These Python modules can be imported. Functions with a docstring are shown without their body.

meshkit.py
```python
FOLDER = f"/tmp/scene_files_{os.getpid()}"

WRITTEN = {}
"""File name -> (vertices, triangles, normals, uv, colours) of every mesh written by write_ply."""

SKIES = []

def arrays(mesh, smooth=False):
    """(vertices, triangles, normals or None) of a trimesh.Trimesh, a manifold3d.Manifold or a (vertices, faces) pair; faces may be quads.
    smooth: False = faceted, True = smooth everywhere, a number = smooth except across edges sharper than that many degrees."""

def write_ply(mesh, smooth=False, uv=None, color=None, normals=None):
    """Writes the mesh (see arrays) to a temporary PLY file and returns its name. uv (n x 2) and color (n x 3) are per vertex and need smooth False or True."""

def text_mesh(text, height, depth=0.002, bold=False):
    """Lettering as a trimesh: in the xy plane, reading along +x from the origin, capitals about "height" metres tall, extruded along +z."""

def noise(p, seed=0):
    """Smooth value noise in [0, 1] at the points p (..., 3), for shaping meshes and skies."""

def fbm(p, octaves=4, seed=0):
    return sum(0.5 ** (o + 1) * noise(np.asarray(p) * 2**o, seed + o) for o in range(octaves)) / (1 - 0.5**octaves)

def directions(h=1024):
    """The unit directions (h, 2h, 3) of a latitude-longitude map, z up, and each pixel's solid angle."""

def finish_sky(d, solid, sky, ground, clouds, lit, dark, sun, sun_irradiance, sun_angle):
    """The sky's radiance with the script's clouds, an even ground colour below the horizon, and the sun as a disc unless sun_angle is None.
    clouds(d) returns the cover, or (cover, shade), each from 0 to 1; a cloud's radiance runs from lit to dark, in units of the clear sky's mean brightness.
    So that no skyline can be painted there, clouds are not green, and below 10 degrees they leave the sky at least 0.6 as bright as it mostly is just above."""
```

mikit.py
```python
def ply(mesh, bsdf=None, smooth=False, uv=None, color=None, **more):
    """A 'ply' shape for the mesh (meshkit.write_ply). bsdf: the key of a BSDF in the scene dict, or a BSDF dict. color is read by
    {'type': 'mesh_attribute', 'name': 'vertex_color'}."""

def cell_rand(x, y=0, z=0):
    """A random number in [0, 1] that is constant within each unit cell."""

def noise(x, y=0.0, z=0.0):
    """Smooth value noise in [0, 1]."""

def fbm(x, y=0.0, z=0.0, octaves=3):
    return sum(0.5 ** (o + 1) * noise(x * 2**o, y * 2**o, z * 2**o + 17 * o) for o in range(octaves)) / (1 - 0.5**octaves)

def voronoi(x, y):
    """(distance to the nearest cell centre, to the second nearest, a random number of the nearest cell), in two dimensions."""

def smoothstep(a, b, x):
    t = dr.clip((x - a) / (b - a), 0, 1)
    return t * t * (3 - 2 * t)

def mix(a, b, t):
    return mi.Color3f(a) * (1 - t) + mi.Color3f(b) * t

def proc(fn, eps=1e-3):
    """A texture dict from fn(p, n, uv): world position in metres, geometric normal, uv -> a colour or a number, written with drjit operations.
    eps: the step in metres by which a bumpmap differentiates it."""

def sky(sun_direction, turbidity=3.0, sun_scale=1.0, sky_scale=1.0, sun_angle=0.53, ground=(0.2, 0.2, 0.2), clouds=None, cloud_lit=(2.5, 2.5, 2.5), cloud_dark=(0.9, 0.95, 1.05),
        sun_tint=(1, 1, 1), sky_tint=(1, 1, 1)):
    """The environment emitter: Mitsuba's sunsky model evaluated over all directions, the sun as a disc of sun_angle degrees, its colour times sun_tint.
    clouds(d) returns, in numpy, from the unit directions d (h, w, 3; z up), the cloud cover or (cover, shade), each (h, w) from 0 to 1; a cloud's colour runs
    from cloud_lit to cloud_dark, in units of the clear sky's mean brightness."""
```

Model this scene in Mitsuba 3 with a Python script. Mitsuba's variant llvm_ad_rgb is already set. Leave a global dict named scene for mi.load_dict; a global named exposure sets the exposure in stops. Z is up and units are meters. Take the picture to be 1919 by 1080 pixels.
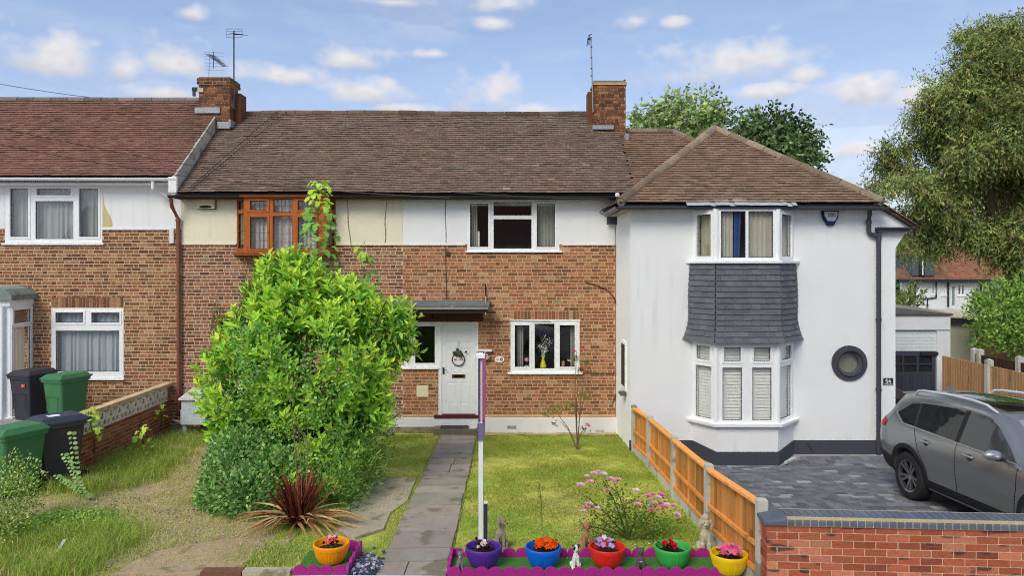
import math, random
import numpy as np, trimesh, drjit as dr, mitsuba as mi
import manifold3d as m3
from shapely import affinity
from shapely.geometry import Polygon, box as sbox, Point, LineString
from shapely.ops import unary_union
import mikit, meshkit
T = mi.ScalarTransform4f

# ---------------------------------------------------------------- camera, sky, exposure
F, PX0, PY0, H = 1390.0, 950.0, 495.0, 3.75      # lens in photo pixels, vanishing point, eye height in metres
scene, labels = {}, {}
scene['camera'] = {'type': 'perspective', 'fov': math.degrees(2 * math.atan(959.5 / F)), 'fov_axis': 'x',
                   'principal_point_offset_x': 0.5 - PX0 / 1919, 'principal_point_offset_y': 0.5 - PY0 / 1080,
                   'near_clip': 0.1, 'far_clip': 3000.0,
                   'to_world': T().look_at(origin=[0, 0, H], target=[0, 1, H], up=[0, 0, 1])}
exposure = 2.3

CLOUDS = [(-31.6, 13.4, 3.1, 1.4), (-27.2, 13.3, 1.4, 1.1), (-23.9, 13.9, 2.6, 1.4), (-17.2, 13.6, 2.9, 0.7), (-23.0, 17.2, 1.0, 0.5), (-24.6, 11.9, 2.1, 0.6),
          (-11.5, 15.0, 2.3, 0.7), (-10.6, 12.7, 2.9, 0.9), (-5.9, 15.7, 1.3, 0.3), (-1.0, 12.7, 2.5, 1.5), (2.5, 11.6, 3.0, 0.5), (16.6, 14.4, 4.6, 1.6), (9.8, 17.9, 1.5, 0.5),
          (12.8, 17.6, 1.3, 0.4), (25.4, 11.9, 2.4, 1.0), (29.0, 11.2, 1.5, 0.9), (21.9, 13.3, 1.3, 0.6), (0.0, 19.2, 3.1, 0.6), (-1.2, 17.9, 1.2, 0.4), (25.1, 7.8, 3.7, 0.5),
          (-8.8, 19.2, 2.4, 0.3), (-7.8, 11.7, 2.0, 0.3), (19.4, 12.4, 2.2, 0.5)]


def clouds(d):
    az, el = np.degrees(np.arctan2(d[..., 0], d[..., 1])), np.degrees(np.arcsin(np.clip(d[..., 2], -1, 1)))
    q = np.stack([az * 0.55, el * 0.95, el * 0], -1)
    n1, n2 = meshkit.fbm(q, 5, seed=3), meshkit.fbm(q * 2.7, 4, seed=9)
    best, low = np.full(az.shape, -9.0), np.zeros(az.shape)
    for a, e, w, h in CLOUDS:
        x, y = (az - a) / (1.30 * w), (el - e) / (1.5 * h)
        y = np.where(y < 0, y * 1.5, y)                     # flatter underneath
        s = 1 - np.sqrt(x * x + y * y)
        low = np.where(s > best, np.clip(0.45 - 0.6 * y, 0, 1), low)
        best = np.maximum(best, s)
    band = (np.abs(az) < 40) & (el < 24)
    wide = meshkit.fbm(np.stack([az * 0.09, el * 0.16, el * 0], -1), 5, seed=21) - 0.52      # the same fair-weather cumulus all round
    best = np.where(band, best, wide * 3.0)
    low = np.where(band, low, 0.35)
    v = best + (n1 - 0.5) * 1.5 + (n2 - 0.5) * 0.5
    cover = np.clip((v + 0.12) / 0.95, 0, 1) ** 1.15 * 0.92
    veil = np.clip(meshkit.fbm(q * np.array([0.35, 0.6, 1]), 4, seed=5) - 0.46, 0, 1) * 0.5 + 0.08
    haze = np.clip(1 - el / 15, 0, 1) ** 1.2 * 0.66
    return np.clip(np.maximum(cover, veil) + haze, 0, 0.96), np.clip(low * 0.6 + (n2 - 0.5) * 0.6, 0, 1)


scene['sky'] = mikit.sky((-0.40, -0.80, 0.74), turbidity=3, sun_scale=0.37, sun_angle=26, sun_tint=(0.82, 0.96, 1.14), clouds=clouds, cloud_lit=(2.05, 2.0, 2.02), cloud_dark=(1.15, 1.15, 1.26), sky_tint=(1.15, 1.0, 1.0))

# ---------------------------------------------------------------- helpers
rng = np.random.default_rng(7)


def P(px, py, Y):
    """The point at depth Y seen at a measured photo pixel."""
    return np.array([(px - PX0) / F * Y, Y, H - (py - PY0) / F * Y])


def PXX(px, Y): return (px - PX0) / F * Y
def PZ(py, Y): return H - (py - PY0) / F * Y


def S(r, g, b, k=1.0):
    """sRGB 0..255 to linear."""
    c = np.array([r, g, b], float) / 255
    return np.where(c < 0.04045, c / 12.92, ((c + 0.055) / 1.055) ** 2.4) * k


def enc(c):
    """A piece's own colour (n x 3 linear) as a constant uv of the piece."""
    c = np.clip(np.asarray(c, float), 0.0, 0.995)
    return np.stack([np.floor(c[..., 0] * 255 + 0.5) + 0.05 + 0.9 * c[..., 1], c[..., 2]], -1)


def jit(c, a=0.08, h=0.03, r=None):
    r = r or rng
    c = np.asarray(c, float)
    return np.clip(c * (1 + r.normal(0, a)) * (1 + r.normal(0, h, 3)), 0.002, 0.98)


def numbered(key):
    if key not in scene and key not in labels and key not in USED:
        USED.add(key)
        return key
    k = COUNT.get(key, 0) + 1
    COUNT[key] = k
    new = f'{key}_{k:03d}'
    USED.add(new)
    return new


USED, COUNT = set(), {}


class MB:
    """A mesh under construction: boxes, tubes, prisms, each with its own colour."""

    def __init__(self): self.v, self.f, self.c, self.n = [], [], [], 0

    def add(self, v, f, c=(0.5, 0.5, 0.5)):
        v, f = np.asarray(v, float), np.asarray(f, int)
        if f.shape[1] == 4:
            f = np.vstack([f[:, [0, 1, 2]], f[:, [0, 2, 3]]])
        c = np.asarray(c, float)
        self.v.append(v); self.f.append(f + self.n); self.c.append(np.broadcast_to(c, v.shape)); self.n += len(v)
        return self

    def mesh(self, m, c=(0.5, 0.5, 0.5), M=None):
        if hasattr(m, 'to_mesh'):
            q = m.to_mesh()
            v, f = q.vert_properties[:, :3], q.tri_verts
        else:
            v, f = m.vertices, m.faces
        v = np.asarray(v, float)
        if M is not None: v = v @ np.asarray(M)[:3, :3].T + np.asarray(M)[:3, 3]
        return self.add(v, f, c)

    def box(self, x0, x1, y0, y1, z0, z1, c=(0.5, 0.5, 0.5), M=None, back=True):
        v = np.array([[x, y, z] for x in (x0, x1) for y in (y0, y1) for z in (z0, z1)], float)
        f = [[0, 1, 3, 2], [4, 6, 7, 5], [0, 4, 5, 1], [0, 2, 6, 4], [1, 5, 7, 3]] + ([[2, 3, 7, 6]] if back else [])
        if M is not None: v = v @ np.asarray(M)[:3, :3].T + np.asarray(M)[:3, 3]
        return self.add(v, np.array(f), c)

    def tube(self, pts, r, sides=6, c=(0.5, 0.5, 0.5), cap=True):
        p = np.asarray(pts, float)
        r = np.broadcast_to(r, (len(p),))
        t = np.gradient(p, axis=0); t /= np.linalg.norm(t, axis=1, keepdims=True) + 1e-12
        a = np.cross(t, np.where(np.abs(t[:, 2:]) < 0.9, [0, 0, 1.0], [1.0, 0, 0])); a /= np.linalg.norm(a, axis=1, keepdims=True) + 1e-12
        b, g = np.cross(t, a), np.arange(sides) * 2 * np.pi / sides
        v = p[:, None] + r[:, None, None] * (np.cos(g)[None, :, None] * a[:, None] + np.sin(g)[None, :, None] * b[:, None])
        i, j = np.meshgrid(np.arange(len(p) - 1), np.arange(sides), indexing='ij')
        q = np.stack([i * sides + j, i * sides + (j + 1) % sides, (i + 1) * sides + (j + 1) % sides, (i + 1) * sides + j], -1).reshape(-1, 4)
        f = [q[:, [0, 1, 2]], q[:, [0, 2, 3]]]
        v = v.reshape(-1, 3)
        if cap:
            m = len(v)
            v = np.vstack([v, p[:1], p[-1:]])
            k = np.arange(sides)
            f += [np.stack([k * 0 + m, (k + 1) % sides, k], 1), np.stack([k * 0 + m + 1, m - sides + k, m - sides + (k + 1) % sides], 1)]
        return self.add(v, np.vstack(f), c)

    def lathe(self, prof, n=24, c=(0.5, 0.5, 0.5), at=(0, 0, 0), mod=None):
        """prof: (radius, z) pairs, outside then inside; turned round z."""
        pr = np.asarray(prof, float)
        g = np.arange(n) * 2 * np.pi / n
        rr = pr[:, 0][:, None] * (np.ones(n) if mod is None else mod(g, pr[:, 1][:, None]))
        v = np.stack([rr * np.cos(g), rr * np.sin(g), np.broadcast_to(pr[:, 1][:, None], rr.shape)], -1).reshape(-1, 3) + np.asarray(at)
        i, j = np.meshgrid(np.arange(len(pr) - 1), np.arange(n), indexing='ij')
        q = np.stack([i * n + j, i * n + (j + 1) % n, (i + 1) * n + (j + 1) % n, (i + 1) * n + j], -1).reshape(-1, 4)
        return self.add(v, q, c)

    def xz(self, poly, y0, y1, c=(0.5, 0.5, 0.5), M=None):
        """A shapely polygon in x, z extruded from y0 (front) to y1."""
        for g in getattr(poly, 'geoms', [poly]):
            if g.is_empty or g.area < 1e-7: continue
            m = trimesh.creation.extrude_polygon(g, y1 - y0, engine='earcut')
            w = np.asarray(m.vertices)
            v = np.stack([w[:, 0], y1 - w[:, 2], w[:, 1]], 1)
            if M is not None: v = v @ np.asarray(M)[:3, :3].T + np.asarray(M)[:3, 3]
            self.add(v, m.faces, c)
        return self

    def build(self, key, bsdf, smooth=False, M=None, **more):
        v, f, c = np.vstack(self.v), np.vstack(self.f), np.vstack(self.c)
        if callable(M): v = M(v)
        elif M is not None: v = v @ np.asarray(M)[:3, :3].T + np.asarray(M)[:3, 3]
        mesh = trimesh.Trimesh(v, f, process=False)
        if smooth and smooth is not True:
            col = c[0]
            mesh = trimesh.graph.smooth_shade(mesh, angle=math.radians(smooth), facet_minarea=None)
            c = np.broadcast_to(col, (len(mesh.vertices), 3))
        key = numbered(key)
        scene[key] = mikit.ply(mesh, bsdf, smooth=bool(smooth), uv=enc(c), **more)
        return key


def thing(name, label, cat, group=None):
    key = numbered(name)
    labels[key] = {'label': label, 'category': cat}
    if group: labels[key]['group'] = group
    return key


def tag(key, label=None, cat=None, group=None, kind=None):
    d = labels.setdefault(key, {})
    for k, x in (('label', label), ('category', cat), ('group', group), ('kind', kind)):
        if x: d[k] = x
    return key


def one(name, mb, bsdf, label, cat, group=None, smooth=False):
    """A thing that is one mesh."""
    return tag(mb.build(name, bsdf, smooth), label, cat, group)


def ground_z(Y): return 0.0435 * (16.45 - np.clip(Y, 6.6, 16.45)) - 0.055 * np.clip(np.asarray(Y, float) - 24, 0, 45)


def drive_z(Y): return np.interp(Y, [6, 11, 13, 14.0, 14.5, 19.5], [.40, .22, .05, -.03, .06, .05])


def RM(M3, t):
    M = np.eye(4); M[:3, :3] = M3; M[:3, 3] = t
    return M


def rotz(a, t=(0, 0, 0)):
    c, s = math.cos(a), math.sin(a)
    return RM([[c, -s, 0], [s, c, 0], [0, 0, 1]], t)


# ---------------------------------------------------------------- materials
def piece(u):
    r = dr.floor(u.x)
    return mi.Color3f(r / 255.0, dr.clip((u.x - r - 0.05) / 0.9, 0, 1), u.y)


nz, fb, ss = mikit.noise, mikit.fbm, mikit.smoothstep


def t_plain(p, n, uv): return piece(uv)
def t_grain(p, n, uv):
    g = fb(p.x * 60, p.y * 60, p.z * 60, 2) * 0.6 + fb(p.x * 9, p.y * 9, p.z * 9, 2) * 0.4
    return piece(uv) * (0.72 + 0.56 * g)
def t_brick(p, n, uv):
    g = fb(p.x * 45, p.y * 45, p.z * 90, 2)
    b = nz(p.x * 11 + 3, p.y * 11, p.z * 17)
    c = piece(uv) * (0.66 + 0.68 * g)
    return c * (1 - 0.25 * ss(0.62, 0.85, b)) + mi.Color3f(0.03, 0.025, 0.02) * ss(0.7, 0.95, b)
def t_tile(p, n, uv):
    g = fb(p.x * 38, p.y * 38, p.z * 38, 2) * 0.6 + 0.2
    l = fb(p.x * 7, p.y * 7, p.z * 7 + 5, 3) * 0.6 + nz(p.x * 70, p.y * 70, p.z * 70) * 0.4
    m = fb(p.x * 1.3 + 9, p.y * 1.3, p.z * 1.3, 3)
    c = piece(uv) * (0.62 + 0.76 * g)
    c = mikit.mix(c, mi.Color3f(0.40, 0.36, 0.25), ss(0.62, 0.76, l) * 0.35)
    return mikit.mix(c, mi.Color3f(0.055, 0.055, 0.03), ss(0.58, 0.78, m) * 0.3)
def t_redbrick(p, n, uv):
    g = fb(p.x * 45, p.y * 45, p.z * 90, 2)
    d = ss(0.73, 0.86, nz(p.x * 7.5 + 2, p.y * 7.5, p.z * 13.5 + 0.4))
    return mikit.mix(piece(uv) * (0.70 + 0.60 * g), mi.Color3f(0.035, 0.03, 0.032), d * 0.8)
def t_render(p, n, uv):
    big = fb(p.x * 0.9, p.y * 0.9, p.z * 0.9, 3)
    drip = fb(p.x * 14, p.y * 14, p.z * 0.8, 3)
    fine = nz(p.x * 120, p.y * 120, p.z * 120)
    c = piece(uv) * (0.93 + 0.04 * fine + 0.09 * big)
    return mikit.mix(c, c * mi.Color3f(0.90, 0.905, 0.88), ss(0.52, 0.85, drip) * ss(0.4, 0.75, big))
def t_wood(p, n, uv):
    g = fb(p.x * 24 + p.y * 24, p.z * 2.2, p.x * 24 - p.y * 24, 3)
    k = ss(0.78, 0.9, nz(p.x * 9 + p.y * 9, p.z * 7, 3.3))
    c = piece(uv) * (0.70 + 0.60 * g)
    return c * (1 - 0.45 * k)
def t_leaf(p, n, uv):
    return piece(uv) * (0.86 + 0.28 * nz(p.x * 30, p.y * 30, p.z * 30))
def t_concrete(p, n, uv):
    a, b, c3 = fb(p.x * 2.3, p.y * 2.3, p.z * 2, 4), fb(p.x * 30, p.y * 30, p.z * 30, 2), nz(p.x * 140, p.y * 140, p.z * 140)
    c = piece(uv) * (0.54 + 0.52 * a + 0.25 * b + 0.2 * c3)
    moss = ss(0.56, 0.72, fb(p.x * 5 + 40, p.y * 5, p.z * 5, 4))
    pale = ss(0.72, 0.82, nz(p.x * 17, p.y * 17, 1.5))
    c = mikit.mix(c, mi.Color3f(0.11, 0.11, 0.05), moss * 0.6)
    return mikit.mix(c, mi.Color3f(0.42, 0.40, 0.35), pale * 0.35)
def t_lawn(p, n, uv):
    a, b, c = fb(p.x * 0.9, p.y * 1.1, 0.0, 4), fb(p.x * 7, p.y * 7, 0.5, 3), nz(p.x * 70, p.y * 70, 0.2)
    g = mikit.mix(mi.Color3f(0.27, 0.39, 0.055), mi.Color3f(0.55, 0.52, 0.12), ss(0.30, 0.66, a * 0.65 + b * 0.35))
    g = mikit.mix(g, mi.Color3f(0.42, 0.30, 0.11), ss(0.58, 0.76, fb(p.x * 2.1 + 7, p.y * 2.1, 2.0, 3)) * 0.5)
    return g * (0.62 + 0.76 * c)
def t_dirt(p, n, uv):
    a, b, c = fb(p.x * 1.1 + 4, p.y * 1.1, 0.0, 4), fb(p.x * 8, p.y * 8, 0.5, 3), nz(p.x * 60, p.y * 60, 0.2)
    g = mikit.mix(mi.Color3f(0.44, 0.34, 0.20), mi.Color3f(0.33, 0.33, 0.09), ss(0.44, 0.62, a * 0.6 + b * 0.4))
    d1, d2, w = mikit.voronoi(p.x * 38, p.y * 38)
    st = ss(0.55, 0.68, fb(p.x * 1.7, p.y * 1.7, 4.0, 3))
    g = mikit.mix(g, mi.Color3f(0.24, 0.19, 0.13) + mi.Color3f(0.4, 0.36, 0.3) * w * w * w, st * 0.5)
    return g * (0.6 + 0.8 * c)
def t_ground(p, n, uv):
    a, c = fb(p.x * 0.3, p.y * 0.3, 0.0, 4), nz(p.x * 40, p.y * 40, 0.2)
    return mikit.mix(mi.Color3f(0.10, 0.14, 0.03), mi.Color3f(0.18, 0.16, 0.09), ss(0.35, 0.65, a)) * (0.7 + 0.6 * c)
def t_turf(p, n, uv):
    return mi.Color3f(0.06, 0.19, 0.035) * (0.55 + 0.6 * nz(p.x * 160, p.y * 160, 0.2) + 0.45 * fb(p.x * 6, p.y * 6, 0.1, 3))


def prin(fn, rough, spec=0.4, **k):
    return {'type': 'twosided', 'bsdf': {'type': 'principled', 'base_color': mikit.proc(fn), 'roughness': rough, 'specular': spec, **k}}


MATS = {
    'm_matte': prin(t_grain, 0.85, 0.3), 'm_brick': prin(t_brick, 0.88, 0.25), 'm_tile': prin(t_tile, 0.85, 0.3), 'm_render': prin(t_render, 0.8, 0.3),
    'm_redbrick': prin(t_redbrick, 0.85, 0.3), 'm_plastic': prin(t_plain, 0.6, 0.4), 'm_dull': prin(t_plain, 0.8, 0.3), 'm_pot': prin(t_plain, 0.42, 0.5), 'm_wood': prin(t_wood, 0.75, 0.3), 'm_concrete': prin(t_concrete, 0.9, 0.3),
    'm_lawn': prin(t_lawn, 0.95, 0.1), 'm_dirt': prin(t_dirt, 0.95, 0.1), 'm_ground': prin(t_ground, 0.95, 0.1), 'm_turf': prin(t_turf, 0.9, 0.15),
    'm_metal': prin(t_plain, 0.28, 0.5, metallic=0.9), 'm_lead': prin(t_grain, 0.5, 0.5, metallic=0.35),
    'm_carpaint': {'type': 'twosided', 'bsdf': {'type': 'principled', 'base_color': mikit.proc(t_plain), 'roughness': 0.24, 'metallic': 0.75, 'clearcoat': 1.0, 'clearcoat_gloss': 0.96, 'specular': 0.5}},
    'm_darkglass': {'type': 'twosided', 'bsdf': {'type': 'principled', 'base_color': mikit.proc(t_plain), 'roughness': 0.03, 'specular': 0.6, 'clearcoat': 0.6, 'clearcoat_gloss': 0.99}},
    'm_leaf': {'type': 'principledthin', 'base_color': mikit.proc(t_leaf), 'roughness': 0.36, 'diff_trans': 0.42, 'spec_trans': 0.0, 'eta': 1.4},
    'm_grass': {'type': 'principledthin', 'base_color': mikit.proc(t_plain), 'roughness': 0.6, 'diff_trans': 0.45, 'spec_trans': 0.0, 'eta': 1.3},
    'm_petal': {'type': 'principledthin', 'base_color': mikit.proc(t_plain), 'roughness': 0.7, 'diff_trans': 0.6, 'spec_trans': 0.0, 'eta': 1.2},
    'm_cloth': {'type': 'principledthin', 'base_color': mikit.proc(t_plain), 'roughness': 0.9, 'diff_trans': 0.5, 'spec_trans': 0.0, 'eta': 1.1},
    'm_glass': {'type': 'thindielectric', 'int_ior': 1.5},
}
scene.update(MATS)
WHITE, UPVC, CREAM = np.array([.82, .825, .83]), np.array([.84, .85, .86]), np.array([.80, .75, .57])
ANTH, BLACK = np.array([.052, .054, .068]), np.array([.018, .018, .02])
# ---------------------------------------------------------------- ground
def sheet(key, xs, ys, zf, bsdf, label=None, kind='structure', lift=0.0):
    X, Y = np.meshgrid(xs, ys, indexing='ij')
    v = np.stack([X, Y, zf(X, Y) + lift], -1).reshape(-1, 3)
    n = len(ys)
    i, j = np.meshgrid(np.arange(len(xs) - 1), np.arange(n - 1), indexing='ij')
    q = np.stack([i * n + j, (i + 1) * n + j, (i + 1) * n + j + 1, i * n + j + 1], -1).reshape(-1, 4)
    m = MB().add(v, q, (0.3, 0.3, 0.3))
    k = m.build(key, bsdf, True)
    labels[k] = {'kind': kind}
    if label: labels[k]['label'] = label
    return k


def bump(X, Y, a=0.012, s=3.0, seed=1):
    return (meshkit.fbm(np.stack([X * s, Y * s, X * 0], -1), 3, seed) - 0.5) * 2 * a


sheet('ground', np.concatenate([[-400, -150, -60, -30], np.arange(-16, 20, 2.0), [30, 60, 150, 400]]), np.concatenate([[-300, -60, -20, 0, 4], np.arange(6.6, 24.1, 1.0), [26, 30, 36, 45, 60, 69, 120, 400, 900]]),
      lambda X, Y: ground_z(Y) - 0.30, 'm_ground')
sheet('lawn', np.arange(-0.63, 2.56, 0.06), np.arange(8.62, 16.30, 0.08), lambda X, Y: ground_z(Y) + bump(X, Y, 0.02), 'm_lawn')
sheet('side_lawn', np.arange(-2.9, -1.38, 0.06), np.arange(7.9, 16.4, 0.08), lambda X, Y: ground_z(Y) + bump(X, Y, 0.02) - 0.004, 'm_lawn')
sheet('front_garden', np.arange(-8.6, -2.6, 0.08), np.arange(6.6, 16.42, 0.08), lambda X, Y: ground_z(Y) + bump(X, Y, 0.025, 2.0) - 0.008, 'm_dirt')
soil = sheet('soil_strip', np.arange(-0.66, 2.44, 0.04), np.arange(16.10, 16.42, 0.04), lambda X, Y: ground_z(Y) + 0.012 + bump(X, Y, 0.03, 6.0), 'm_dirt')


# ---------------------------------------------------------------- bricks, tiles, windows
def split(a, b, cuts):
    out = [(a, b)]
    for c, d in cuts:
        out = [(x, y) for p, q in out for x, y in ((p, min(q, c)), (max(p, d), q)) if y - x > 0.03]
    return out


BOND = {'flemish': (0.205, 0.098), 'stretcher': (0.205,)}


def brick_rects(x0, x1, z0, z1, holes=(), course=0.077, joint=0.0145, bond='flemish', phase=0.0, lens=None):
    """Rectangles (xa, xb, za, zb) of a brick bond, top course downwards."""
    lens = lens or BOND[bond]
    pitch = sum(lens) + joint * len(lens)
    rows, k, z = [], 0, z1
    while z - course * 0.75 > z0:
        za, zb = max(z - course + joint * 0.5, z0), z - joint * 0.5
        cuts = [(h[0] - 0.006, h[1] + 0.006) for h in holes if min(zb, h[3]) - max(za, h[2]) > 0.45 * (zb - za)]
        off = phase + (pitch / 2 if k % 2 else 0.0) + (0.03 if bond == 'flemish' and k % 4 > 1 else 0)
        x, i = x0 - pitch * 2 + off, 0
        while x < x1:
            L = lens[i % len(lens)]
            a, b = max(x, x0), min(x + L, x1)
            if b - a > 0.03:
                rows += [(p, q, za, zb) for p, q in split(a, b, cuts)]
            x += L + joint; i += 1
        z -= course; k += 1
    return rows


def lay(parent, name, rects, M, palette, w, proud=(0.002, 0.006), depth=0.03, bsdf='m_brick', most=300, hidden=None, field=None, r=None, jitter=0.10):
    """Bricks as parts: the MOST that show largest are entries of their own, the rest one part."""
    r = r or rng
    rects = list(rects)
    cols = [jit(palette[r.choice(len(palette), p=w)], jitter, 0.03, r) for _ in rects]
    pr = r.uniform(*proud, len(rects))
    vis = np.array([0 if hidden and hidden(q) else 1 for q in rects])
    area = np.array([(q[1] - q[0]) * (q[3] - q[2]) for q in rects]) * vis + r.uniform(0, 1e-4, len(rects)) * vis
    order = np.argsort(-area)
    rest = MB()
    for k, i in enumerate(order):
        a, b, c, d = rects[i]
        b_ = MB() if k < most else rest
        b_.box(a, b, -pr[i], depth, c, d, cols[i], M, back=False)
        if k < most: b_.build(f'{parent}__{name}', bsdf)
    if rest.n: tag(rest.build(f'{parent}__{field or name + "work"}', bsdf), kind='stuff')


def soldier(parent, x0, x1, z0, z1, M, palette, w, r, pitch=0.0775):
    n = int(round((x1 - x0) / pitch))
    for i in range(n):
        p = x0 + (x1 - x0) * i / n
        MB().box(p + 0.006, p + (x1 - x0) / n - 0.006, -0.008, 0.03, z0 + 0.004, z1, jit(palette[r.choice(len(palette), p=w)], 0.12, 0.03, r), M, back=False).build(f'{parent}__arch_brick', 'm_brick')


def tiles(parent, O, u, v, poly, palette, w, gauge=0.1, width=0.165, most=300, sag=None, r=None, bsdf='m_tile', length=0.155, thick=0.011, jitter=0.045, lift=0.040, name='tile', field='tile_courses'):
    """Plain tiles in courses on the plane O + a*u + b*v, where poly(a, b) holds."""
    r = r or rng
    O, u, v = (np.asarray(q, float) for q in (O, u, v))
    n = np.cross(u, v); n /= np.linalg.norm(n)
    minx, miny, maxx, maxy = poly.bounds
    import shapely
    cells = []
    for k in range(int((maxy - miny) / gauge) + 1):
        b = miny + k * gauge
        off = (0.5 if k % 2 else 0.0) * width + r.uniform(-0.012, 0.012)
        for a in np.arange(minx - off, maxx, width):
            cells.append((a, b))
    cells = np.array(cells)
    rect = abs(poly.area - (maxx - minx) * (maxy - miny)) < 1e-6
    mid = cells[:, 0] + width / 2
    if rect: mid = np.clip(mid, np.minimum(cells[:, 0] + width - .02, minx + .001), np.maximum(cells[:, 0] + .02, maxx - .001))
    cells = cells[shapely.contains_xy(poly, mid, cells[:, 1] + gauge * 0.5)]
    rest = MB()
    for k, (a, b) in enumerate(cells):
        c = jit(palette[r.choice(len(palette), p=w)], jitter, 0.03, r)
        rot, up = r.normal(0, 0.006), r.normal(0, 0.0022)
        x0, x1, y0, y1 = a + 0.002, a + width - 0.002, b - 0.02 + r.normal(0, 0.003), b - 0.02 + length
        if rect: x0, x1 = max(x0, minx), min(x1, maxx)
        q = np.array([[x0, y0 + rot * 0.1, lift + up], [x1, y0 - rot * 0.1, lift + up + rot * 0.3], [x1, y1, 0.006], [x0, y1, 0.006]])
        low = q.copy(); low[:, 2] -= thick
        q = np.vstack([q, low])
        s = sag(O + q[:, :1] * u + q[:, 1:2] * v) if sag else 0.0
        p = O + q[:, :1] * u + q[:, 1:2] * v + (q[:, 2:3] + np.reshape(s, (-1, 1)) if sag else q[:, 2:3]) * n
        m = MB() if k < most else rest
        m.add(p, [[0, 1, 2, 3], [0, 4, 5, 1], [0, 3, 7, 4], [1, 5, 6, 2]], c)
        if k < most: m.build(f'{parent}__{name}', bsdf)
    if rest.n: tag(rest.build(f'{parent}__{field}', bsdf), kind='stuff')


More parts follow.
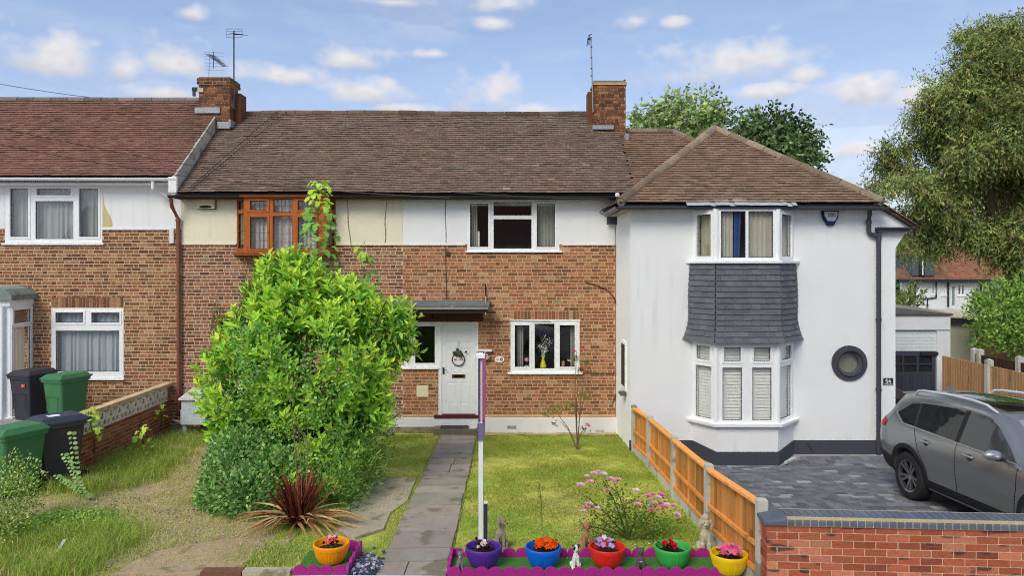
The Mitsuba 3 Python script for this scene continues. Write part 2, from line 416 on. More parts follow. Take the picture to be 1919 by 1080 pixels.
def ridge_tiles(parent, A, B, palette, r, rad=0.115, step=0.44, bsdf='m_tile', name='ridge_tile', mortar=True, sag=None):
    A, B = np.asarray(A, float), np.asarray(B, float)
    L = np.linalg.norm(B - A); t = (B - A) / L
    s = np.cross(t, [0, 0, 1]); s /= np.linalg.norm(s); n = np.cross(s, t)
    k = max(1, int(round(L / step)))
    g = np.linspace(-0.12, np.pi + 0.12, 9)
    for i in range(k):
        p0, p1 = A + t * L * i / k, A + t * L * (i + 1) / k
        if sag: p0, p1 = p0 + [0, 0, float(sag(p0[None])[0])], p1 + [0, 0, float(sag(p1[None])[0])]
        j = r.normal(0, 0.004)
        ring = lambda p, R: p + np.cos(g)[:, None] * s * R + np.sin(g)[:, None] * n * R * 0.92 - n * 0.02
        o0, o1, i0, i1 = ring(p0 + t * 0.006, rad + j), ring(p1 - t * 0.006, rad + j * 0.5), ring(p0 + t * 0.006, rad - 0.016), ring(p1 - t * 0.006, rad - 0.016)
        v = np.vstack([o0, o1, i0, i1]); m = len(g)
        q = [[a, a + 1, m + a + 1, m + a] for a in range(m - 1)] + [[a, 2 * m + a, 2 * m + a + 1, a + 1] for a in range(m - 1)] + [[m + a, m + a + 1, 3 * m + a + 1, 3 * m + a] for a in range(m - 1)] + [[0, m, 3 * m, 2 * m], [m - 1, 3 * m - 1, 4 * m - 1, 2 * m - 1]]
        MB().add(v, np.array(q), jit(palette[r.integers(len(palette))], 0.14, 0.03, r)).build(f'{parent}__{name}', bsdf)
    if mortar:
        pts = [A - n * 0.03, B - n * 0.03]
        if sag: pts = [p + [0, 0, float(sag(p[None])[0])] for p in np.linspace(pts[0], pts[1], 20)]
        MB().tube(pts, rad * 0.8, 8, (0.30, 0.27, 0.22)).build(f'{parent}__bedding_mortar', 'm_matte')


def facet(A, B, z=0.0):
    """Frame of an upright face from A to B (x, y), seen from outside with A on the left: local x along it, y inward, z up."""
    d = np.array([B[0] - A[0], B[1] - A[1]], float); L = np.linalg.norm(d); d /= L
    return RM(np.array([[d[0], -d[1], 0], [d[1], d[0], 0], [0, 0, 1]]), (A[0], A[1], z)), L


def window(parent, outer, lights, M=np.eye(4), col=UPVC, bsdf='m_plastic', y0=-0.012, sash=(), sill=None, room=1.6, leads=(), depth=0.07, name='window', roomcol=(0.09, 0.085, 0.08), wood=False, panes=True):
    """outer and lights: (x0, z0, x1, z1) in metres in the wall's face; sash: indices of opening lights; sill: (x0, x1, z, reach)."""
    L = [sbox(*q) for q in lights]
    key = MB().xz(sbox(*outer).difference(unary_union(L)), y0, y0 + depth, col, M).build(f'{parent}__{name}', bsdf)
    for i in sash:
        big = L[i].buffer(0.042, join_style=2).intersection(sbox(outer[0] + .004, outer[1] + .004, outer[2] - .004, outer[3] - .004))
        MB().xz(big.difference(L[i].buffer(0.0)), y0 - 0.016, y0 + 0.002, np.minimum(col * 1.02, 0.9), M).build(f'{key}__sash', bsdf)
    g = MB()
    for q in L: g.xz(q.buffer(0.002, join_style=2).difference(q.buffer(-0.012, join_style=2)), y0 + 0.022, y0 + 0.030, (0.02, 0.02, 0.022), M)
    g.build(f'{key}__gasket', 'm_dull')
    for q in L if panes else ():
        a, b, c, d = q.bounds
        MB().add(np.array([[a, y0 + 0.036, b], [c, y0 + 0.036, b], [c, y0 + 0.036, d], [a, y0 + 0.036, d]]) @ np.asarray(M)[:3, :3].T + np.asarray(M)[:3, 3], [[0, 1, 2, 3]], (0.9, 0.9, 0.9)).build(f'{key}__pane', 'm_glass')
    if leads:
        m = MB()
        for i, (nx, nz_) in leads:
            a, b, c, d = L[i].bounds
            for k in range(1, nx): m.box(a + (c - a) * k / nx - 0.004, a + (c - a) * k / nx + 0.004, y0 + 0.024, y0 + 0.028, b, d, (0.10, 0.10, 0.11), M)
            for k in range(1, nz_): m.box(a, c, y0 + 0.023, y0 + 0.027, b + (d - b) * k / nz_ - 0.004, b + (d - b) * k / nz_ + 0.004, (0.10, 0.10, 0.11), M)
        m.build(f'{key}__lead_strip', 'm_dull')
    if sill:
        a, b, z, reach = sill
        pr = Polygon([(-reach, z - 0.045), (-reach, z - 0.012), (0.06, z + 0.004), (0.06, z - 0.045)])
        m = trimesh.creation.extrude_polygon(pr, b - a, engine='earcut')
        w = np.asarray(m.vertices)
        MB().add(np.stack([a + w[:, 2], w[:, 0] + y0, w[:, 1]], 1) @ np.asarray(M)[:3, :3].T + np.asarray(M)[:3, 3], m.faces, np.minimum(col * 1.02, .9)).build(f'{key}__sill', bsdf)
    if room:
        a, b, c, d = outer[0] - 0.5, outer[1] - 0.5, outer[2] + 0.5, outer[3] + 0.4
        y1, y2 = y0 + 0.19, y0 + room
        m = MB()
        v = np.array([[x, y, z] for x in (a, c) for y in (y1, y2) for z in (b, d)], float) @ np.asarray(M)[:3, :3].T + np.asarray(M)[:3, 3]
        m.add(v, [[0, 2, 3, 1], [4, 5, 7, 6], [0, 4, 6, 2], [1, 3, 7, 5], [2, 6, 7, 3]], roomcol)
        m.build(f'{parent}__room', 'm_dull')
    return key


def curtain(name, label, x0, x1, z0, z1, M, y, col, folds=9, amp=0.03, group=None, cat='curtain', taper=0.0, r=None, bsdf='m_cloth'):
    r = r or rng
    n, k = 90, 14
    s = np.linspace(0, 1, n)
    ph = np.cumsum(1 + 0.5 * np.sin(np.arange(n) * 0.37 + r.uniform(0, 6)) + r.normal(0, 0.25, n)); ph = ph / ph[-1] * folds * 2 * np.pi
    t = np.linspace(0, 1, k)
    X = x0 + (x1 - x0) * (s[:, None] + taper * (1 - t[None]) * (s[:, None] - 0.0) * -1)
    Y = y + amp * (0.55 + 0.45 * (1 - t[None])) * (np.sin(ph)[:, None] + 0.35 * np.sin(2.3 * ph + 1)[:, None])
    Z = np.broadcast_to(z0 + (z1 - z0) * t[None], X.shape)
    v = np.stack([X, np.broadcast_to(Y, X.shape), Z], -1).reshape(-1, 3) @ np.asarray(M)[:3, :3].T + np.asarray(M)[:3, 3]
    i, j = np.meshgrid(np.arange(n - 1), np.arange(k - 1), indexing='ij')
    q = np.stack([i * k + j, (i + 1) * k + j, (i + 1) * k + j + 1, i * k + j + 1], -1).reshape(-1, 4)
    return one(name, MB().add(v, q, col), bsdf, label, cat, group, True)


def px_rect(x0, y0, x1, y1, Y):
    """Photo rectangle on the facade at depth Y as (x0, z0, x1, z1)."""
    return (PXX(x0, Y), PZ(y1, Y), PXX(x1, Y), PZ(y0, Y))


def at_wall(Y): return RM(np.eye(3), (0, Y, 0))


YW = 16.45
MW = at_wall(YW)
PAL_L, W_L = [S(145, 103, 73), S(129, 89, 64), S(159, 116, 83), S(110, 76, 58), S(171, 136, 103), S(148, 95, 69)], [.26, .22, .20, .14, .08, .10]
PAL_M, W_M = [S(146, 100, 74), S(132, 88, 66), S(156, 110, 82), S(112, 76, 60), S(156, 126, 100)], [.30, .26, .2, .14, .10]
PAL_R, W_R = [S(158, 109, 80), S(147, 97, 73), S(169, 123, 93), S(123, 89, 69), S(176, 144, 112), S(156, 101, 78)], [.28, .23, .19, .12, .08, .10]
MORT_L, MORT_M, MORT_R = S(218, 190, 152), S(218, 196, 170), S(212, 174, 132)


def facade(house, x0, x1, zb0, zb1, ztop, openings, mortar, pal, w, rcol, r, hidden=None, arches=(), phase=0.0):
    """Front wall: bricks up to zb1, render above. openings: (x0, z0, x1, z1)."""
    holes = unary_union([sbox(*o) for o in openings]) if openings else Polygon()
    wall = MB().xz(sbox(x0, zb0, x1, zb1).difference(holes), 0.0, 0.12, mortar, MW).build(f'{house}__wall', 'm_matte')
    MB().xz(sbox(x0, zb1, x1, ztop).difference(holes), -0.02, 0.12, rcol, MW).build(f'{house}__render_panel', 'm_render')
    cut = [(o[0], o[2], o[1], o[3]) for o in openings] + [(a[0], a[2], a[1], a[3]) for a in arches]
    lay(wall, 'brick', brick_rects(x0 + .004, x1 - .004, zb0, zb1 - 0.012, cut, phase=phase), MW, pal, w, hidden=hidden, r=r)
    for a in arches: soldier(wall, a[0], a[2], a[1], a[3], MW, pal, w, r)
    return wall


def gutter(parent, A, B, col, rad=0.06, name='gutter', bsdf='m_plastic'):
    A, B = np.asarray(A, float), np.asarray(B, float)
    t = (B - A) / np.linalg.norm(B - A); s = np.cross(t, [0, 0, 1.0]); s /= np.linalg.norm(s)
    g = np.linspace(np.pi, 2 * np.pi, 9)
    m = MB()
    rings = [p + np.cos(g)[:, None] * s * R + np.sin(g)[:, None] * np.array([0, 0, R]) for p in (A, B) for R in (rad, rad - 0.006)]
    k = len(g)
    m.add(np.vstack(rings), np.array([[a, a + 1, 2 * k + a + 1, 2 * k + a] for a in range(k - 1)] + [[k + a, 3 * k + a, 3 * k + a + 1, k + a + 1] for a in range(k - 1)] + [[0, 2 * k, 3 * k, k], [k - 1, 2 * k - 1, 4 * k - 1, 3 * k - 1]]
                                     + [[a, k + a, k + a + 1, a + 1] for a in range(k - 1)]), col)
    for q in np.arange(0.5, np.linalg.norm(B - A), 1.9):
        c = A + t * q
        m.add(np.vstack([c + np.cos(g)[:, None] * s * (rad + .006) + np.sin(g)[:, None] * np.array([0, 0, rad + .006]) + t * e for e in (-.03, .03)]), np.array([[a, a + 1, k + a + 1, k + a] for a in range(k - 1)]), np.asarray(col) * 0.92)
    return m.build(f'{parent}__{name}', bsdf)


def pipe(parent, pts, rad, col, name='downpipe', bsdf='m_plastic', brackets=()):
    m = MB().tube(pts, rad, 10, col)
    for b in brackets:
        b = np.asarray(b, float)
        m.tube([b - [0, 0, .035], b + [0, 0, .035]], rad + 0.012, 10, np.asarray(col) * 0.95)
    return m.build(f'{parent}__{name}', bsdf, 40)


SAG = lambda p: (meshkit.fbm(np.asarray(p) * np.array([0.55, 0.35, 0.35]), 2, seed=4) - 0.5) * 0.10
XP1, XP2, XR = -7.22, -2.31, 2.75                     # party lines of the terrace
EZL, EZM, EY = 5.66, 5.30, 16.08                       # eaves
RZL, RYL, RZM, RYM = 7.95, 19.0, 7.60, 19.03
PAL_RL, W_RL = [S(134, 97, 85), S(128, 93, 81), S(140, 104, 91), S(121, 87, 77)], [.35, .3, .2, .15]
PAL_RM, W_RM = [S(126, 107, 94), S(120, 101, 89), S(132, 113, 99), S(111, 93, 83), S(154, 138, 120)], [.37, .30, .21, .115, .005]
PAL_RW, W_RW = [S(135, 110, 91), S(129, 104, 86), S(142, 116, 98), S(120, 97, 81)], [.35, .3, .2, .15]


def pitched(house, x0, x1, ez, ry, rz, pal, w, r, sag=None, gauge=0.1, most=300, jitter=0.06):
    """Front slope with tiles, plus the back slope and the ridge line's ends."""
    d = np.array([0, ry - EY, rz - ez]); L = np.linalg.norm(d); v = d / L
    deck = MB()
    t = np.array([0, -v[2], v[1]]) * 0.03
    for y, z in ((EY, ez),):
        a = np.array([[x0, y, z], [x1, y, z], [x1, ry, rz], [x0, ry, rz], [x1, 2 * ry - EY, ez], [x0, 2 * ry - EY, ez]]) - [0, 0, 0.03]
        deck.add(a, [[0, 1, 2, 3], [3, 2, 4, 5]], (0.03, 0.028, 0.026)).add(a - [0, 0, 0.1], [[0, 3, 2, 1], [3, 5, 4, 2]], (0.03, 0.028, 0.026))
    roof = deck.build(f'{house}__roof', 'm_dull')
    tiles(roof, (x0, EY, ez), (1, 0, 0), v, sbox(0, 0, x1 - x0, L - 0.03), pal, w, r=r, sag=sag, gauge=gauge, most=most, jitter=jitter)
    return roof


# ---------------------------------------------------------------- left house
r1 = np.random.default_rng(11)
h1 = thing('terraced_house', 'brown brick terraced house with white porch and red brown roof at the left edge', 'house')
w_up, w_lo = px_rect(10, 347, 192, 455, YW), px_rect(97, 578, 232, 708, YW)
wall1 = facade(h1, -15.5, XP1, 0.2, PZ(429, YW), 5.60, [w_up, w_lo], MORT_L, PAL_L, W_L, WHITE * 0.98, r1, hidden=lambda q: q[0] < -11.3 or q[2] < 1.0, arches=[px_rect(96, 558, 232, 577, YW)])
R = lambda *a: px_rect(*a, YW)
window(h1, w_up, [R(20, 354, 54, 444), R(70, 354, 134, 366), R(67, 377, 138, 448), R(149, 354, 185, 444)], MW, sash=(0, 1, 3), sill=(w_up[0] - .05, w_up[2] + .05, w_up[1] - .005, .05))
window(h1, w_lo, [R(105, 586, 157, 605), R(172, 586, 225, 605), R(105, 620, 224, 697)], MW, sash=(0, 1), sill=(w_lo[0] - .03, w_lo[2] + .03, w_lo[1] - .005, .06))
NET = S(196, 202, 206)
curtain('curtain', 'grey net curtain in the upstairs window of the left house', w_up[0] + .05, w_up[2] - .05, w_up[1], w_up[3], MW, .16, S(180, 186, 186), 16, r=r1)
curtain('curtain', 'grey net curtain in the downstairs window of the left house', w_lo[0] + .03, w_lo[2] - .03, w_lo[1], w_lo[3], MW, .16, S(190, 200, 204), 11, r=r1)
# cream patch of old render beside the upper window
pp = [(193, 356), (196, 382), (203, 398), (209, 408), (212, 420), (212, 426), (193, 426)]
MB().xz(Polygon([(PXX(a, YW), PZ(b, YW)) for a, b in pp]), -0.024, -0.019, S(206, 186, 140), MW).build(f'{h1}__bare_render_patch', 'm_render')
labels[f'{h1}__bare_render_patch'] = {'label': 'bare cream patch of render left unpainted beside the upstairs window'}
MB().box(PXX(192, YW), PXX(319, YW), -.034, -.01, PZ(431, YW), PZ(427, YW), WHITE, MW).build(f'{h1}__bead', 'm_plastic')
MB().box(PXX(319, YW), PXX(327, YW), -.05, -.005, PZ(456, YW), PZ(428, YW), WHITE * .9, MW).build(f'{h1}__corner_board', 'm_plastic')
roof1 = pitched(h1, -15.5, XP1, EZL, RYL, RZL, PAL_RL, W_RL, r1, jitter=0.05)
ridge_tiles(roof1, (-15.5, RYL, RZL + .01), (XP1 - .55, RYL, RZL - .02), [S(120, 112, 106), S(104, 96, 92)], r1)
MB().box(-15.5, XP1 + .05, EY + .06, EY + .10, EZL - .17, EZL - .02, WHITE).build(f'{h1}__fascia', 'm_plastic')
MB().box(-15.5, XP1 + .05, EY + .10, YW + .1, EZL - .17, EZL - .15, WHITE * .95).build(f'{h1}__soffit', 'm_plastic')
gutter(h1, (-15.5, EY - .01, EZL - .03), (XP1 + .05, EY - .01, EZL - .05), WHITE, 0.065)
pipe(h1, [(PXX(287, 16.1), 16.08, EZL - .08), (PXX(287, 16.1), 16.09, EZL - .27), (PXX(293, 16.2), 16.2, EZL - .33), (PXX(318, 16.35), 16.36, EZL - .45)], 0.036, WHITE)
# verge face where this roof stands above the next one
vv = np.array([[EY - .03, EZM - .05], [RYL, RZM + .0], [RYL, RZL + .01], [EY - .03, EZL + .0]])
m = MB()
pv = np.array([[x, a, b] for x in (XP1 - .03, XP1 + .05) for a, b in vv])
m.add(pv, [[4, 5, 6, 7], [0, 3, 2, 1], [3, 7, 6, 2], [0, 4, 7, 3], [1, 2, 6, 5], [0, 1, 5, 4]], S(176, 172, 158))
m.build(f'{h1}__verge', 'm_concrete')
MB().box(XP1 - .10, XP1 + .075, EY - .05, EY + .03, EZL - .36, EZL - .02, WHITE).build(f'{h1}__verge_end', 'm_plastic')
MB().box(XP1 - .3, XP1, YW + .14, 22, .2, EZL, S(150, 110, 80)).build(f'{h1}__party_wall', 'm_matte')


def chimney(house, x0, x1, y0, y1, z0, z1, pal, w, mortar, r, caps=(2, 0.035), lead=None):
    core = MB().box(x0 + .012, x1 - .012, y0 + .012, y1 - .012, z0, z1 - .01, mortar)
    zc = z1 - 0.077 * caps[0]
    core.box(x0 - .03, x1 + .03, y0 - .03, y1 + .03, zc - .004, z1 - .02, mortar)
    c = core.build(f'{house}__chimney', 'm_matte')
    for (A, B, a, b) in (((x0, y0), (x1, y0), 0, x1 - x0), ((x1, y0), (x1, y1), 0, y1 - y0), ((x0, y1), (x0, y0), 0, y1 - y0)):
        Mf, L = facet(A, B)
        lay(c, 'brick', brick_rects(0, L, z0, zc, bond='flemish', phase=r.uniform(0, .1)), Mf, pal, w, r=r, depth=.05, most=90)
        Mf, L = facet((A[0] + (B[1] - A[1]) / (L + 1e-9) * 0, A[1]), B)
    o = caps[1]
    for (A, B) in (((x0 - o, y0 - o), (x1 + o, y0 - o)), ((x1 + o, y0 - o), (x1 + o, y1 + o)), ((x0 - o, y1 + o), (x0 - o, y0 - o))):
        Mf, L = facet(A, B)
        lay(c, 'brick', brick_rects(0, L, zc, z1, bond='flemish'), Mf, [q * .75 for q in pal], w, r=r, depth=.05, most=40)
    MB().add(*(lambda q: (q.vertices, q.faces))(trimesh.creation.box((x1 - x0, y1 - y0, .06), trimesh.transformations.translation_matrix(((x0 + x1) / 2, (y0 + y1) / 2, z1)))), S(130, 120, 108)).build(f'{c}__flaunching', 'm_concrete')
    if lead:
        for q in lead: MB().box(*q, S(150, 158, 164)).build(f'{c}__lead_flashing', 'm_lead')
    return c


PAL_C, W_C = [S(132, 86, 60), S(112, 72, 52), S(150, 104, 72), S(92, 62, 50)], [.34, .28, .22, .16]
ch1 = chimney(h1, -7.58, -6.82, 18.25, 18.85, 7.0, 8.33, PAL_C, W_C, MORT_L * .9, r1, lead=[(-7.66, -7.05, 18.20, 18.26, 7.46, 7.60), (-7.10, -6.80, 18.19, 18.245, 7.08, 7.24), (-6.83, -6.78, 18.2, 18.8, 7.12, 7.30)])
MB().box(-6.80, -6.66, 18.55, 18.95, 7.2, 8.02, PAL_C[1]).build(f'{ch1}__shoulder', 'm_brick')
bm = MB().box(-7.74, -7.60, 18.22, 18.26, 8.0, 8.10, BLACK).box(-7.72, -7.66, 18.2, 18.26, 7.88, 8.0, S(60, 60, 80)).box(-7.6, -7.46, 18.21, 18.25, 7.98, 8.08, S(190, 180, 170))
bm.build(f'{ch1}__bracket', 'm_plastic')

# porch of the left house
yp, zt0 = 15.74, 0.47
xs = -10.51
pw = MB()
porch_col = UPVC
zt = PZ(566, YW)
side_M, sL = facet((xs, yp), (xs, YW - .01))
pk = window(h1, (0, zt0 + .03, sL, 2.86), [(.06, 2.48, sL - .06, 2.76), (.06, 1.36, sL - .06, 2.38), (.06, zt0 + .12, sL - .06, 1.26)], side_M, y0=0.0, sash=(0,), room=0, name='porch_side')
fr_M, fL = facet((xs - 1.9, yp), (xs - .02, yp))
window(h1, (0, zt0 + .03, fL, 2.86), [(.08, zt0 + .2, .85, 2.7), (1.0, zt0 + .2, 1.72, 2.7)], fr_M, y0=-.01, room=0, name='porch_front', depth=.07)
MB().box(xs - 1.95, xs + .06, yp - .06, YW, zt0 - .10, zt0 + .03, WHITE * .92).build(f'{h1}__porch_step', 'm_concrete')
MB().box(xs - 2.2, xs + .02, yp - .08, YW, 2.86, 2.98, UPVC).build(f'{h1}__porch_fascia', 'm_plastic')
rf = MB()
prof = [(0.10, 2.98), (0.10, 3.10), (-.05, 3.22), (-.35, 3.27), (-2.4, 3.29), (-2.4, 2.98)]
e = trimesh.creation.extrude_polygon(Polygon(prof), YW - yp + .16, engine='earcut').vertices
ee = trimesh.creation.extrude_polygon(Polygon(prof), YW - yp + .16, engine='earcut')
rf.add(np.stack([xs + e[:, 0], YW - e[:, 2], e[:, 1]], 1), ee.faces, S(128, 138, 132)).build(f'{h1}__porch_roof', 'm_concrete')
pipe(h1, [(xs - .16, yp - .07, 2.84), (xs - .16, yp - .07, zt0 + .0)], .04, UPVC, name='porch_downpipe')
MB().box(xs - 1.9, xs - .2, YW - .012, YW - .006, zt0, 2.8, S(150, 120, 95)).build(f'{h1}__inner_door', 'm_dull')
curtain('curtain', 'pale blind hanging in the side glazing of the white porch', .2, sL - .1, zt0 + .9, 2.36, side_M, .12, S(226, 222, 206), 3, .008, r=r1)

# ---------------------------------------------------------------- middle left house
r2 = np.random.default_rng(12)
h2 = thing('terraced_house', 'terraced house with cream render and an orange timber bay window, behind the large green bush', 'house')
BAYY = 16.0
bay_x0, bay_x1, bz0, bz1 = PXX(446, YW), PXX(628, YW), PZ(474, YW), PZ(368, YW)
lo2 = px_rect(406, 590, 600, 636, YW)
facade(h2, XP1 + .004, XP2, 0.12, PZ(457, YW), 5.25, [(bay_x0, bz0, bay_x1, 5.2), lo2], MORT_M, PAL_M, W_M, CREAM, r2,
       hidden=lambda q: (-6.4 < q[0] < -2.7 and q[2] < 3.3), phase=.07)
MB().box(XP1 + .01, PXX(443, YW), -.034, -.018, PZ(459, YW), PZ(455, YW), CREAM * 1.02, MW).build(f'{h2}__bead', 'm_plastic')
MB().box(PXX(630, YW), XP2, -.034, -.018, PZ(460, YW), PZ(456, YW), CREAM * 1.02, MW).build(f'{h2}__bead', 'm_plastic')
OAK = S(176, 98, 42)
window(h2, lo2, [(lo2[0] + .07, lo2[1] + .07, lo2[2] - .07, lo2[3] - .07)], MW, OAK, 'm_wood')
# oriel: left cheek, front, right cheek
Yf = 16.05
fx0, fx1 = PXX(458, Yf), PXX(612, Yf)
MF, LF = facet((fx0, Yf), (fx1, Yf))
q = lambda a, b, c, d: (PXX(a, Yf) - fx0, PZ(d, Yf), PXX(c, Yf) - fx0, PZ(b, Yf))
Zt, Zb = PZ(370, Yf), PZ(474, Yf)
bay2 = window(h2, (0, Zb, LF, Zt), [q(469, 376, 501, 394), q(469, 407, 501, 467), q(512, 373, 548, 398), q(511, 405, 548, 471), q(558, 376, 592, 394), q(558, 407, 592, 467)], MF, OAK, 'm_wood', sash=(0, 1, 4, 5),
              leads=[(0, (4, 2)), (1, (4, 4)), (2, (5, 2)), (3, (5, 4)), (4, (4, 2)), (5, (4, 4))], room=0, y0=0.0, name='bay_window')
m = MB(); v = np.array([[x, y, z] for x in (bay_x0 + .03, bay_x1 - .03) for y in (YW + .02, YW + 1.7) for z in (bz0 + .02, 5.15)], float)
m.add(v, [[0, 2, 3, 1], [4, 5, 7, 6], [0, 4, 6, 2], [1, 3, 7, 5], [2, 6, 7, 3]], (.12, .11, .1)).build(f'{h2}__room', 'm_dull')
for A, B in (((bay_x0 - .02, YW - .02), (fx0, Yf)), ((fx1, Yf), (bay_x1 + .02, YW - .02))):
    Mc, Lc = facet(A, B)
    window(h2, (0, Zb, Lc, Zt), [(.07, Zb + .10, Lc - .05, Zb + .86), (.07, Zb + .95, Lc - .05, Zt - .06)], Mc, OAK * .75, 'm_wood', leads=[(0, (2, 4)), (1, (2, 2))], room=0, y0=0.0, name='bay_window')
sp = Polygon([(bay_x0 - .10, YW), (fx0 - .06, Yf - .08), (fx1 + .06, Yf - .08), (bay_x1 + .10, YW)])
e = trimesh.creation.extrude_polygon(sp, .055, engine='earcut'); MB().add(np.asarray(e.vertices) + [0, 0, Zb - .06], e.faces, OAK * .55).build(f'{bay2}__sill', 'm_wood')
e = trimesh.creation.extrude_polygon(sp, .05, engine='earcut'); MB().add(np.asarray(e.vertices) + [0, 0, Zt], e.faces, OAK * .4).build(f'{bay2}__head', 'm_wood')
curtain('curtain', 'white net curtain behind the leaded panes of the orange timber bay', fx0 + .02, fx1 - .02, Zb, Zt, np.eye(4), Yf + .17, S(222, 222, 220), 14, .03, r=r2)
roof2 = pitched(h2, XP1 + .06, XP2, EZM, RYM, RZM, PAL_RM, W_RM, r2, sag=SAG)
ridge_tiles(roof2, (XP1 + .5, RYM, RZM), (XP2, RYM, RZM), [S(112, 92, 76), S(96, 80, 68)], r2, sag=SAG)
MB().box(XP1 - .02, XP2 + .6 - .6, EY + .06, EY + .09, EZM - .13, EZM - .03, S(112, 74, 58)).build(f'{h2}__fascia', 'm_wood')
MB().box(XP1, XP2, EY + .09, YW - .02, EZM - .13, EZM - .11, S(90, 62, 50)).build(f'{h2}__soffit', 'm_wood')
gutter(h2, (XP1 - .12, EY + .0, EZM - .06), (XP2, EY + .0, EZM - .07), BLACK * 1.3, .055)
bx = -7.27
pipe(h2, [(bx - .02, EY + .0, EZM - .12), (bx - .02, EY + .06, EZM - .3), (bx + .02, YW - .10, EZM - .55), (bx + .02, YW - .09, 4.0), (bx + .03, YW - .09, .45)], .042, S(128, 82, 62), brackets=[(bx + .02, YW - .09, 3.4), (bx + .02, YW - .09, 1.9), (bx + .02, YW - .1, 4.72)])
for x, dx in ((649, 9), (724, -3)):
    pts = [P(x + dx * t + 1.2 * math.sin(t * 9), 367 + (105 if dx > 0 else 88) * t, YW - .035) for t in np.linspace(0, 1, 9)]
    MB().tube(pts, .006, 5, S(110, 100, 80)).build(f'{h2}__cable', 'm_plastic')
for k in range(2):
    o = np.array([0.05 * k, -.02, 0.03])
    ln = [np.array([XP1 + .35, EY, EZM + .07]) + o, np.array([XP1 + 1.35 + .2 * k, EY + (RYM - EY) * .97, RZM + .01]) + o]
    MB().tube(ln, .008, 5, (0.03, 0.03, 0.03)).build(f'{h2}__cable', 'm_plastic')

# ---------------------------------------------------------------- middle house (white render, white front door)
r3 = np.random.default_rng(13)
h3 = thing('terraced_house', 'orange brick terraced house with white front door under a dark flat canopy', 'house')
u3, l3 = px_rect(876, 375, 1048, 470, YW), px_rect(957, 602, 1086, 698, YW)
d3 = px_rect(745, 604, 896, 780, YW)
facade(h3, XP2 + .004, 2.40, PZ(782, YW), PZ(458, YW), 5.25, [u3, l3, (PXX(822, YW), PZ(782, YW), PXX(896, YW), PZ(604, YW)), px_rect(745, 604, 822, 688, YW)], MORT_R, PAL_R, W_R, WHITE, r3,
       hidden=lambda q: q[0] < -1.75 and q[2] < 2.2, arches=[px_rect(956, 583, 1086, 600, YW)])
for a_, b_ in ((XP2, u3[0] - .05), (u3[2] + .07, 2.40)): MB().box(a_, b_, -.034, -.018, PZ(460, YW), PZ(456, YW), WHITE, MW).build(f'{h3}__bead', 'm_plastic')
window(h3, u3, [R(881, 382, 915, 463), R(925, 379, 996, 404), R(925, 411, 996, 466), R(1006, 382, 1040, 463)], MW, sash=(0, 3), sill=(u3[0] - .04, u3[2] + .06, u3[1] + .005, .05))
window(h3, l3, [R(965, 610, 992, 688), R(1002, 607, 1039, 691), R(1049, 610, 1077, 688)], MW, sash=(0, 2), sill=(l3[0] - .06, l3[2] + .06, l3[1] + .005, .06))
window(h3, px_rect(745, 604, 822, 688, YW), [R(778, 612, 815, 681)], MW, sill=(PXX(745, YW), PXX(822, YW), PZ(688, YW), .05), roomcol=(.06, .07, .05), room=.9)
MB().box(PXX(957, YW) - .02, PXX(1086, YW) + .02, -.03, .0, l3[3] - .002, l3[3] + .035, WHITE, MW).build(f'{h3}__window_head', 'm_plastic')
curtain('curtain', 'pale curtain drawn back at the left of the upstairs window above the front door', PXX(881, YW), PXX(894, YW), u3[1], u3[3], MW, .16, S(196, 196, 186), 3, .025, r=r3)
curtain('curtain', 'grey curtain at the right of the upstairs window above the front door', PXX(1003, YW), PXX(1043, YW), u3[1], u3[3], MW, .16, S(176, 180, 172), 6, .02, r=r3)
curtain('curtain', 'narrow pale curtain at the left of the window holding the yellow vase', PXX(969, YW), PXX(981, YW), l3[1], l3[3], MW, .18, S(190, 186, 180), 3, .025, r=r3)
curtain('curtain', 'narrow pale curtain at the right of the window holding the yellow vase', PXX(1070, YW), PXX(1080, YW), l3[1], l3[3], MW, .18, S(176, 172, 164), 2, .02, r=r3)
MB().box(PXX(893, YW), PXX(898, YW), .18, .2, u3[1], PZ(433, YW), WHITE, MW).build(f'{h3}__window_shutter_edge', 'm_plastic')
# plinth, step
MB().xz(Polygon([(XP2 - .6, PZ(801, YW) - .0), (2.42, -.10), (2.42, PZ(783, YW)), (XP2 - .6, PZ(783, YW))]), -.03, .1, WHITE * .96, MW).build(f'{h3}__plinth', 'm_render')
MB().box(XP2 - .7, PXX(817, YW), -.06, .0, -.05, PZ(800, YW) , S(150, 136, 116), MW).build(f'{h3}__footing', 'm_concrete')
MB().xz(sbox(PXX(815, YW), -.05, PXX(894, YW), PZ(798, YW)), -.36, -.034, S(122, 112, 98), MW).build(f'{h3}__door_step', 'm_concrete')
MB().box(PXX(814, YW), PXX(896, YW), -.05, .02, PZ(784, YW), PZ(778, YW), S(96, 26, 38), MW).build(f'{h3}__threshold', 'm_plastic')
MB().box(PXX(952, YW) - .02, PXX(966, YW) + .02, -.036, -.02, PZ(804, YW), PZ(798, YW), S(150, 150, 150), MW).build(f'{h3}__air_brick', 'm_matte')
ab = MB()
for i in range(7):
    for j in range(2): ab.box(PXX(1116, YW) + i * .028, PXX(1116, YW) + i * .028 + .016, -.033, -.02, PZ(810, YW) + j * .03, PZ(810, YW) + j * .03 + .016, (.08, .08, .08), MW)
ab.build(f'{h3}__air_brick', 'm_dull')
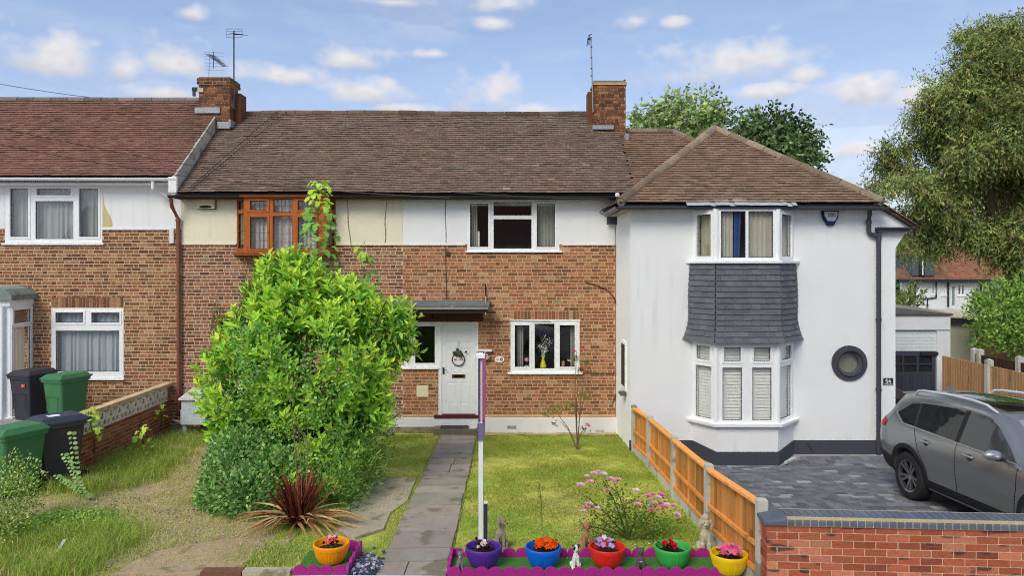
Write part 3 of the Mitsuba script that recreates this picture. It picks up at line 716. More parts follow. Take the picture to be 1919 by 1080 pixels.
# door
fx = [PXX(a, YW) for a in (822, 828, 891, 896)]
fz = [PZ(a, YW) for a in (780, 776, 609.5, 604)]
MB().xz(sbox(fx[0], fz[0], fx[3], fz[3]).difference(sbox(fx[1], fz[0] - 1, fx[2], fz[2])), -.02, .06, UPVC, MW).build(f'{h3}__door_frame', 'm_plastic')
lw, lh = fx[2] - fx[1], fz[2] - fz[1]
D = lambda a, b: (fx[1] + a * lw, fz[1] + b * lh)
pan = [sbox(*D(.12, .79), *D(.44, .955)), sbox(*D(.56, .79), *D(.88, .955)), sbox(*D(.12, .485), *D(.44, .745)), sbox(*D(.56, .485), *D(.88, .745)), sbox(*D(.12, .10), *D(.44, .36)), sbox(*D(.56, .10), *D(.88, .36))]
door = MB().xz(sbox(fx[1] + .004, fz[1], fx[2] - .004, fz[2] - .004).difference(unary_union(pan)), .0, .045, UPVC * .97, MW).build(f'{h3}__front_door', 'm_plastic')
for p in pan:
    m = MB().xz(p.difference(p.buffer(-.022, join_style=2)), .010, .04, UPVC * .93, MW).xz(p.buffer(-.022, join_style=2).difference(p.buffer(-.05, join_style=2)), .016, .04, UPVC * .95, MW).xz(p.buffer(-.05, join_style=2), .006, .04, UPVC * .97, MW)
    m.build(f'{door}__panel', 'm_plastic')
m = MB().box(*[a for a in (PXX(847, YW), PXX(872, YW))], -.012, .002, PZ(709, YW), PZ(702, YW), S(168, 140, 92), MW)
lb = m.build(f'{door}__letterbox', 'm_metal')
MB().box(PXX(850, YW), PXX(869, YW), -.018, -.011, PZ(707.3, YW), PZ(703.7, YW), (.03, .018, .01), MW).build(f'{lb}', 'm_metal')
MB().box(PXX(829.5, YW), PXX(833, YW), -.012, .0, PZ(702, YW), PZ(689, YW), BLACK, MW).tube([P(831, 693.5, YW - .02), P(831, 693.5, YW - .06), P(838, 693.5, YW - .06)], .008, 6, (.06, .06, .07)).build(f'{door}__handle', 'm_plastic')
MB().tube([P(859, 648, YW - .02), P(862, 652, YW - .03), P(859, 656, YW - .03), P(856, 652, YW - .03), P(859, 648, YW - .02)], .007, 5, S(206, 208, 210)).box(PXX(857.5, YW), PXX(860.5, YW), -.02, .004, PZ(650, YW), PZ(638, YW), S(206, 208, 210), MW).build(f'{door}__knocker', 'm_plastic')
# canopy
MB().box(PXX(735, YW), PXX(905, YW), -.03, -.012, PZ(603, YW), PZ(585, YW), S(84, 46, 34), MW).build(f'{h3}__lintel_board', 'm_wood')
cz1, cz2, cy = PZ(563, YW), 2.86, 15.72
m = MB()
cv = np.array([[x, y, z] for x in (-2.62, -.375) for y, z in ((YW, cz1), (cy, cz2), (cy, cz2 - .045), (YW, cz1 - .05))])
m.add(cv, [[0, 1, 5, 4], [1, 2, 6, 5], [2, 3, 7, 6], [0, 3, 2, 1], [4, 5, 6, 7]], S(98, 102, 104))
can = m.build(f'{h3}__canopy', 'm_concrete')
MB().box(-2.58, -.41, cy + .02, cy + .05, cz2 - .16, cz2 - .035, S(44, 42, 44)).box(-.44, -.41, cy + .05, YW - .002, cz2 - .12, cz2 - .03, S(50, 46, 46)).build(f'{can}__fascia', 'm_wood')
MB().box(-2.60, -.40, cy - .03, cy + .02, cz2 - .075, cz2 - .032, S(150, 146, 120)).build(f'{can}__edge_trim', 'm_concrete')
MB().box(-2.50, -2.42, cy + .08, cy + .16, cz2 - .50, cz2 - .1, S(170, 146, 120)).tube([(-2.46, cy + .12, cz2 - .45), (-2.46, YW - .02, 2.0)], .04, 6, S(150, 128, 104)).build(f'{can}__strut', 'm_wood')
MB().tube([P(910, 534, YW - .05), P(910, 575, YW - .05)], .014, 6, BLACK).tube([P(910, 556, YW - .06), P(910, 590, cy - .05)], .012, 6, S(196, 170, 90)).build(f'{h3}__hanging_rod', 'm_plastic')
# cables and small fittings on the wall
for pts, rad in (([(835, 372), (834.5, 400), (836, 440), (835, 480), (837, 560), (841, 592), (850, 602), (900, 603), (960, 602), (1032, 603)], .006), ([(1096, 529), (1118, 535), (1140, 545), (1152, 560), (1157, 578)], .009),
                 ([(1157.5, 466), (1157.5, 560), (1157.5, 640), (1157, 735), (1152, 748), (1147, 756)], .011), ([(1086, 699), (1110, 700), (1155, 700)], .006)):
    MB().tube([P(a, b, YW - .028) for a, b in pts], rad, 5, S(52, 40, 34)).build(f'{h3}__cable', 'm_plastic')
MB().box(PXX(836, YW), PXX(843, YW), -.05, 0, PZ(479, YW), PZ(472, YW), S(60, 52, 44), MW).build(f'{h3}__junction_box', 'm_plastic')
MB().box(PXX(781, YW), PXX(803, YW), -.03, 0, PZ(744, YW), PZ(723, YW), S(226, 218, 178), MW).build(f'{h3}__meter_cover', 'm_plastic')
roof3 = pitched(h3, XP2, XR, EZM, RYM, RZM, PAL_RM, W_RM, r3, sag=SAG)
ridge_tiles(roof3, (XP2, RYM, RZM), (2.2, RYM, RZM), [S(112, 92, 76), S(96, 80, 68)], r3, sag=SAG)
MB().box(XP2, 2.40, EY + .06, EY + .09, EZM - .13, EZM - .03, BLACK * 1.6).build(f'{h3}__fascia', 'm_wood')
MB().box(XP2, 2.40, EY + .09, YW - .02, EZM - .13, EZM - .11, BLACK * 2).build(f'{h3}__soffit', 'm_wood')
gutter(h3, (XP2, EY, EZM - .07), (2.45, EY, EZM - .08), BLACK * 1.3, .055)
ch3 = chimney(h3, 2.14, 2.92, 18.25, 18.85, 6.75, 8.24, PAL_C, W_C, MORT_R * .8, r3, caps=(1, 0.012), lead=[(2.10, 2.62, 18.18, 18.245, 7.06, 7.16), (2.90, 2.98, 18.15, 18.27, 6.72, 6.95)])
MB().box(2.02, 2.15, 18.5, 18.9, 7.2, 8.05, PAL_C[1]).build(f'{ch3}__shoulder', 'm_brick')
MB().tube([(2.90, 18.3, 8.24), (2.90, 18.3, 8.30)], .03, 6, BLACK).build(f'{ch3}__cowl_stub', 'm_plastic')
# ---------------------------------------------------------------- white semi-detached house
r4 = np.random.default_rng(14)
h4 = thing('semi_detached_house', 'white rendered house with slate hung bay, round window and brown hipped roof', 'house')
YH, XH0, XH1 = 14.5, 2.42, PXX(1678, 14.5)
MH = at_wall(YH)
G4 = -.12
WL, FL, FR, WR = (3.62, 14.5), (3.95, 14.0), (5.117, 14.0), (5.60, 14.5)
z_ls, z_lt, z_us, z_ut = .735, 2.26, 3.80, 4.80
cx, cz_, Ro, Ri = PXX(1591, YH), PZ(681, YH), .345, .215
front = Polygon([(XH0, G4), (XH1, G4), (XH1, PZ(466, YH)), (PXX(1697, YH), PZ(436, YH)), (PXX(1712, YH), PZ(431, YH)), (PXX(1710, YH), PZ(427, YH)), (PXX(1652, YH), PZ(390, YH)), (XH0, PZ(390, YH))])
hole = unary_union([sbox(WL[0] + .03, z_ls, WR[0] - .03, z_lt), sbox(WL[0] + .03, z_us, WR[0] - .03, 4.79), Point(cx, cz_).buffer(Ri + .02, 32)])
wall4 = MB().xz(front.difference(hole), 0, .15, WHITE, MH).build(f'{h4}__wall', 'm_render')
MB().box(XH0, XH0 + .15, YH + .15, 18.6, G4, 4.85, WHITE).build(f'{h4}__side_wall', 'm_render')
MB().box(XH1 - .15, XH1, YH + .15, 21.5, G4, 3.9, WHITE).build(f'{h4}__side_wall', 'm_render')
# narrow window on the return, edge on
MB().box(XH0 - .03, XH0 + .02, 15.0, 15.55, 1.17, 2.17, UPVC).box(XH0 - .035, XH0 - .02, 15.06, 15.49, 1.25, 2.1, (.03, .03, .035)).build(f'{h4}__window', 'm_plastic')
MB().box(XH0 - .12, XH0, 14.98, 15.3, 1.08, 1.13, S(92, 84, 86)).build(f'{h4}__ledge', 'm_concrete')
# plinth in anthracite
pl = MB()
pts = [(XH0 - .03, YH - .03), (WL[0] - .01, YH - .03), (FL[0] - .01, FL[1] - .03), (FR[0] + .01, FR[1] - .03), (WR[0] + .01, YH - .03), (XH1 - .0, YH - .03)]
tops = [.30, .30, .20, .20, .30, .30]
for i in range(5):
    (ax, ay), (bx_, by) = pts[i], pts[i + 1]
    Mf, L = facet(pts[i], pts[i + 1])
    pl.xz(Polygon([(0, G4), (L, G4), (L, tops[i + 1]), (0, tops[i])]), 0, .04, ANTH * 1.15, Mf)
pl.build(f'{h4}__plinth', 'm_render')
MB().box(5.17, 5.22, 13.98, 14.45, -.045, .0, S(186, 196, 196), rotz(-.75, (5.25, 13.95, .03)) @ RM(np.eye(3), (-5.2, -14.0, 0))).build(f'{h4}__drain_cover', 'm_concrete')
# bay
fac = [facet(WL, FL), facet(FL, FR), facet(FR, WR)]
bw = MB()
for Mf, L in fac: bw.xz(sbox(0, G4, L, z_ls - .04), 0, .06, WHITE, Mf)
bw.build(f'{h4}__bay_wall', 'm_render')


def bay_ring(z0, z1, out, col, name, bsdf):
    def off(p, d): return p
    pts = [(WL[0] - out * 1.2, YH), (FL[0] - out * .45, FL[1] - out), (FR[0] + out * .45, FR[1] - out), (WR[0] + out * 1.2, YH)]
    e = trimesh.creation.extrude_polygon(Polygon(pts), z1 - z0, engine='earcut')
    return MB().add(np.asarray(e.vertices) + [0, 0, z0], e.faces, col).build(f'{h4}__{name}', bsdf)


bay_ring(z_ls - .05, z_ls, .10, WHITE, 'bay_sill', 'm_plastic')
bay_ring(z_us - .035, z_us + .01, .11, WHITE, 'bay_sill', 'm_plastic')
bay_ring(z_lt - .0, z_lt + .03, .02, WHITE * .9, 'bay_head', 'm_plastic')
bay_ring(z_ut - .01, 4.80, .035, ANTH * 1.5, 'bay_roof', 'm_lead')
sp_z = PZ(686, 14.0)
for k, (Mf, L) in enumerate(fac):
    a, b = (.03, L - .06) if k == 0 else ((.06, L - .06) if k == 1 else (.05, L - .03))
    cols = [(a, b)] if k != 1 else [(a, L / 2 - .035), (L / 2 + .035, b)]
    low = [(p + .06, z_ls + .06, q_ - .06, sp_z - .035) for p, q_ in cols]
    top = [(p + .085, sp_z + .085, q_ - .085, z_lt - .085) for p, q_ in cols]
    window(h4, (0, z_ls, L, z_lt), low + top, Mf, UPVC, sash=tuple(range(len(low), 2 * len(low))), room=0, y0=.0, name='bay_window')
    if k == 1:
        up = [(.09, z_us + .07, L / 2 - .025, z_ut - .05), (L / 2 + .025, z_us + .07, L - .09, z_ut - .05)]
        window(h4, (0, z_us, L, z_ut), up, Mf, UPVC, room=0, y0=.0, name='bay_window')
    else:
        up = [(a + .09, z_us + .10, b - .06, z_ut - .10)]
        window(h4, (0, z_us, L, z_ut), up, Mf, UPVC, sash=(0,), room=0, y0=.0, name='bay_window')
for z0, z1 in ((z_ls, z_lt), (z_us, z_ut)):
    for (x, y) in (FL, FR): MB().tube([(x, y + .02, z0), (x, y + .02, z1)], .05, 10, UPVC).build(f'{h4}__corner_post', 'm_plastic')
# rooms behind
for z0, z1, c in ((z_ls - .3, z_lt + .3, (.20, .19, .18)), (z_us - .3, 4.95, (.22, .21, .19))):
    m = MB(); v = np.array([[x, y, z] for x in (3.3, 5.9) for y in (14.66, 16.6) for z in (z0, z1)], float)
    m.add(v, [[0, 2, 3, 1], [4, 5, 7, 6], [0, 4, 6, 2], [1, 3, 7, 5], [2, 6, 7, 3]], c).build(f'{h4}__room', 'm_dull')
# blinds: one per bay, hung inside
def blind(label, Mf, x0, x1, z0, z1):
    m = MB()
    n = int((z1 - z0) / .062)
    for i in range(n):
        z = z0 + (z1 - z0) * (i + .5) / n
        m.add(np.array([[x0, .10, z - .034], [x1, .10, z - .034], [x1, .135, z + .030], [x0, .135, z + .030]]) @ Mf[:3, :3].T + Mf[:3, 3], [[0, 1, 2, 3]], S(226, 228, 222))
    one('blind', m, 'm_dull', label, 'blind', 'shutter blinds in the lower bay window')
blind('white slatted shutter in the left side of the lower bay window', *fac[0][:1], .05, fac[0][1] - .05, z_ls + .04, z_lt - .05)
blind('white slatted shutter in the front of the lower bay, left light', *fac[1][:1], .06, fac[1][1] / 2 - .02, z_ls + .04, z_lt - .05)
blind('white slatted shutter in the front of the lower bay, right light', *fac[1][:1], fac[1][1] / 2 + .02, fac[1][1] - .06, z_ls + .04, z_lt - .05)
blind('white slatted shutter in the right side of the lower bay window', *fac[2][:1], .05, fac[2][1] - .05, z_ls + .04, z_lt - .05)
curtain('curtain', 'olive green curtain in the left side of the upper bay window', .1, fac[0][1] - .08, z_us, z_ut, fac[0][0], .14, S(178, 176, 142), 5, .025, r=r4)
curtain('curtain', 'pale grey curtain at the left of the upper bay front', .06, .36, z_us, z_ut, fac[1][0], .14, S(206, 204, 192), 4, .025, r=r4)
curtain('curtain', 'blue cloth hanging in the middle of the upper bay front', .38, .52, z_us, z_ut, fac[1][0], .15, S(62, 96, 160), 2, .02, taper=.3, r=r4)
curtain('curtain', 'pale grey curtain at the right of the upper bay front', .64, 1.10, z_us, z_ut, fac[1][0], .14, S(204, 202, 188), 5, .025, r=r4)
curtain('curtain', 'grey curtain in the right side of the upper bay window', .04, fac[2][1] - .06, z_us, z_ut, fac[2][0], .14, S(170, 170, 160), 4, .02, r=r4)
# slate skirt, three faces, flared at the foot
rows = 14
zs = np.linspace(z_lt + .02, z_us - .03, rows + 1)
skirt = MB()
def sk(z):
    t = (z - zs[0]) / (zs[-1] - zs[0])
    f = .03 + .13 * max(0, 1 - t / .32) ** 1.7 + .03 * math.sin(t * math.pi)
    return [(WL[0] - f * 1.1, YH), (FL[0] - f * .45, FL[1] - f), (FR[0] + f * .45, FR[1] - f), (WR[0] + f * 1.1, YH)]
core = []
for i in range(rows):
    a, b = sk(zs[i]), sk(zs[i + 1])
    for k in range(3):
        p = [np.array([*a[k], zs[i]]), np.array([*a[k + 1], zs[i]]), np.array([*b[k + 1], zs[i + 1]]), np.array([*b[k], zs[i + 1]])]
        skirt.add(p, [[0, 1, 2, 3]], ANTH * .5)
skk = skirt.build(f'{h4}__bay_skirt', 'm_dull')
for i in range(rows):
    a, b = sk(zs[i]), sk(zs[i + 1])
    for k in range(3):
        A0, A1, B0, B1 = (np.array([*q_, z]) for q_, z in ((a[k], zs[i]), (a[k + 1], zs[i]), (b[k], zs[i + 1]), (b[k + 1], zs[i + 1])))
        L = np.linalg.norm(A1 - A0); n = np.cross(A1 - A0, B0 - A0); n /= np.linalg.norm(n)
        cuts, x = [0.0], (r4.uniform(.3, 1) * .17 if i % 2 else .17)
        while x < L - .07: cuts.append(x / L); x += .168
        cuts.append(1.0)
        for s0, s1 in zip(cuts[:-1], cuts[1:]):
            g = .0015 / L
            q4 = [A0 + (A1 - A0) * (s0 + g), A0 + (A1 - A0) * (s1 - g), B0 + (B1 - B0) * (s1 - g), B0 + (B1 - B0) * (s0 + g)]
            lo = (.034 + r4.normal(0, .0015)); dz = np.array([0, 0, -.012 + r4.normal(0, .0025)])
            o = [q4[0] + n * lo + dz, q4[1] + n * lo + dz, q4[2] + n * .008, q4[3] + n * .008]
            bk = [q4[0] + n * (lo - .014) + dz, q4[1] + n * (lo - .014) + dz, q4[2] - n * .002, q4[3] - n * .002]
            MB().add(np.array(o + bk), [[0, 1, 2, 3], [0, 4, 5, 1], [1, 5, 6, 2], [0, 3, 7, 4]], jit(S(99, 101, 108), .08, .01, r4)).build(f'{skk}__slate', 'm_matte')
# round window
def ring(R0, R1, y0, y1, col, n=40):
    m = MB()
    return m.xz(Point(cx, cz_).buffer(R1, n).difference(Point(cx, cz_).buffer(R0, n)), y0, y1, col, MH)
rw = ring(.25, Ro, -.035, .02, ANTH * 1.1).build(f'{h4}__round_window', 'm_matte')
for i in range(4):
    a = math.radians(12 + 90 * i)
    m = MB().tube([(cx + .262 * math.cos(a), YH - .037, cz_ + .262 * math.sin(a)), (cx + .335 * math.cos(a), YH - .037, cz_ + .335 * math.sin(a))], .006, 4, ANTH * 2)
    m.build(f'{rw}__joint', 'm_dull')
mm = MB()
mm.lathe([(Ri - .03, .05), (Ri + .0, .0), (Ri + .035, .0), (Ri + .036, -.06)], 48, ANTH * 1.4)
mm.build(f'{rw}__frame', 'm_plastic', 40, RM(np.array([[1, 0, 0], [0, 0, 1], [0, 1, 0]]), (cx, YH - .012, cz_)) @ RM(np.diag([1, 1, 1]), (0, 0, 0)))
disc = trimesh.creation.extrude_polygon(Point(cx, cz_).buffer(Ri, 40), .002, engine='earcut')
dv = np.asarray(disc.vertices)
MB().add(np.stack([dv[:, 0], YH + .05 - dv[:, 2] * 0, dv[:, 1]], 1)[:len(dv) // 1], disc.faces, (.9, .9, .9)).build(f'{rw}__pane', 'm_glass') if 0 else None
pg = MB(); g = np.linspace(0, 2 * np.pi, 41)[:-1]
pg.add(np.vstack([[[cx, YH + .05, cz_]], np.stack([cx + Ri * np.cos(g), g * 0 + YH + .05, cz_ + Ri * np.sin(g)], 1)]), np.array([[0, 1 + i, 1 + (i + 1) % 40] for i in range(40)]), (.9, .9, .9)).build(f'{rw}__pane', 'm_glass')
curtain('curtain', 'grey green net behind the round window', cx - .27, cx + .27, cz_ - .27, cz_ + .27, MH, .13, S(150, 150, 132), 3, .006, r=r4)
MB().box(cx - .5, cx + .5, YH + .2, YH + .22, cz_ - .5, cz_ + .5, (.1, .1, .09)).build(f'{h4}__room', 'm_dull')

# roofs: front hip and the main roof behind it
Ex0, Ex1, Ey, Ez = 2.14, 7.207, 14.15, 4.92
cxh, half = (Ex0 + Ex1) / 2, (Ex1 - Ex0) / 2
Ay, Az = Ey + half, Ez + .731 * half
apex = np.array([cxh, Ay, Az])
MY, MZ = 18.56, 7.05                                   # main ridge
deck = MB()
lf, rf_ = np.array([Ex0, Ey, Ez]), np.array([Ex1, Ey, Ez])
back = np.array([cxh, 19.5, Az])
deck.add([lf, rf_, apex, [Ex0, 19.5, Ez], back, [Ex1, 19.5, Ez]], [[0, 1, 2], [3, 0, 2], [1, 5, 2]], (.03, .028, .026)).add([[Ex0, 19.5, Ez], apex, back, [Ex1, 19.5, Ez]], [[0, 1, 2], [1, 3, 2]], (.03, .028, .026))
x0m, x1m = XR, 4.17
deck.add([[x0m, EY, 5.22], [x1m + 2.3, EY, 5.22], [x1m, MY, MZ], [x0m, MY, MZ], [x0m, 2 * MY - EY, 5.22], [x1m + 2.3, 2 * MY - EY, 5.22]], [[0, 1, 2], [0, 2, 3], [3, 2, 5], [3, 5, 4], [1, 5, 2]], (.03, .028, .026))
roof4 = deck.build(f'{h4}__roof', 'm_dull')
vF = np.array([0, half, .731 * half]); LFr = np.linalg.norm(vF); vF /= LFr
tiles(roof4, (Ex0, Ey, Ez), (1, 0, 0), vF, Polygon([(0, 0), (2 * half, 0), (half, LFr)]), PAL_RW, W_RW, r=r4, gauge=.1, jitter=.06)
vL = np.array([half, 0, .731 * half]) / LFr
tiles(roof4, (Ex0, 19.5, Ez), (0, -1, 0), vL, Polygon([(0, 0), (19.5 - Ey, 0), (19.5 - Ay, LFr), (0, LFr)]), PAL_RW, W_RW, r=r4, most=0, field='left_slope_courses')
tiles(roof4, (Ex1, Ey, Ez), (0, 1, 0), vL * [-1, 1, 1], Polygon([(0, 0), (19.5 - Ey, 0), (19.5 - Ey, LFr), (Ay - Ey, LFr)]), PAL_RW, W_RW, r=r4, most=0, field='right_slope_courses')
vM = np.array([0, MY - EY, MZ - 5.22]); LM = np.linalg.norm(vM); vM /= LM
tiles(roof4, (x0m, EY, 5.22), (1, 0, 0), vM, Polygon([(0, 0), (x1m + 2.3 - x0m, 0), (x1m - x0m, LM), (0, LM)]), PAL_RW, W_RW, r=r4, most=0, field='rear_slope_courses')
HIPC = [S(150, 130, 110), S(136, 118, 100), S(122, 106, 92)]
ridge_tiles(roof4, lf + [.02, .02, .03], apex + [0, 0, .03], HIPC, r4, rad=.105, name='hip_tile')
ridge_tiles(roof4, rf_ + [-.02, .02, .03], apex + [0, 0, .03], HIPC, r4, rad=.105, name='hip_tile')
ridge_tiles(roof4, apex + [0, .05, .03], back + [0, 0, .03], HIPC, r4, rad=.105)
ridge_tiles(roof4, (x0m + .2, MY, MZ + .02), (x1m, MY, MZ + .02), HIPC, r4, rad=.105)
ridge_tiles(roof4, (x1m, MY, MZ + .02), (x1m + 1.6, MY - 1.6 * (MY - EY) / 2.3, MZ - 1.6 * (MZ - 5.22) / 2.3), HIPC, r4, rad=.105, name='hip_tile')
# eaves
MB().box(Ex0 + .06, Ex1 - .04, Ey + .07, Ey + .11, Ez - .13, Ez - .03, ANTH * 1.5).build(f'{h4}__fascia', 'm_plastic')
MB().box(Ex0 + .06, Ex1 - .04, Ey + .11, YH, Ez - .13, Ez - .11, S(150, 152, 150)).build(f'{h4}__soffit', 'm_plastic')
MB().box(Ex0 + .06, Ex0 + .10, Ey + .07, 16.3, Ez - .13, Ez - .03, ANTH * 1.8).build(f'{h4}__fascia', 'm_plastic')
MB().box(Ex0 + .10, XH0, Ey + .11, 16.3, Ez - .13, Ez - .11, S(150, 152, 150)).build(f'{h4}__soffit', 'm_plastic')
MB().box(Ex0 + .06, XH0 + .02, 16.3, 16.34, Ez - .3, Ez - .04, ANTH * 1.2).build(f'{h4}__fascia', 'm_plastic')
gutter(h4, (Ex0 - .02, Ey + .0, Ez - .07), (Ex1 + .06, Ey + .0, Ez - .085), ANTH * 1.1, .062)
gutter(h4, (Ex0 - .02, 15.9, Ez - .10), (Ex0 - .02, Ey - .03, Ez - .07), S(128, 130, 130), .062)
m = MB()
xs_ = np.linspace(PXX(1286, 14.1), PXX(1492, 14.1), 24)
for a, b in zip(xs_[:-1], xs_[1:]):
    h_ = r4.normal(0, .008)
    m.add([[a, 14.02, Ez - .06 + h_], [b, 14.02, Ez - .06 + h_], [b, 14.26, Ez + .10 + h_], [a, 14.26, Ez + .10 + h_]], [[0, 1, 2, 3]], S(196, 200, 202))
m.build(f'{h4}__lead_apron', 'm_lead')
# side slope and its eaves
sl = Polygon([(PXX(1648, YH), PZ(391, YH)), (PXX(1712, YH) + .03, PZ(432, YH)), (PXX(1713, YH) + .03, PZ(425, YH)), (PXX(1650, YH), PZ(384, YH))])
MB().xz(sl, 14.40, 19.0, S(60, 50, 44)).build(f'{h4}__side_roof', 'm_tile')
a0, a1 = np.array([PXX(1712, YH) + .04, 14.36, PZ(427, YH) + .02]), np.array([PXX(1650, YH), 14.36, PZ(386, YH) + .02])
Lq = np.linalg.norm(a1 - a0)
tiles(f'{h4}__side_roof', a0, (0, 1, 0), (a1 - a0) / Lq, sbox(0, 0, 4.5, Lq), PAL_RW, W_RW, r=r4, most=12, lift=.02)
MB().box(PXX(1643, 14.4), PXX(1704, 14.4), 14.36, 14.47, PZ(435, 14.4), PZ(428, 14.4), ANTH).build(f'{h4}__parapet_trim', 'm_plastic')
gutter(h4, (PXX(1640, 14.4), 14.36, PZ(426, 14.4)), (PXX(1712, 14.4), 14.36, PZ(426.5, 14.4)), ANTH, .05)
px_ = lambda a, b, Y=14.42: P(a, b, Y)
pipe(h4, [px_(1630, 386, 14.2), px_(1629.5, 402, 14.3), px_(1628, 415), px_(1628, 434), px_(1631, 438), px_(1643, 443), px_(1646.5, 448), px_(1646.5, 500), px_(1646.5, 851)], .043, ANTH, brackets=[px_(1628, 416), px_(1646.5, 600), px_(1646.5, 731)])
pipe(h4, [px_(1647.5, 430), px_(1647, 452)], .047, ANTH, name='downpipe')
MB().tube([px_(1624, 398, 14.46) + np.array([.035 * math.cos(t), 0, .035 * math.sin(t)]) for t in np.linspace(0, 6.3, 14)], .004, 4, S(160, 160, 150)).build(f'{h4}__cable', 'm_plastic')
MB().tube([px_(1512, 832, 14.46), px_(1518, 838, 14.44), px_(1524, 848, 14.42)], .006, 5, BLACK).build(f'{h4}__cable', 'm_plastic')
# overhead cable fixed at the gutter corner
MB().tube([P(1132, 396, 15.8), P(1128, 402, 15.8), P(1124, 398, 15.8), P(1130, 392, 15.7), P(1146, 385, 15.2)], .012, 6, BLACK).build(f'{h4}__cable', 'm_plastic')
one('ceramic_insulator', MB().lathe([(.0, -.05), (.05, -.04), (.05, .02), (.03, .04), (.0, .045)], 12, S(220, 216, 206), P(1157, 365, 15.9)), 'm_plastic', 'small white insulator on the gutter where terrace and white house meet', 'insulator', smooth=50)

# number plate and alarm boxes
sg = thing('house_number_sign', 'dark rectangular sign reading 54 on the narrow white pier', 'sign')
bx0, bx1, bz0_, bz1_ = PXX(1655, YH), PXX(1673.3, YH), PZ(722.5, YH), PZ(709, YH)
MB().xz(sbox(bx0, bz0_, bx1, bz1_), -.012, -.001, S(26, 30, 48), MH).build(f'{sg}__plate', 'm_plastic')


def text(parent, s, x, z, h, Y, col, name='lettering', width=None, bold=True, bsdf='m_dull', depth=.003, M=None):
    t = meshkit.text_mesh(s, h, depth, bold)
    v = np.asarray(t.vertices); w = v[:, 0].max() - v[:, 0].min()
    k = (width / w) if width else 1
    v = np.stack([(v[:, 0] - v[:, 0].min()) * k + x, Y - v[:, 2], v[:, 1] + z], 1)
    if M is not None: v = v @ M[:3, :3].T + M[:3, 3]
    return MB().add(v, t.faces[:, ::-1] if 0 else t.faces, col).build(f'{parent}__{name}', bsdf)


text(sg, '54', PXX(1659, YH), PZ(718, YH), .075, YH - .0125, (.85, .85, .88), 'number', width=.105)
text(sg, 'Farming Road', PXX(1657.3, YH), PZ(721.4, YH), .022, YH - .0125, (.8, .8, .85), 'street_name', width=.148)
al = thing('burglar_alarm_box', 'white and blue alarm box reading FIRST under the eaves of the white house', 'alarm box')
q_ = lambda a, b: (PXX(a, YH), PZ(b, YH))
MB().xz(Polygon([q_(1540, 396), q_(1567.5, 396), q_(1566, 408), q_(1559, 421), q_(1550, 421), q_(1542, 408)]).buffer(.022), -.06, 0, S(28, 36, 84), MH).build(f'{al}__backplate', 'm_plastic')
MB().xz(Polygon([q_(1542.5, 397.5), q_(1566.5, 397.5), q_(1565.5, 406), q_(1561.5, 414), q_(1549, 414.5), q_(1543.5, 406)]).buffer(.004), -.075, -.058, S(222, 224, 226), MH).build(f'{al}__cover', 'm_plastic')
MB().xz(Polygon([q_(1548.5, 414.8), q_(1561.5, 414.5), q_(1558.8, 420.5), q_(1550.2, 420.5)]), -.072, -.058, S(30, 44, 120), MH).build(f'{al}__lens', 'm_plastic')
text(al, 'FIRST', PXX(1549, YH), PZ(404, YH), .036, YH - .0755, S(28, 30, 96), width=.15)
text(al, 'SECURITY', PXX(1548.5, YH), PZ(406.8, YH), .022, YH - .0755, S(40, 44, 120), 'small_lettering', width=.155)
al = thing('burglar_alarm_box', 'cream alarm box with a dark slot on the cream render beside the orange bay', 'alarm box')
MB().xz(sbox(PXX(374, YW), PZ(391, YW), PXX(405, YW), PZ(373, YW)).buffer(.02), -.06, -.02, S(120, 112, 84), MW).build(f'{al}__backplate', 'm_plastic')
MB().xz(sbox(PXX(374.5, YW), PZ(390.5, YW), PXX(404.5, YW), PZ(373.5, YW)).buffer(.01), -.12, -.05, S(222, 212, 170), MW).build(f'{al}__cover', 'm_plastic')
MB().xz(Point(0, 0).buffer(1), -.125, -.119, (.02, .02, .02), RM(np.diag([.14, 1, .028]), (PXX(389, YW), YW, PZ(388.5, YW)))).build(f'{al}__slot', 'm_dull')
pq = thing('number_plaque', 'small white oval plaque with a grey numeral and red emblem beside the front door', 'plaque')
ox, oz = PXX(936, YW), PZ(674, YW)
MB().xz(affinity.scale(Point(ox, oz).buffer(.095, 24), 1.12, .72), -.03, -.004, S(236, 234, 226), MW).build(f'{pq}__plate', 'm_plastic')
text(pq, '56', ox - .075, oz - .022, .045, YW - .0305, S(130, 160, 160), 'numeral', width=.06)
e0 = MB().xz(Point(ox + .045, oz).buffer(.034).difference(Point(ox + .055, oz).buffer(.014)), -.034, -.030, S(150, 40, 70), MW).build(f'{pq}__emblem', 'm_dull')
sh = thing('wall_shelf', 'narrow white shelf on the brick wall right of the door', 'shelf')
MB().box(PXX(893, YW), PXX(922.5, YW), -.10, 0, PZ(658.5, YW), PZ(655.5, YW), WHITE, MW).build(f'{sh}__board', 'm_plastic')
MB().box(PXX(896, YW), PXX(924.5, YW), -.02, 0, PZ(661, YW), PZ(658.5, YW), S(70, 52, 40), MW).build(f'{sh}__bracket', 'm_dull')
wr = thing('door_wreath', 'round door hanger with a purple rim, leaf bow and coloured welcome letters', 'wreath')
wx, wz = PXX(859, YW), PZ(674, YW)
MB().tube([(wx + .135 * math.cos(t), YW - .03, wz + .135 * math.sin(t)) for t in np.linspace(0, 2 * np.pi, 33)], .0115, 6, S(58, 20, 44)).build(f'{wr}__rim', 'm_plastic', True)
MB().xz(Point(wx, wz).buffer(.13), -.022, -.016, S(226, 228, 228), MW).build(f'{wr}__disc', 'm_dull')
for s_, c_, x_ in zip('welcome', [S(60, 60, 160), S(50, 130, 120), S(220, 70, 40), S(230, 120, 60), S(90, 120, 70), S(40, 40, 80), S(210, 110, 90)], np.linspace(-.105, .075, 7)):
    text(wr, s_, wx + x_, wz - .02, .05, YW - .0225, c_, 'letter')
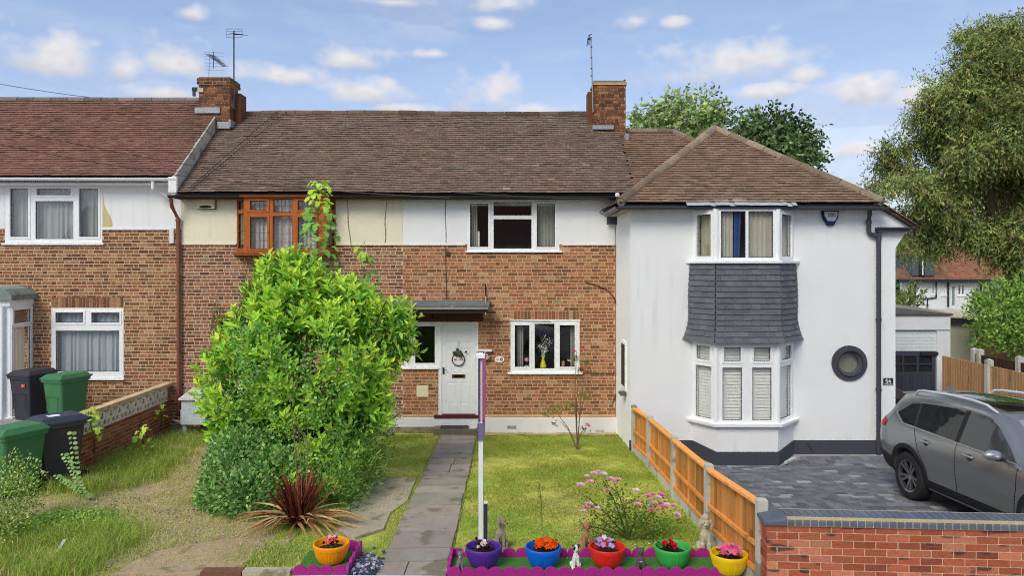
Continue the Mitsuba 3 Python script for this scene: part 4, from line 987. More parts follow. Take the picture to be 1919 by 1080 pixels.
lv = MB(); rr = np.random.default_rng(5)
for i in range(46):
    a = np.array([wx + rr.normal(0, .05), YW - .035 - rr.uniform(0, .03), wz + .125 + rr.normal(0, .018)]); d = rr.normal(0, 1, 3) * [.05, .015, .04]; s = np.cross(d, [0, 1, 0]) * .35
    lv.add([a, a + d * .5 + s, a + d, a + d * .5 - s], [[0, 1, 2, 3]], jit(S(72, 78, 58), .25, .05, rr))
lv.build(f'{wr}__leaf_bow', 'm_dull')
# ---------------------------------------------------------------- path, paving, beds
r5 = np.random.default_rng(15)
pathk = sheet('garden_path', np.linspace(-1.44, -.64, 9), np.arange(7.3, 16.12, .2), lambda X, Y: ground_z(Y) - .012, 'm_concrete', 'straight path of grey concrete slabs leading to the white front door')
y = 7.35
while y < 16.05:
    L = r5.choice([.44, .46, .62, .45])
    L = min(L, 16.09 - y)
    x0, x1 = -1.43 + r5.normal(0, .006), -.655 + r5.normal(0, .006)
    cuts = [x0, x1] if r5.random() < .75 else [x0, x0 + r5.uniform(.3, .5), x1]
    for a, b in zip(cuts[:-1], cuts[1:]):
        z0, z1 = ground_z(y) + .022, ground_z(y + L) + .022
        t = r5.normal(0, .004)
        w8, w9 = r5.normal(0, .006, 2)
        v = np.array([[a + .006, y + .008 + w8, z0 + t], [b - .006, y + .008 - w8, z0 - t], [b - .006, y + L - .010 + w9, z1 - t], [a + .006, y + L - .010 - w9, z1 + t]])
        lo = v - [0, 0, .05]
        MB().add(np.vstack([v, lo]), [[0, 1, 2, 3], [0, 4, 5, 1], [1, 5, 6, 2], [3, 2, 6, 7], [0, 3, 7, 4]], jit(S(150, 141, 129), .10, .02, r5)).build(f'{pathk}__slab', 'm_concrete')
    y += L
pad = Polygon([(-2.15, 12.2), (-1.50, 12.35), (-1.47, 10.9), (-1.62, 10.3), (-1.60, 9.6), (-1.9, 9.25), (-2.2, 9.45), (-2.3, 10.6), (-2.2, 11.3)])
e = trimesh.creation.extrude_polygon(pad, .06, engine='earcut'); ev = np.asarray(e.vertices).copy(); ev[:, 2] += ground_z(ev[:, 1]) - .035
tag(MB().add(ev, e.faces, S(176, 164, 142)).build('concrete_pad', 'm_concrete'), 'cracked pale concrete patch between the bush and the path', kind='structure')
bare = Polygon([(-4.3, 8.0), (-3.35, 8.0), (-2.95, 8.3), (-2.9, 8.9), (-3.2, 9.25), (-3.7, 9.1), (-4.2, 8.7)])
e = trimesh.creation.extrude_polygon(bare.segmentize(.1), .03, engine='earcut'); ev = np.asarray(e.vertices).copy(); ev[:, :2] += bump(ev[:, :1] * 1.0, ev[:, 1:2] * 1.0, .06, 4.0, 5); ev[:, 2] += ground_z(ev[:, 1]) - .008
tag(MB().add(ev, e.faces, S(176, 152, 122)).build('bare_earth', 'm_concrete'), 'bare sandy trodden patch at the front of the weedy left garden', kind='structure')
drv = sheet('paved_driveway', np.arange(2.56, 9.9, .2), np.concatenate([np.arange(7.2, 19.4, .1)]), lambda X, Y: drive_z(Y) - .022, 'm_concrete')
cells = []
yy, row = 7.5, 0
while yy < 14.55:
    D = r5.choice([.12, .16, .16])
    x = 2.62 + r5.uniform(-.1, 0)
    while x < 9.3:
        L = r5.choice([.12, .16, .20, .24])
        cells.append((x, x + L, yy, yy + D)); x += L
    yy += D; row += 1
bayp = Polygon([(WL[0] - .1, 14.6), (FL[0] - .06, 13.93), (FR[0] + .06, 13.93), (WR[0] + .1, 14.6)])
cells = [c for c in cells if not bayp.intersects(sbox(c[0], c[2], c[1], c[3])) and c[0] > 2.6 and not (c[3] > 14.46 and c[0] < XH1)]
vis = lambda c: (0 if (c[0] > 6.1 and c[2] < 12.4) or c[2] < 8.6 + 0 * c[0] or (c[0] + .0) / c[2] < .27 + .02 * (14.5 - c[2]) * 0 else 1) * (c[1] - c[0]) * (c[3] - c[2]) / c[2] ** 3
order = sorted(range(len(cells)), key=lambda i: -vis(cells[i]))
PPAV, WPAV = [S(106, 107, 111), S(97, 98, 103), S(116, 117, 121), S(90, 91, 96), S(142, 143, 145)], [.36, .28, .2, .11, .05]
rest = MB()
for k, i in enumerate(order):
    a, b, c, d = cells[i]
    m = MB() if k < 300 else rest
    z0, z1, t = float(drive_z(c)), float(drive_z(d)), r5.normal(0, .0015)
    v = np.array([[a + .003, c + .003, z0 + t], [b - .003, c + .003, z0 - t], [b - .003, d - .003, z1 - t], [a + .003, d - .003, z1 + t]])
    q = v.copy(); q[:, 2] -= .005; w = v.mean(0); v[:, :2] = w[:2] + (v[:, :2] - w[:2]) * (1 - .008 / np.array([b - a, d - c]))
    lo = q - [0, 0, .03]
    m.add(np.vstack([v, q, lo]), [[0, 1, 2, 3], [4, 5, 1, 0], [5, 6, 2, 1], [6, 7, 3, 2], [7, 4, 0, 3], [8, 9, 5, 4], [9, 10, 6, 5], [10, 11, 7, 6], [11, 8, 4, 7]], jit(PPAV[r5.choice(5, p=WPAV)], .08, .015, r5))
    if k < 300: m.build(f'{drv}__paver', 'm_matte')
tag(rest.build(f'{drv}__paver_field', 'm_matte'), kind='stuff')
# neighbour's raised forecourt and kerb
sheet('forecourt', np.array([-30, -20, -15, -10, -7.53]), np.array([6.6, 10, 12, 14, 16.44]), lambda X, Y: 0.47 + 0 * X, 'm_concrete')
sheet('pavement', np.arange(-40, 40.1, 4.0), np.array([5.3, 6, 6.9, 7.25]), lambda X, Y: .37 + 0 * X, 'm_concrete')
sheet('road', np.array([-200., -40, 0, 40, 200]), np.array([-8., -2, 3, 5.25]), lambda X, Y: .26 + 0 * X, 'm_matte')
ks = MB().box(-2.85, -2.34, 7.98, 8.10, .30, .435, S(176, 164, 146)).build('kerb', 'm_concrete'); labels[ks] = {'kind': 'structure'}
ks2 = MB().box(-3.30, -2.86, 7.97, 8.11, .30, .43, S(120, 84, 66)).build('kerb', 'm_concrete'); labels[ks2] = {'kind': 'structure'}

MAG = S(172, 40, 136)


def scallop(L, zb, zv, zp, n):
    x = np.linspace(0, L, n * 12 + 1)
    ph = (x / L * n) % 1
    top = zv + (zp - zv) * np.sqrt(np.clip(1 - (2 * ph - 1) ** 2, 0, 1)) ** .9
    return Polygon([(0, zb)] + list(zip(x, top)) + [(L, zb)])


def edging(root, A, B, n, zf, th=.028):
    Mf, L = facet(A, B)
    z = zf
    MB().xz(scallop(L, z - .08, z + .025, z + .085, n), 0, th, MAG, Mf).build(f'{root}__edging_panel', 'm_plastic')


ed = thing('bed_edging', 'magenta scalloped plastic edging round the long turf bed in front of the lawn', 'edging')
for k in range(3):
    xa = -.645 + k * 1.05
    edging(ed, (xa, 8.0), (xa + 1.045, 8.0), 7, .385)
    edging(ed, (xa, 8.60), (xa + 1.045, 8.60), 7, .36)
edging(ed, (-.65, 8.62), (-.65, 8.0), 4, .385)
ed2 = thing('bed_edging', 'magenta scalloped plastic edging of the small turf bed with the orange pot', 'edging')
edging(ed2, (-2.31, 8.0), (-1.74, 8.0), 4, .405)
edging(ed2, (-1.712, 8.0), (-1.712, 8.78), 5, .405)
edging(ed2, (-1.745, 8.78), (-1.95, 8.80), 1, .39)
tf1 = sheet('artificial_turf', np.arange(-.62, 2.50, .06), np.arange(8.03, 8.60, .06), lambda X, Y: ground_z(Y) + .012 + bump(X, Y, .006, 5), 'm_turf')
tf2 = sheet('artificial_turf', np.arange(-2.32, -1.74, .05), np.arange(8.03, 8.80, .06), lambda X, Y: ground_z(Y) + .03 + bump(X, Y, .006, 5), 'm_turf')
for k, l in ((tf1, 'long strip of bright green artificial turf under five plant pots'), (tf2, 'small patch of green artificial turf under the orange pot')):
    labels[k] = {'label': l, 'category': 'artificial turf'}
chips = MB()
for i in range(420):
    p = np.array([r5.normal(-1.58, .07), r5.normal(8.25, .16), 0]); p[2] = ground_z(p[1]) + r5.uniform(0, .05)
    s = r5.uniform(.008, .02, 3); a = trimesh.creation.box(s * 2, trimesh.transformations.random_rotation_matrix(r5.random(3)))
    chips.add(a.vertices + p, a.faces, jit(S(70, 74, 96) if r5.random() < .7 else S(170, 172, 186), .2, .05, r5))
tag(chips.build('slate_chippings', 'm_matte'), 'blue grey slate chippings spilled beside the small magenta edging', 'chippings', kind='stuff')

# ---------------------------------------------------------------- front brick wall
r6 = np.random.default_rng(16)
fw = thing('garden_wall', 'new red brick front wall with a rounded blue grey coping', 'wall')
ang = math.radians(3.7)
A = np.array([2.575, 7.35]); dB = np.array([math.cos(ang), -math.sin(ang)]); nB = np.array([math.sin(ang), math.cos(ang)])
LWL = 5.6
Mw, _ = facet(A, A + dB * LWL)
RED, WRED = [S(172, 92, 66), S(162, 84, 60), S(180, 104, 78), S(188, 118, 92), S(146, 76, 58)], [.34, .26, .18, .12, .10]
MB().box(.006, LWL - .006, .006, .209, -.1, 1.165, S(222, 200, 162), Mw).build(f'{fw}__mortar', 'm_matte')
wk = fw
lay(fw, 'brick', brick_rects(0, LWL, .20, 1.166, course=.0735, joint=.0115, bond='stretcher', lens=(.1995,)), Mw, RED, WRED, proud=(.002, .004), bsdf='m_redbrick', r=r6, most=260)
Me, Le = facet(A + nB * .215, A)
lay(fw, 'brick', brick_rects(0, Le, .20, 1.166, course=.0735, joint=.0095, lens=(.0975,)), Me, RED, WRED, proud=(.002, .004), bsdf='m_redbrick', r=r6, most=40)
prof = [(-.03, 1.166), (-.03, 1.20)] + [(-.03 + .06 - .06 * math.cos(t), 1.20 + .06 * math.sin(t)) for t in np.linspace(.15, math.pi / 2, 6)] + [(.245 - .06 + .06 * math.sin(t), 1.20 + .06 * math.cos(t)) for t in np.linspace(0, math.pi / 2 - .1, 6)] + [(.245, 1.166)]
def coping(x0, x1, col, stop=False):
    e = trimesh.creation.extrude_polygon(Polygon(prof), x1 - x0, engine='earcut'); w = np.asarray(e.vertices)
    v = np.stack([x0 + w[:, 2], w[:, 0], w[:, 1]], 1)
    m = m3.Manifold(m3.Mesh(v.astype(np.float32), np.asarray(e.faces)[:, ::1].astype(np.uint32)))
    return v, e.faces
xk, k = -.03, 0
MB().box(.19, LWL - .02, -.024, .238, 1.16, 1.25, S(196, 176, 132), Mw).build(f'{fw}__coping_mortar', 'm_matte')
SLB = S(92, 100, 114)
while xk < LWL:
    w_ = .215 if k == 0 else .0655
    v, f = coping(xk, xk + w_, None)
    if k == 0:
        t = np.clip((xk + .07 - v[:, 0]) / .07, 0, 1)
        v[:, 2] = np.where(v[:, 2] > 1.19, v[:, 2] - t * .05 * (v[:, 2] - 1.19) / .07, v[:, 2])
    MB().add(v @ Mw[:3, :3].T + Mw[:3, 3], f, jit(SLB, .07, .015, r6)).build(f'{fw}__coping_brick', 'm_pot', 30)
    xk += w_ + .0095; k += 1

# ---------------------------------------------------------------- timber fence between lawn and driveway
ff = thing('garden_fence', 'low orange timber panel fence with concrete posts between lawn and driveway', 'fence')
FXS = [2.47, 2.52, 2.525, 2.53, 2.63]
PY_, PT = [14.40, 13.06, 11.17, 9.29, 7.66], [1.00, 1.07, 1.15, 1.235, 1.315]
WOODC = S(222, 152, 80)
CONC = S(188, 186, 176)
for FX, yv, zt_ in zip(FXS, PY_, PT):
    g = float(ground_z(yv))
    b = MB().box(FX - .05, FX + .05, yv - .05, yv + .05, g - .2, zt_, CONC)
    b.add([[FX - .05, yv - .05, zt_], [FX + .05, yv - .05, zt_], [FX + .05, yv + .05, zt_], [FX - .05, yv + .05, zt_], [FX, yv, zt_ + .022]], np.array([[0, 1, 4], [1, 2, 4], [2, 3, 4], [3, 0, 4]]), CONC * 1.05)
    b.build(f'{ff}__post', 'm_concrete')
for k in range(4):
    ya, yb = PY_[k] - .055, PY_[k + 1] + .055
    Mf, L = facet((FXS[k], ya), (FXS[k + 1], yb))
    za, zb = PT[k] - .035, PT[k + 1] - .035
    ga, gb = float(ground_z(ya)) - .06, float(ground_z(yb)) - .06
    top = lambda x, o=0.0: za + (zb - za) * x / L + o
    bot = lambda x, o=0.0: ga + (gb - ga) * x / L + o
    MB().xz(Polygon([(0, bot(0)), (L, bot(L)), (L, bot(L, .20)), (0, bot(0, .20))]), -.02, .02, CONC * .95, Mf).build(f'{ff}__gravel_board', 'm_concrete')
    nb = int(round(L / .115))
    for i in range(nb):
        a, b = L * i / nb, L * (i + 1) / nb
        MB().xz(Polygon([(a + .0015, bot(a, .205)), (b - .0015, bot(b, .205)), (b - .0015, top(b, -.03)), (a + .0015, top(a, -.03))]), .004 + (i % 2) * .004, .02, jit((WOODC * .82) * (.75 if r6.random() < .15 else 1), .14, .04, r6), Mf).build(f'{ff}__board', 'm_wood')
    for o, h_, pr, cc in ((.0, .032, .055, 1.25), ((-(za - ga) * .47), .04, .035, .98), (-(za - ga) + .245, .04, .035, .95)):
        a, b = (top(0, o - h_), top(L, o - h_)) if o > -.6 else (bot(0, .205), bot(L, .205))
        MB().xz(Polygon([(0, a), (L, b), (L, b + h_), (0, a + h_)]), -pr, .003 if o < 0 else .035, jit(WOODC * cc, .05, .02, r6), Mf).build(f'{ff}__{"capping" if o == 0 else "rail"}', 'm_wood')

# ---------------------------------------------------------------- low wall with pierced blocks, cabinet
lwk = thing('screen_block_wall', 'low brick wall topped with pierced concrete screen blocks and a pale coping', 'wall')
LX, LY0, LY1 = -7.43, 11.3, 16.38
Ml, Ll = facet((LX, LY0), (LX, LY1))
MB().box(0, Ll, .005, .10, -.1, .745, MORT_M * .7, Ml).build(f'{lwk}__mortar', 'm_matte')
lay(lwk, 'brick', brick_rects(0, Ll, 0, .745, bond='stretcher', course=.075), Ml, [S(150, 88, 64), S(134, 74, 56), S(160, 104, 78)], [.4, .3, .3], r=r6, most=300, proud=(.001, .004))
nb = 16; bs = (Ll - .14) / nb
for i in range(nb):
    a, b = .02 + i * bs, .02 + (i + 1) * bs - .006
    z0, z1, cxx, czz = .748, 1.055, .02 + (i + .5) * bs, .90
    w_, h_ = (b - a) * 1.06, (z1 - z0) * 1.03
    fn = lambda pts: Polygon([(cxx + p * w_, czz + q * h_) for p, q in pts])
    holes = [fn([(-.18, -.02), (.18, -.02), (0, .34)]), fn([(-.42, -.42), (-.20, -.40), (-.12, -.22), (-.24, -.10), (-.40, -.22)]), fn([(.42, -.42), (.20, -.40), (.12, -.22), (.24, -.10), (.40, -.22)]),
             fn([(-.42, .42), (-.18, .43), (-.32, .32), (-.41, .14)]), fn([(.42, .42), (.18, .43), (.32, .32), (.41, .14)]), fn([(0, -.44), (.08, -.40), (0, -.32), (-.08, -.40)])]
    MB().xz(sbox(a, z0, b, z1).difference(unary_union(holes)), .01, .05, jit(S(226, 222, 206), .05, .01, r6), Ml).build(f'{lwk}__screen_block', 'm_matte')
MB().box(.02, Ll - .12, .055, .075, .745, 1.056, (.035, .034, .032), Ml).build(f'{lwk}__backing', 'm_dull')  # near-black sheet added behind the blocks so their holes look shaded
MB().box(Ll - .115, Ll, .0, .10, .745, 1.055, S(150, 104, 78), Ml).build(f'{lwk}__end_pier', 'm_brick')
n = 9
for i in range(n):
    MB().box(Ll * i / n + .004, Ll * (i + 1) / n - .004, -.035, .14, 1.058, 1.125, jit(S(196, 174, 138), .06, .015, r6), Ml).build(f'{lwk}__coping_stone', 'm_concrete')
cb = thing('utility_cabinet', 'pale grey metal cabinet with a sloping lid against the wall behind the bush', 'cabinet')
MB().box(-6.90, -5.75, 15.72, 16.36, .34, .90, S(190, 200, 206)).build(f'{cb}__case', 'm_plastic')
m = MB(); v = np.array([[-6.94, 15.66, .90], [-5.7, 15.66, .90], [-5.7, 16.40, 1.02], [-6.94, 16.40, 1.02]]); m.add(np.vstack([v, v - [0, 0, .035]]), [[0, 1, 2, 3], [0, 4, 5, 1], [1, 5, 6, 2], [3, 7, 4, 0], [4, 7, 6, 5]], S(206, 206, 204)); m.build(f'{cb}__lid', 'm_plastic')
for x in (-6.86, -5.8): MB().box(x - .04, x + .04, 15.78, 15.86, .0, .34, S(170, 176, 180)).build(f'{cb}__foot', 'm_plastic')
MB().tube([(-7.30, 16.2, .34), (-7.05, 16.1, .30), (-6.92, 15.95, .36)], .025, 8, S(200, 200, 200)).build(f'{cb}__pipe', 'm_plastic')
MB().tube([(-6.98, 15.9, .30), (-6.98, 15.9, .62), (-6.92, 15.9, .62)], .018, 8, S(206, 206, 206)).build(f'{cb}__pipe', 'm_plastic')


# ---------------------------------------------------------------- wheelie bins
def hull_box(x0, x1, y0, y1, z0, z1, r_, taper=0.0):
    pts = []
    for z, t in ((z0, taper), (z1, 0.0)):
        for x, sx in ((x0, 1), (x1, -1)):
            for y, sy in ((y0, 1), (y1, -1)):
                for a in np.linspace(0, 2 * np.pi, 13)[:-1]:
                    pts.append([x + sx * (r_ + t) + r_ * math.cos(a), y + sy * (r_ + t) + r_ * math.sin(a), z])
    return trimesh.convex.convex_hull(np.array(pts))


def bin_(label, X, Y, Z, rot, col, lid=None, h=1.0, group='wheelie bins'):
    M = rotz(rot, (X, Y, Z)) @ np.diag([1, 1, h / 1.0, 1])
    t = thing('wheelie_bin', label, 'wheelie bin')
    lid = col if lid is None else lid
    MB().mesh(hull_box(-.33, .33, -.27, .27, .06, .93, .05, .075), col).build(f'{t}__body', 'm_plastic', 35, M)
    rim = MB().mesh(hull_box(-.36, .35, -.295, .295, .90, .955, .05), col * 1.05)
    rim.build(f'{t}__rim', 'm_plastic', 35, M)
    L = trimesh.util.concatenate([hull_box(-.385, .37, -.305, .305, .955, .985, .06), trimesh.convex.convex_hull(np.array([[x, y, z] for x0, x1, y0, z in ((-.37, .36, .29, .98), (-.27, .30, .22, 1.055)) for x in (x0, x1) for y in (-y0, y0)]))])
    lk = MB().mesh(L, lid).build(f'{t}__lid', 'm_plastic', 30, M)
    MB().tube([(.36, -.2, .95), (.44, -.2, .97), (.44, .2, .97), (.36, .2, .95)], .018, 8, lid * .9).build(f'{t}__handle', 'm_plastic', True, M)
    MB().box(-.325, -.318, -.15, .15, .60, .605, col * .7).box(-.326, -.318, -.15, -.14, .3, .605, col * .7).box(-.326, -.318, .14, .15, .3, .605, col * .7).build(f'{t}__moulding', 'm_plastic', False, M)
    for s in (-1, 1):
        w = trimesh.creation.cylinder(.10, .05, sections=20); w.apply_transform(trimesh.transformations.rotation_matrix(math.pi / 2, [1, 0, 0])); w.apply_translation([.30, s * .25, .10])
        MB().mesh(w, (.02, .02, .022)).build(f'{t}__wheel', 'm_plastic', 35, M)
    return t, M


GRN, BLK = S(66, 122, 78), S(58, 58, 68)
b1, M1 = bin_('black wheelie bin with an orange sticker beside the white porch', PXX(64, 15.55), 15.50, .47, math.radians(76), BLK, h=1.02)
MB().box(-.338, -.328, -.155, -.07, .74, .80, S(232, 104, 70)).build(f'{b1}__sticker', 'm_dull', False, M1)
b2, M2 = bin_('green wheelie bin under the downstairs window of the left house', PXX(127, 15.3), 15.25, .47, math.radians(70), GRN, h=.98)
b3, M3 = bin_('green wheelie bin in the weeds at the left edge, in front of the dark one', PXX(32, 11.35), 11.30, float(ground_z(11.3)) + .03, math.radians(66), GRN * 1.05, h=.98)
b4, M4 = bin_('dark wheelie bin with white paper on its lid, climbed by a weed', PXX(92, 11.75), 11.95, float(ground_z(11.9)) + .0, math.radians(52), S(66, 64, 68), S(58, 66, 84), h=1.06)
MB().box(-.15, .02, -.12, .02, 1.056, 1.06, S(232, 234, 240)).build(f'{b4}__paper', 'm_dull', False, M4)
b5 = thing('storage_box', 'dark plastic storage box with a peaked lid beside the garage door', 'storage box')
MB().mesh(hull_box(9.0, 9.62, 17.2, 17.8, .05, .62, .03, .03), S(44, 40, 44)).build(f'{b5}__body', 'm_plastic', 30)
MB().mesh(trimesh.convex.convex_hull(np.array([[x, y, z] for x, z in ((8.95, .62), (9.68, .62), (9.2, .78), (9.36, .76)) for y in (17.15, 17.85)])), S(74, 62, 62)).build(f'{b5}__lid', 'm_plastic')

# ---------------------------------------------------------------- pots
def pot(label, px, Y, col, lift=.0):
    X = PXX(px, Y); Z = float(ground_z(Y)) + .018 + lift
    t = thing('plant_pot', label, 'plant pot', 'colourful ribbed bowl pots')
    rib = lambda g, z: 1 + .012 * np.sign(np.cos(g * 30)) * ((z > .03) & (z < .155))
    MB().lathe([(0, .0), (.105, .0), (.125, .006), (.150, .035), (.172, .08), (.186, .13), (.192, .165), (.199, .168), (.203, .19), (.203, .212), (.198, .219), (.188, .219), (.182, .21), (.176, .17), (.165, .13), (.15, .115)], 120, col, (X, Y, Z), rib).build(f'{t}__bowl', 'm_pot', 50)
    s = MB(); g = np.linspace(0, 2 * np.pi, 25)[:-1]
    s.add(np.vstack([[[X, Y, Z + .15]], np.stack([X + .172 * np.cos(g), Y + .172 * np.sin(g), g * 0 + Z + .14], 1)]), np.array([[0, 1 + i, 1 + (i + 1) % 24] for i in range(24)]), S(62, 44, 34)).build(f'{t}__soil', 'm_matte')
    return np.array([X, Y, Z + .14])


def flowers(label, p, petal, leafc, n, spread, h, size=.028, nleaf=60, lo=.02, seed=1, cat='flower', five=True):
    r = np.random.default_rng(seed)
    t = thing('bedding_plant', label, cat)
    p = p + np.array([0, 0, .035])
    m = MB()
    for i in range(nleaf):
        a = r.uniform(0, 2 * np.pi); d = np.array([math.cos(a), math.sin(a), r.uniform(-.2, .9)]); d /= np.linalg.norm(d)
        b = p + np.array([r.normal(0, spread * .55), r.normal(0, spread * .45), r.uniform(0, h * .7)])
        s = np.cross(d, [0, 0, 1]); s /= np.linalg.norm(s) + 1e-9
        L = r.uniform(.03, .06)
        m.add([b, b + d * L * .5 + s * L * .35, b + d * L, b + d * L * .5 - s * L * .35], [[0, 1, 2, 3]], jit(leafc[r.integers(len(leafc))], .2, .05, r))
    m.build(f'{t}__foliage', 'm_leaf')
    for i in range(n):
        a, q_ = r.uniform(0, 2 * np.pi), math.sqrt(r.uniform(0, 1)) * spread
        c = p + np.array([q_ * math.cos(a), q_ * math.sin(a) * .8, h * (1.0 - .5 * (q_ / spread) ** 2) * r.uniform(.7, 1.05)])
        col = jit(petal[r.integers(len(petal))], .08, .02, r)
        nrm = np.array([math.cos(a) * .4, -.6 + .3 * math.sin(a), .8]) + r.normal(0, .2, 3); nrm /= np.linalg.norm(nrm)
        u = np.cross(nrm, [0, 0, 1.]); u /= np.linalg.norm(u); w = np.cross(nrm, u)
        f = MB()
        sz = size * r.uniform(.8, 1.2)
        for k in range(5):
            g = 2 * np.pi * k / 5 + r.uniform(0, .3)
            dd, ee = u * math.cos(g) + w * math.sin(g), -u * math.sin(g) + w * math.cos(g)
            f.add([c, c + dd * sz * .6 + ee * sz * .5 + nrm * .006, c + dd * sz * 1.1 + nrm * .002, c + dd * sz * .6 - ee * sz * .5 + nrm * .006], [[0, 1, 2, 3]], col)
        f.build(f'{t}__flower', 'm_petal')
    return t


PC = {'purple': S(88, 48, 152), 'blue': S(10, 104, 214), 'red': S(226, 44, 30), 'green': S(62, 178, 82), 'yellow': S(244, 206, 20), 'orange': S(250, 158, 14)}
DKL = [S(64, 34, 24), S(88, 48, 30), S(46, 44, 26)]
GRL = [S(58, 92, 32), S(78, 110, 40)]
p = pot('purple ribbed bowl pot, first in the row', 906, 8.30, PC['purple']); flowers('bronze leaved begonia with a few pale pink flowers in the purple pot', p, [S(244, 206, 206), S(250, 228, 222)], DKL + [S(120, 84, 50)], 6, .09, .10, .026, 90, seed=21)
p = pot('blue ribbed bowl pot, second in the row', 1018, 8.30, PC['blue']); flowers('bright orange flowers filling the blue pot', p + [.03, 0, 0], [S(246, 92, 24), S(252, 112, 40), S(232, 70, 20)], GRL + DKL, 46, .13, .12, .03, 60, seed=22)
p = pot('red ribbed bowl pot in the middle of the row', 1138, 8.30, PC['red']); flowers('pale lilac pansies in the red pot', p + [-.03, 0, 0], [S(206, 186, 240), S(226, 212, 246), S(196, 150, 226)], DKL + GRL, 9, .12, .15, .034, 40, seed=23)
p = pot('green ribbed bowl pot, fourth in the row', 1260, 8.30, PC['green']); flowers('dark leaved begonia with red flowers in the green pot', p + [-.04, 0, 0], [S(214, 24, 40), S(196, 20, 50), S(236, 50, 60)], DKL, 20, .085, .10, .026, 60, seed=24)
p = pot('yellow ribbed bowl pot at the right end of the row', 1366, 8.08, PC['yellow']); flowers('pink busy lizzie flowers in the yellow pot', p + [.02, 0, .01], [S(244, 132, 176), S(250, 170, 204), S(236, 96, 150)], GRL + DKL, 26, .12, .13, .034, 60, seed=25)
p = pot('orange ribbed bowl pot on the small turf patch', 621, 8.36, PC['orange'], .02); flowers('small begonia with red and white flowers in the orange pot', p, [S(246, 200, 214), S(236, 110, 120), S(240, 90, 90)], DKL + [S(70, 90, 40)], 20, .07, .13, .022, 50, seed=26)

# vase in the window
vt = thing('vase', 'tall yellow vase with silvery stems on the sill inside the downstairs window', 'vase')
vx, vz = PXX(1018, YW + .15), PZ(692, YW + .15)
MB().lathe([(0, 0), (.07, .0), (.073, .03), (.066, .10), (.04, .18), (.027, .24), (.028, .30), (.022, .30), (.02, .2)], 24, S(206, 206, 40), (vx, YW + .15, vz)).build(f'{vt}__body', 'm_pot', 50)
m = MB(); rr = np.random.default_rng(8)
for i in range(16):
    tip = np.array([vx + rr.normal(.07, .09), YW + .15 + rr.normal(0, .04), vz + rr.uniform(.45, .78)])
    b0 = np.array([vx, YW + .15, vz + .28])
    for k in range(16):
        c = b0 + (tip - b0) * (k / 16) ** .9 + rr.normal(0, .01, 3); d = rr.normal(0, .018, 3)
        m.add([c, c + d + [.006, 0, .004], c + d * 1.9, c + d - [.006, 0, .004]], [[0, 1, 2, 3]], jit(S(196, 208, 190), .1, .02, rr))
m.build(f'{vt}__stems', 'm_dull')
orn = thing('ornament', 'small pale rounded ornament on the sill at the right of the yellow vase', 'ornament')
MB().lathe([(0, 0), (.04, 0), (.045, .06), (.035, .14), (0, .15)], 14, S(196, 160, 120), (PXX(1055, YW + .15), YW + .15, PZ(689, YW + .15))).build(f'{orn}__body', 'm_pot', 50)
ob = thing('ornament', 'pink flower ornament on the sill at the left of the yellow vase', 'ornament')
MB().lathe([(0, 0), (.05, 0), (.05, .03), (0, .03)], 12, S(210, 200, 190), (PXX(987, YW + .15), YW + .15, PZ(688, YW + .15))).lathe([(0, .1), (.05, .14), (.05, .18), (0, .21)], 8, S(206, 150, 160), (PXX(987, YW + .15), YW + .15, PZ(688, YW + .15))).tube([(PXX(987, YW + .15), YW + .15, PZ(688, YW + .15)), (PXX(987, YW + .15), YW + .15, PZ(688, YW + .15) + .12)], .006, 5, S(80, 100, 60)).build(f'{ob}__body', 'm_dull')

# door mat, sale board, stake
one('door_mat', MB().box(PXX(825, 16.2), PXX(876, 16.2), 16.12, 16.38, PZ(798, YW) + .002, PZ(798, YW) + .018, S(64, 62, 66)), 'm_matte', 'dark doormat on the concrete step', 'doormat')
one('door_mat', MB().box(PXX(880, 16.2), PXX(893, 16.2), 16.10, 16.40, PZ(798, YW) + .002, PZ(798, YW) + .012, S(206, 214, 200)), 'm_matte', 'pale square mat on the step, right of the dark doormat', 'doormat')
sb = thing('sale_board', 'tall white post carrying an estate agent board seen edge on', 'sale board')
px0, pyY, gz = PXX(901, 9.1), 9.1, float(ground_z(9.1))
MB().box(px0 - .027, px0 + .027, pyY - .027, pyY + .027, gz - .1, 2.66, S(230, 232, 236)).build(f'{sb}__post', 'm_plastic')
for s, c in ((-1, S(62, 50, 78)), (1, S(196, 112, 150))):
    m = MB(); y0_, y1_ = pyY - .05, pyY + .62
    xa, xb = px0 + s * .012, px0 + s * .030
    v = np.array([[xa, y0_, 1.82], [xb, y1_, 1.82], [xb, y1_, 2.60], [xa, y0_, 2.60], [xa + s * .016, y0_, 1.82], [xb + s * .016, y1_, 1.82], [xb + s * .016, y1_, 2.60], [xa + s * .016, y0_, 2.60]])
    m.add(v, [[0, 1, 2, 3], [7, 6, 5, 4], [0, 3, 7, 4], [1, 5, 6, 2], [3, 2, 6, 7], [0, 4, 5, 1]], c).build(f'{sb}__board', 'm_plastic')
MB().box(px0 - .05, px0 + .05, pyY - .08, pyY + .1, 2.60, 2.64, S(236, 236, 238)).build(f'{sb}__cap', 'm_plastic')
MB().box(px0 - .036, px0 + .036, pyY - .06, pyY + .5, 1.60, 1.80, S(120, 104, 140)).box(px0 - .037, px0 - .030, pyY - .063, pyY + .5, 1.6, 1.8, S(52, 46, 74)).build(f'{sb}__slip_board', 'm_plastic')
st = thing('stake', 'short navy stake with a white top standing beside the sale board post', 'stake')
MB().box(PXX(907, 9.0), PXX(913.5, 9.0), 8.98, 9.02, .2, PZ(944, 9.0), S(48, 44, 84)).build(f'{st}__shaft', 'm_plastic')
MB().box(PXX(907, 9.0) - .001, PXX(913.5, 9.0) + .001, 8.979, 9.021, PZ(944, 9.0), PZ(941, 9.0), S(230, 230, 220)).build(f'{st}__top', 'm_plastic')
hb = thing('wall_ornament', 'small round animal ornament hanging beside the door above the sale board', 'ornament')
